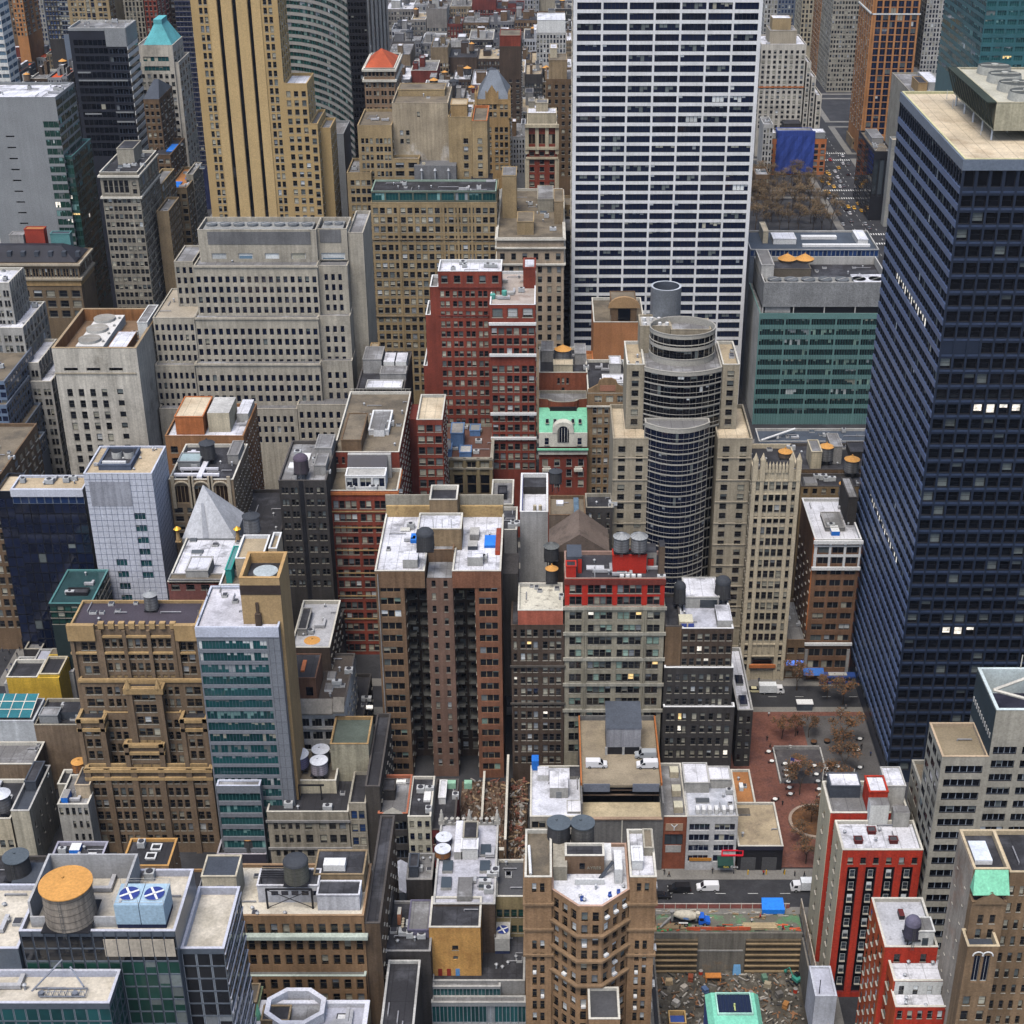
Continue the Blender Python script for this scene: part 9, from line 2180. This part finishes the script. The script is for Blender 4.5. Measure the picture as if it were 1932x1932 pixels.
for i,(uu,vv,c,cn)in enumerate(((1262,1856,(.40,.30,.18),'tan'),(1290,1868,(.45,.40,.34),'pale'),(1302,1842,(.30,.08,.04),'rust red'),(1330,1872,(.10,.16,.30),'blue'),(1448,1862,(.42,.36,.26),'straw coloured'),(1470,1880,(.16,.15,.14),'charcoal'),(1482,1900,(.48,.22,.07),'orange'),(1440,1838,(.12,.22,.16),'dull green'),(1275,1896,(.55,.52,.48),'white'))):
 x,y=at_pit(uu,vv);item('crate_stack','%s crate stack on the pit floor'%cn,'crate',x,min(y,y1-4),pz,lambda u:[MB().box(-.9+.15*k,-.6,.7*k,.9-.1*k,.6,.7*k+.66).build('crate',M('crate_'+cn.replace(' ','_'),c,var=.3),u)for k in range(2)],rz=i*.7)
tag(mb.build('site_debris',[M('debris_umber',(.16,.11,.07)),M('debris_grey',None),M('debris_clay',(.28,.14,.07)),M('debris_pale',(.42,.39,.34)),M('debris_dark',(.05,.05,.05))]),kind='stuff')
mb=MB()
for k in range(130):
 xx,yy=r.uniform(x0+.6,x1-1),r.uniform(280.3,282.4)if k%3 else r.uniform(284.5,287.4);a=r.uniform(-.3,.3);mb.obox((xx,yy,.03),(cos(a),sin(a)),r.choice((.4,.8,1.5,2.6)),r.uniform(.1,.4),r.uniform(.1,.5),k%6)
tag(mb.build('site_debris',[WL,M('debris_grey',None),M('safety_orange',None),M('debris_pale',None),M('debris_green',(.10,.34,.14)),M('debris_dark',None)]),kind='stuff')
b=B('low_building','mint green metal roof with large dark skylight at the bottom edge',clampz=0)
MG=M('mint_metal',(.22,.62,.45),rough=.5,var=.06,streak=.1)
xa,xb=atZ(1331,1868,30.)[0],atZ(1430,1868,30.)[0]
yb_=231.
b.start((xa+xb)/2,217)
mb=MB().box(xa,217,0,xb,yb_,28.6)
b.part(mb,'wall',M('mint_flank_navy',(.05,.08,.22)))
lo=[(xa-.1,216.9),(xb+.1,216.9),(xb+.1,yb_+.1),(xa-.1,yb_+.1)];hi=[(xa+1.,217.2),(xb-1.,217.2),(xb-1.,yb_-.9),(xa+1.,yb_-.9)]
mb=MB()
for i in range(4):j=(i+1)%4;mb.quad((*lo[i],28.6),(*lo[j],28.6),(*hi[j],30.2),(*hi[i],30.2))
mb.face([(*p,30.2)for p in hi]);b.part(mb,'metal_roof',MG)
sx0,sx1=xa+2.0,xb-2.0;sy1=yb_-1.6;sy0=sy1-5.2
b.part(MB().box(sx0-.25,sy0-.25,30.2,sx1+.25,sy0,30.75).box(sx0-.25,sy1,30.2,sx1+.25,sy1+.25,30.75).box(sx0-.25,sy0,30.2,sx0,sy1,30.75).box(sx1,sy0,30.2,sx1+.25,sy1,30.75),'skylight_kerb',M('mint_pale',(.42,.72,.60)))
s_=b.part(MB().quad((sx0,sy0,30.4),(sx1,sy0,30.4),(sx1,sy1,30.4),(sx0,sy1,30.4)),'skylight',glass('navy'))
mb=MB()
for k in range(1,9):xx=sx0+(sx1-sx0)*k/9;mb.box(xx-.05,sy0,30.41,xx+.05,sy1,30.5)
b.part(mb,'glazing_bar',STEEL);b.part(MB().tube(((sx0+sx1)/2,sy0+.6,30.7),((sx0+sx1)/2,sy0+1.8,30.7),.16).cyl((sx0+sx1)/2,sy0+2,30.41,31.1,.2,n=8),'lamp_post',M('pale_lime',(.55,.62,.25)));b.done()
b=B('shed','pale blue white site cabin at the foot of the scarlet block',cat='cabin')
t=tX(b,58.5,63.2,1880,247,9,M('cabin_white',(.55,.57,.64),streak=.2),roof=M('roof_lavender',None),par=.2);b.part(MB().tube((59.5,248,t.z),(59.5,248,t.z+4),.1),'mast',BLACKM);b.done()
b=B('shed','ochre framed open topped hut at the left bottom of site',cat='hut')
xx,yy=atZ(1278,1918,ZB+3);
b.start(xx,yy)
for a in((-2,-2,2,-1.7),(-2,1.7,2,2),(-2,-1.69,-1.7,1.69),(1.7,-1.69,2,1.69)):b.part(MB().box(xx+a[0],yy+a[1],ZB,xx+a[2],yy+a[3],ZB+3),'side',M('hut_ochre',(.58,.38,.16)))
b.part(MB().box(xx-1.69,yy-1.69,ZB,xx+1.69,yy+1.69,ZB+1.6),'cover',M('hut_blue',(.05,.10,.35)))
px0,px1=46.5,92.5
BRP=M('plaza_brick',(.175,.075,.055),patch=(.13,.06,.05),psc=.3,brick=.2)
tag(MB().quad((px0,303,.14),(px1,303,.14),(px1,371,.14),(px0,371,.14)).build('plaza',BRP),kind='structure')
tag(MB().quad((74,306,.15),(px1,306,.15),(px1,369,.15),(74,369,.15)).build('plaza_paving',M('plaza_grey',(.10,.095,.095))),kind='structure')
q=B('low_wall','sunken court wall with pale coping in the brick plaza',cat='wall');xa,ya=G0(1470,1462);xb,yb_=G0(1545,1415)
q.start(xa,ya)
q.part(MB().box(xa,yb_,.1,xb,yb_+.5,1.2),'back_wall',GREY);q.part(MB().box(xa-.4,ya-4,.1,xa,yb_,1.0),'side_wall',LGREY);q.part(MB().box(xb,ya+1,.1,xb+.4,yb_,1.0),'side_wall',LGREY)
tag(MB().quad((xa+.02,ya-4,.16),(xb,ya-4,.16),(xb,yb_,.16),(xa+.02,yb_,.16)).build('court_floor',M('court_floor',(.075,.07,.075),patch=(.12,.11,.11),psc=.3)),kind='structure')
xp,yp=G0(1537,1552);
q=B('planter','round brick planter ringed by a pale kerb with brown ground cover',cat='planter');q.start(xp,yp)
q.part(MB().cyl(xp,yp,.1,.75,6.9,n=40),'kerb',M('planter_kerb',(.33,.26,.21)));q.part(MB().cyl(xp,yp,.75,.82,6.1,n=36),'soil',M('leaf_litter',(.10,.05,.025),patch=(.16,.075,.03),psc=.9,var=.4))
xf,yf=G0(1487,1478);u=empty('flag',(xf,yf,.1),0,'american flag on tall pole above the sunken plaza court','flag');u.scale=(.72,)*3
MB().tube((0,0,0),(0,0,12),.11,.06,n=8).build('pole',LGREY,u)
mb=MB()
for k in range(13):
 za,zb=11.8-k*.21,11.8-(k+1)*.21
 for s_ in range(6):
  fx=lambda i:.1+i*.75-k*.0;wv=lambda i:.22*sin(i*1.4);dr_=lambda i:-i*.22
  mb.quad((fx(s_),wv(s_),zb+dr_(s_)),(fx(s_+1),wv(s_+1),zb+dr_(s_+1)),(fx(s_+1),wv(s_+1),za+dr_(s_+1)),(fx(s_),wv(s_),za+dr_(s_)),2 if(k<7 and s_<2)else k%2)
mb.build('cloth',[M('flag_red',(.55,.03,.05)),M('flag_white',(.75,.72,.72)),M('flag_blue',(.04,.06,.28))],u)
def table(x,y,label,group):
 u=empty('cafe_table',(x,y,.15),0,label,'table',group)
 MB().cyl(0,0,.70,.75,.62,n=16).build('top',M('table_white',(.78,.78,.76),var=.03),u);MB().cyl(0,0,0,.7,.05,n=8).cyl(0,0,0,.04,.3,n=12).build('leg',BLACKM,u)
 for k in range(2):
  a=k*pi+.4;cx2,cy2=cos(a)*.95,sin(a)*.95
  MB().obox((cx2,cy2,.42),(1,0),.42,.42,.05).obox((cx2+.2*cos(a),cy2+.2*sin(a),.47),(sin(a),-cos(a)),.42,.05,.45).build('chair_seat',BLACKM,u)
 return u
row_a=[(1481,1445),(1483,1457),(1484,1467),(1487,1479),(1489,1490),(1491,1502)]
row_b=[(1536,1449),(1540,1465),(1543,1478),(1545,1493),(1547,1505),(1559,1455),(1562,1467),(1565,1480),(1567,1495),(1571,1512)]
row_c=[(1618,1419),(1622,1398),(1622,1452),(1608,1475),(1585,1485),(1580,1450)]
row_d=[(1450,1422),(1456,1440),(1462,1512),(1491,1443-30)]
for rw_,lab in((row_a,'white cafe table in the left row beside the sunken court'),(row_b,'white cafe table in the double row right of the flag'),(row_c,'white cafe table near the blue steel tower in the plaza'),(row_d,'white umbrella table alone on the red plaza bricks')):
 for(uu,vv)in rw_:
  x,y=G0(uu,vv);table(x,y,lab,lab.replace('white cafe table','tables').replace('white umbrella table','tables'))
x,y=G0(1517,1298+40);u=empty('kiosk',(x,y,0),0,'white topped street kiosk on the far side of the plaza','kiosk')
MB().box(-2.2,-1,.1,2.2,1,2.4).build('body',SLATE,u);MB().box(-2.4,-1.2,2.4,2.4,1.2,2.7).build('roof',COPW,u)
for i,(uu,vv)in enumerate(((1535,1404),(1560,1402))):
 x,y=G0(uu,vv);u=empty('plant_pot',(x,y,.14),0,('left' if i==0 else 'right')+' dark round plant tub on the plaza bricks','plant pot');MB().cyl(0,0,0,.9,.7,.95,n=16).build('pot',BLACKM,u);MB().cyl(0,0,.9,.93,.85,n=14).build('soil',M('leaf_litter',None),u)
for i in range(3):
 x=CAFE[0].x1+3.2+i*4.6;u=empty('bollard',(x,300.4,.13),0,('left','middle','right')[i]+' yellow bollard before the black loading doors','bollard');MB().cyl(0,0,0,1.3,.16,n=10).build('post',M('bollard_yellow',(.75,.45,.03)),u);MB().cyl(0,0,1.3,1.42,.16,.05,n=10).build('top',M('bollard_yellow',None),u)
def tree_mesh(seed,H,spread,leaf,n,trunk,dens=1.):
 r=random.Random(seed);tb=MB();lv=MB();tips=[]
 def limb(p,d,L,rad,depth):
  q=p+d*L;tb.tube(tuple(p),tuple(q),rad,rad*.66,n=5 if depth<2 else 3)
  if depth>=4:tips.append(q);return
  if depth>=2:tips.append(q)
  for k in range(r.choice((2,3,3))):
   a=r.uniform(0,2*pi);t=r.uniform(.35,.75)
   nd=(d+Vector((cos(a)*t,sin(a)*t,r.uniform(-.1,.25)))).normalized()
   limb(q,nd,L*r.uniform(.62,.85),rad*.6,depth+1)
 limb(Vector((0,0,0)),Vector((r.uniform(-.06,.06),r.uniform(-.06,.06),1)).normalized(),H*.30,H*.018,0)
 for i in range(n):
  t=r.choice(tips);p=t+Vector((r.gauss(0,.55),r.gauss(0,.55),r.gauss(0,.45)))*spread
  a,b_=r.uniform(0,2*pi),r.uniform(-.6,.6);s_=leaf*r.uniform(.5,1.2)
  u_=Vector((cos(a),sin(a),b_)).normalized()*s_;v_=Vector((-sin(a),cos(a),r.uniform(-.8,.8))).normalized()*s_*.7
  lv.quad(tuple(p-u_-v_),tuple(p+u_-v_),tuple(p+u_+v_),tuple(p-u_+v_),r.choice((0,0,1,2)))
 return tb,lv
BARK=M('bark',(.075,.055,.04),rnd=.2)
L1,L2,L3=M('twig_ochre',(.17,.125,.07),var=.3,rnd=.3),M('twig_brown',(.10,.075,.05),var=.3,rnd=.3),M('twig_rust',(.20,.115,.05),var=.3,rnd=.3)
protos=[]
for k in range(3):
 tb,lv=tree_mesh(50+k,15,1.0,.17,1300,BARK);protos.append((tb.mesh('trunk',[BARK]),lv.mesh('crown',[L1,L2,L3])))
D1,D2,D3=M('twig_grey',(.10,.075,.05),var=.3,rnd=.3),M('twig_dim',(.15,.085,.045),var=.3,rnd=.3),M('twig_orange',(.26,.11,.04),var=.3,rnd=.3)
sprotos=[]
for k in range(3):
 tb,lv=tree_mesh(80+k,10,.9,.17,1100,BARK);sprotos.append((tb.mesh('trunk',[BARK]),lv.mesh('crown',[D1,D2,D3])))
def tree(x,y,z,pr,rz,sc,label,group=None):
 u=empty('tree',(x,y,z),rz,label,'tree',group);u.scale=(sc,)*3
 for nm,me in zip(('trunk','crown'),pr):
  o=bpy.data.objects.new(nm,me);COL.objects.link(o);o.parent=u
 return u
r=random.Random(9)
k=0
for row in range(7):
 for c in range(9):
  y=838+row*15+r.uniform(-3,3);x=118+c*6.2+r.uniform(-2,2)
  if x>166:continue
  tree(x,y,0,protos[k%3],r.uniform(0,6),r.uniform(.85,1.2),'bare golden brown tree massed with others in the park before the blue netting','park trees');k+=1
for i,(uu,vv,sc,lab)in enumerate(((1503,1303,1.0,'rust leaved street tree right of the white delivery truck'),(1590,1330,1.1,'orange tinged street tree beside the foot of the steel tower'),(1560,1318,.9,'thin orange street tree between two others before the bus'),(1590,1400,1.1,'brown plaza tree nearest the far street by the steel tower'),(1584,1425,1.0,'brown plaza tree second along the tower side'),(1592,1462,1.1,'brown plaza tree beside the tables near the tower'),(1508,1500,1.1,'brown tree inside the plaza between two table rows'),(1500,1470,.9,'low brown tree beside the flagpole'),(1530,1555,.9,'slender bare tree left in the round planter'),(1547,1548,.8,'slender bare tree right in the round planter'),(1520,1630,.9,'bare grey brown tree at the plaza corner by the scarlet block'),(1512,1590,.7,'small orange tree below the round planter'),(1475,1395,.8,'dim tree left at the back of the plaza'),(1500,1390,.8,'dim tree in the middle at the back of the plaza'),(1525,1392,.8,'dim tree right at the back of the plaza'),(1572,1495,1.,'brown plaza tree just behind the scarlet roof'))):
 x,y=G0(uu,vv);tree(x,y,.12,sprotos[i%3],i*1.3,sc,lab)
def person_mesh(stride):
 vs=[(0,0,.95),(0,0,1.2),(0,.0,1.42),(0,0,1.52),(0,.01,1.66),(.1,stride,.5),(.1,stride*1.6,.06),(-.1,-stride,.5),(-.1,-stride*1.3,.06),(.22,0,1.4),(.27,-stride,1.12),(.26,-stride*1.6-.05,.86),(-.22,0,1.4),(-.27,stride,1.12),(-.26,stride*1.6-.05,.86),(.1,stride*1.6-.16,.04),(-.1,-stride*1.3-.16,.04)]
 es=[(0,1),(1,2),(2,3),(3,4),(0,5),(5,6),(6,15),(0,7),(7,8),(8,16),(2,9),(9,10),(10,11),(2,12),(12,13),(13,14)]
 rad=[.15,.15,.16,.06,.105,.085,.055,.085,.055,.07,.055,.04,.07,.055,.04,.045,.045]
 me=bpy.data.meshes.new('body');me.from_pydata(vs,es,[])
 o=bpy.data.objects.new('body_tmp',me);COL.objects.link(o)
 md=o.modifiers.new('skin','SKIN');o.modifiers.new('sub','SUBSURF').levels=1
 for i,sv in enumerate(me.skin_vertices[0].data):sv.radius=(rad[i],rad[i]);sv.use_root=(i==0)
 bm_=bpy.data.meshes.new_from_object(o.evaluated_get(bpy.context.evaluated_depsgraph_get()))
 bpy.data.objects.remove(o);bpy.data.meshes.remove(me)
 return bm_
base_p=[person_mesh(.12),person_mesh(.22),person_mesh(.03)]
SKIN=M('skin',(.42,.25,.17));HAIR=M('hair_dark',(.03,.02,.015))
COATS=[('black',(.02,.02,.022)),('dark blue',(.03,.045,.12)),('grey',(.15,.15,.16)),('white',(.7,.7,.7)),('red',(.45,.03,.03)),('brown',(.14,.085,.05))]
PM_={}
def person(x,y,z,rz,coat,label,i,group=None,hat=None):
 key=(coat,i%3)
 if key not in PM_:
  me=base_p[i%3].copy();me.name='body';me.materials.clear()
  for q in(M('coat_'+COATS[coat][0].replace(' ','_'),COATS[coat][1]),M('trousers_dark',(.03,.032,.045)),SKIN):me.materials.append(q)
  for p in me.polygons:
   zc=p.center.z;p.material_index=1 if zc<.86 and abs(p.center.x)<.2 else(2 if zc>1.5 or(zc<.92 and abs(p.center.x)>.2)else 0);p.use_smooth=True
  PM_[key]=me
 u=empty('person',(x,y,z),rz,label,'person',group)
 o=bpy.data.objects.new('body',PM_[key]);COL.objects.link(o);o.parent=u
 h=MB()
 for k in range(3):
  a0,a1=pi/2*k/3,pi/2*(k+1)/3;h.cyl(0,.02,1.67+.1*sin(a0),1.67+.1*sin(a1),.112*cos(a0),max(.005,.112*cos(a1)),n=12,caps=(k==2))
 h.build('hard_hat' if hat else 'hair',hat or HAIR,u)
 return u
HAT=M('hard_hat_orange',(.75,.18,.03))
pl=[(1447,1398,0,'walking by the dark loft wall in the plaza'),(1453,1412,5,'on the red bricks left of the court'),(1463,1428,2,'standing left of the sunken court'),(1504,1388,0,'at the back edge of the sunken court'),(1625,1412,0,'near the tables under the steel tower'),(1642,1427,1,'close to the foot of the steel tower'),(1450,1310+42,3,'on the far pavement beyond the plaza'),(1572,1362,0,'at the street edge behind the plaza'),(1586,1355,3,'in the road beside the plaza'),(1554,1290,0,'on the pavement outside the corner block'),(1560,1292,4,'beside another outside the corner block'),(1476,1520,0,'sitting out by the dark plaza tub'),(1344,1648,0,'outside the cafe awning'),(1262,1655,5,'at the firehouse style doorway'),(1440,1652,4,'between the yellow bollards')]
for i,(uu,vv,c,lab)in enumerate(pl):
 x,y=G0(uu,vv);person(x,y,.14,i*1.1,c,'person in %s coat %s'%(COATS[c][0],lab),i)
for i,(uu,vv,c,lab)in enumerate(((1418,1742,3,'worker in white top and orange helmet beside the blue shelter'),(1434,1734,4,'worker in red top with orange helmet behind the other'),(1284,1768,5,'worker in brown jacket on the left planks'),(1478,1762,4,'worker in red top among the right planks'))):
 x,y=G0(uu,vv);person(x,max(y,280.6),.02,i*2.,c,lab,i,hat=HAT)
rp=random.Random(12)
for i in range(26):
 a_=i%2;x,y=(rp.uniform(-120,84),rp.uniform(299.4,301.2))if a_ else(rp.uniform(22,90),rp.choice((rp.uniform(385,386.6),rp.uniform(371.4,373))))
 person(x,y,.14,rp.uniform(0,6),rp.choice((0,0,1,2,5)),'pedestrian in dark winter coat on the pavement of the %s'%('near street' if a_ else 'street beyond the plaza'),i,group='pedestrians on the '+('near street' if a_ else 'street beyond the plaza'))
for i in range(8):
 uu,vv=((18,1235),(26,1222),(10,1248),(33,1240),(22,1260),(5,1230),(38,1228),(14,1270))[i]
 x,y=G0(uu,vv);person(x,y,.14,i,i%3,'person in dark clothes walking on the pavement at the left edge',i,group='pedestrians at the left edge')
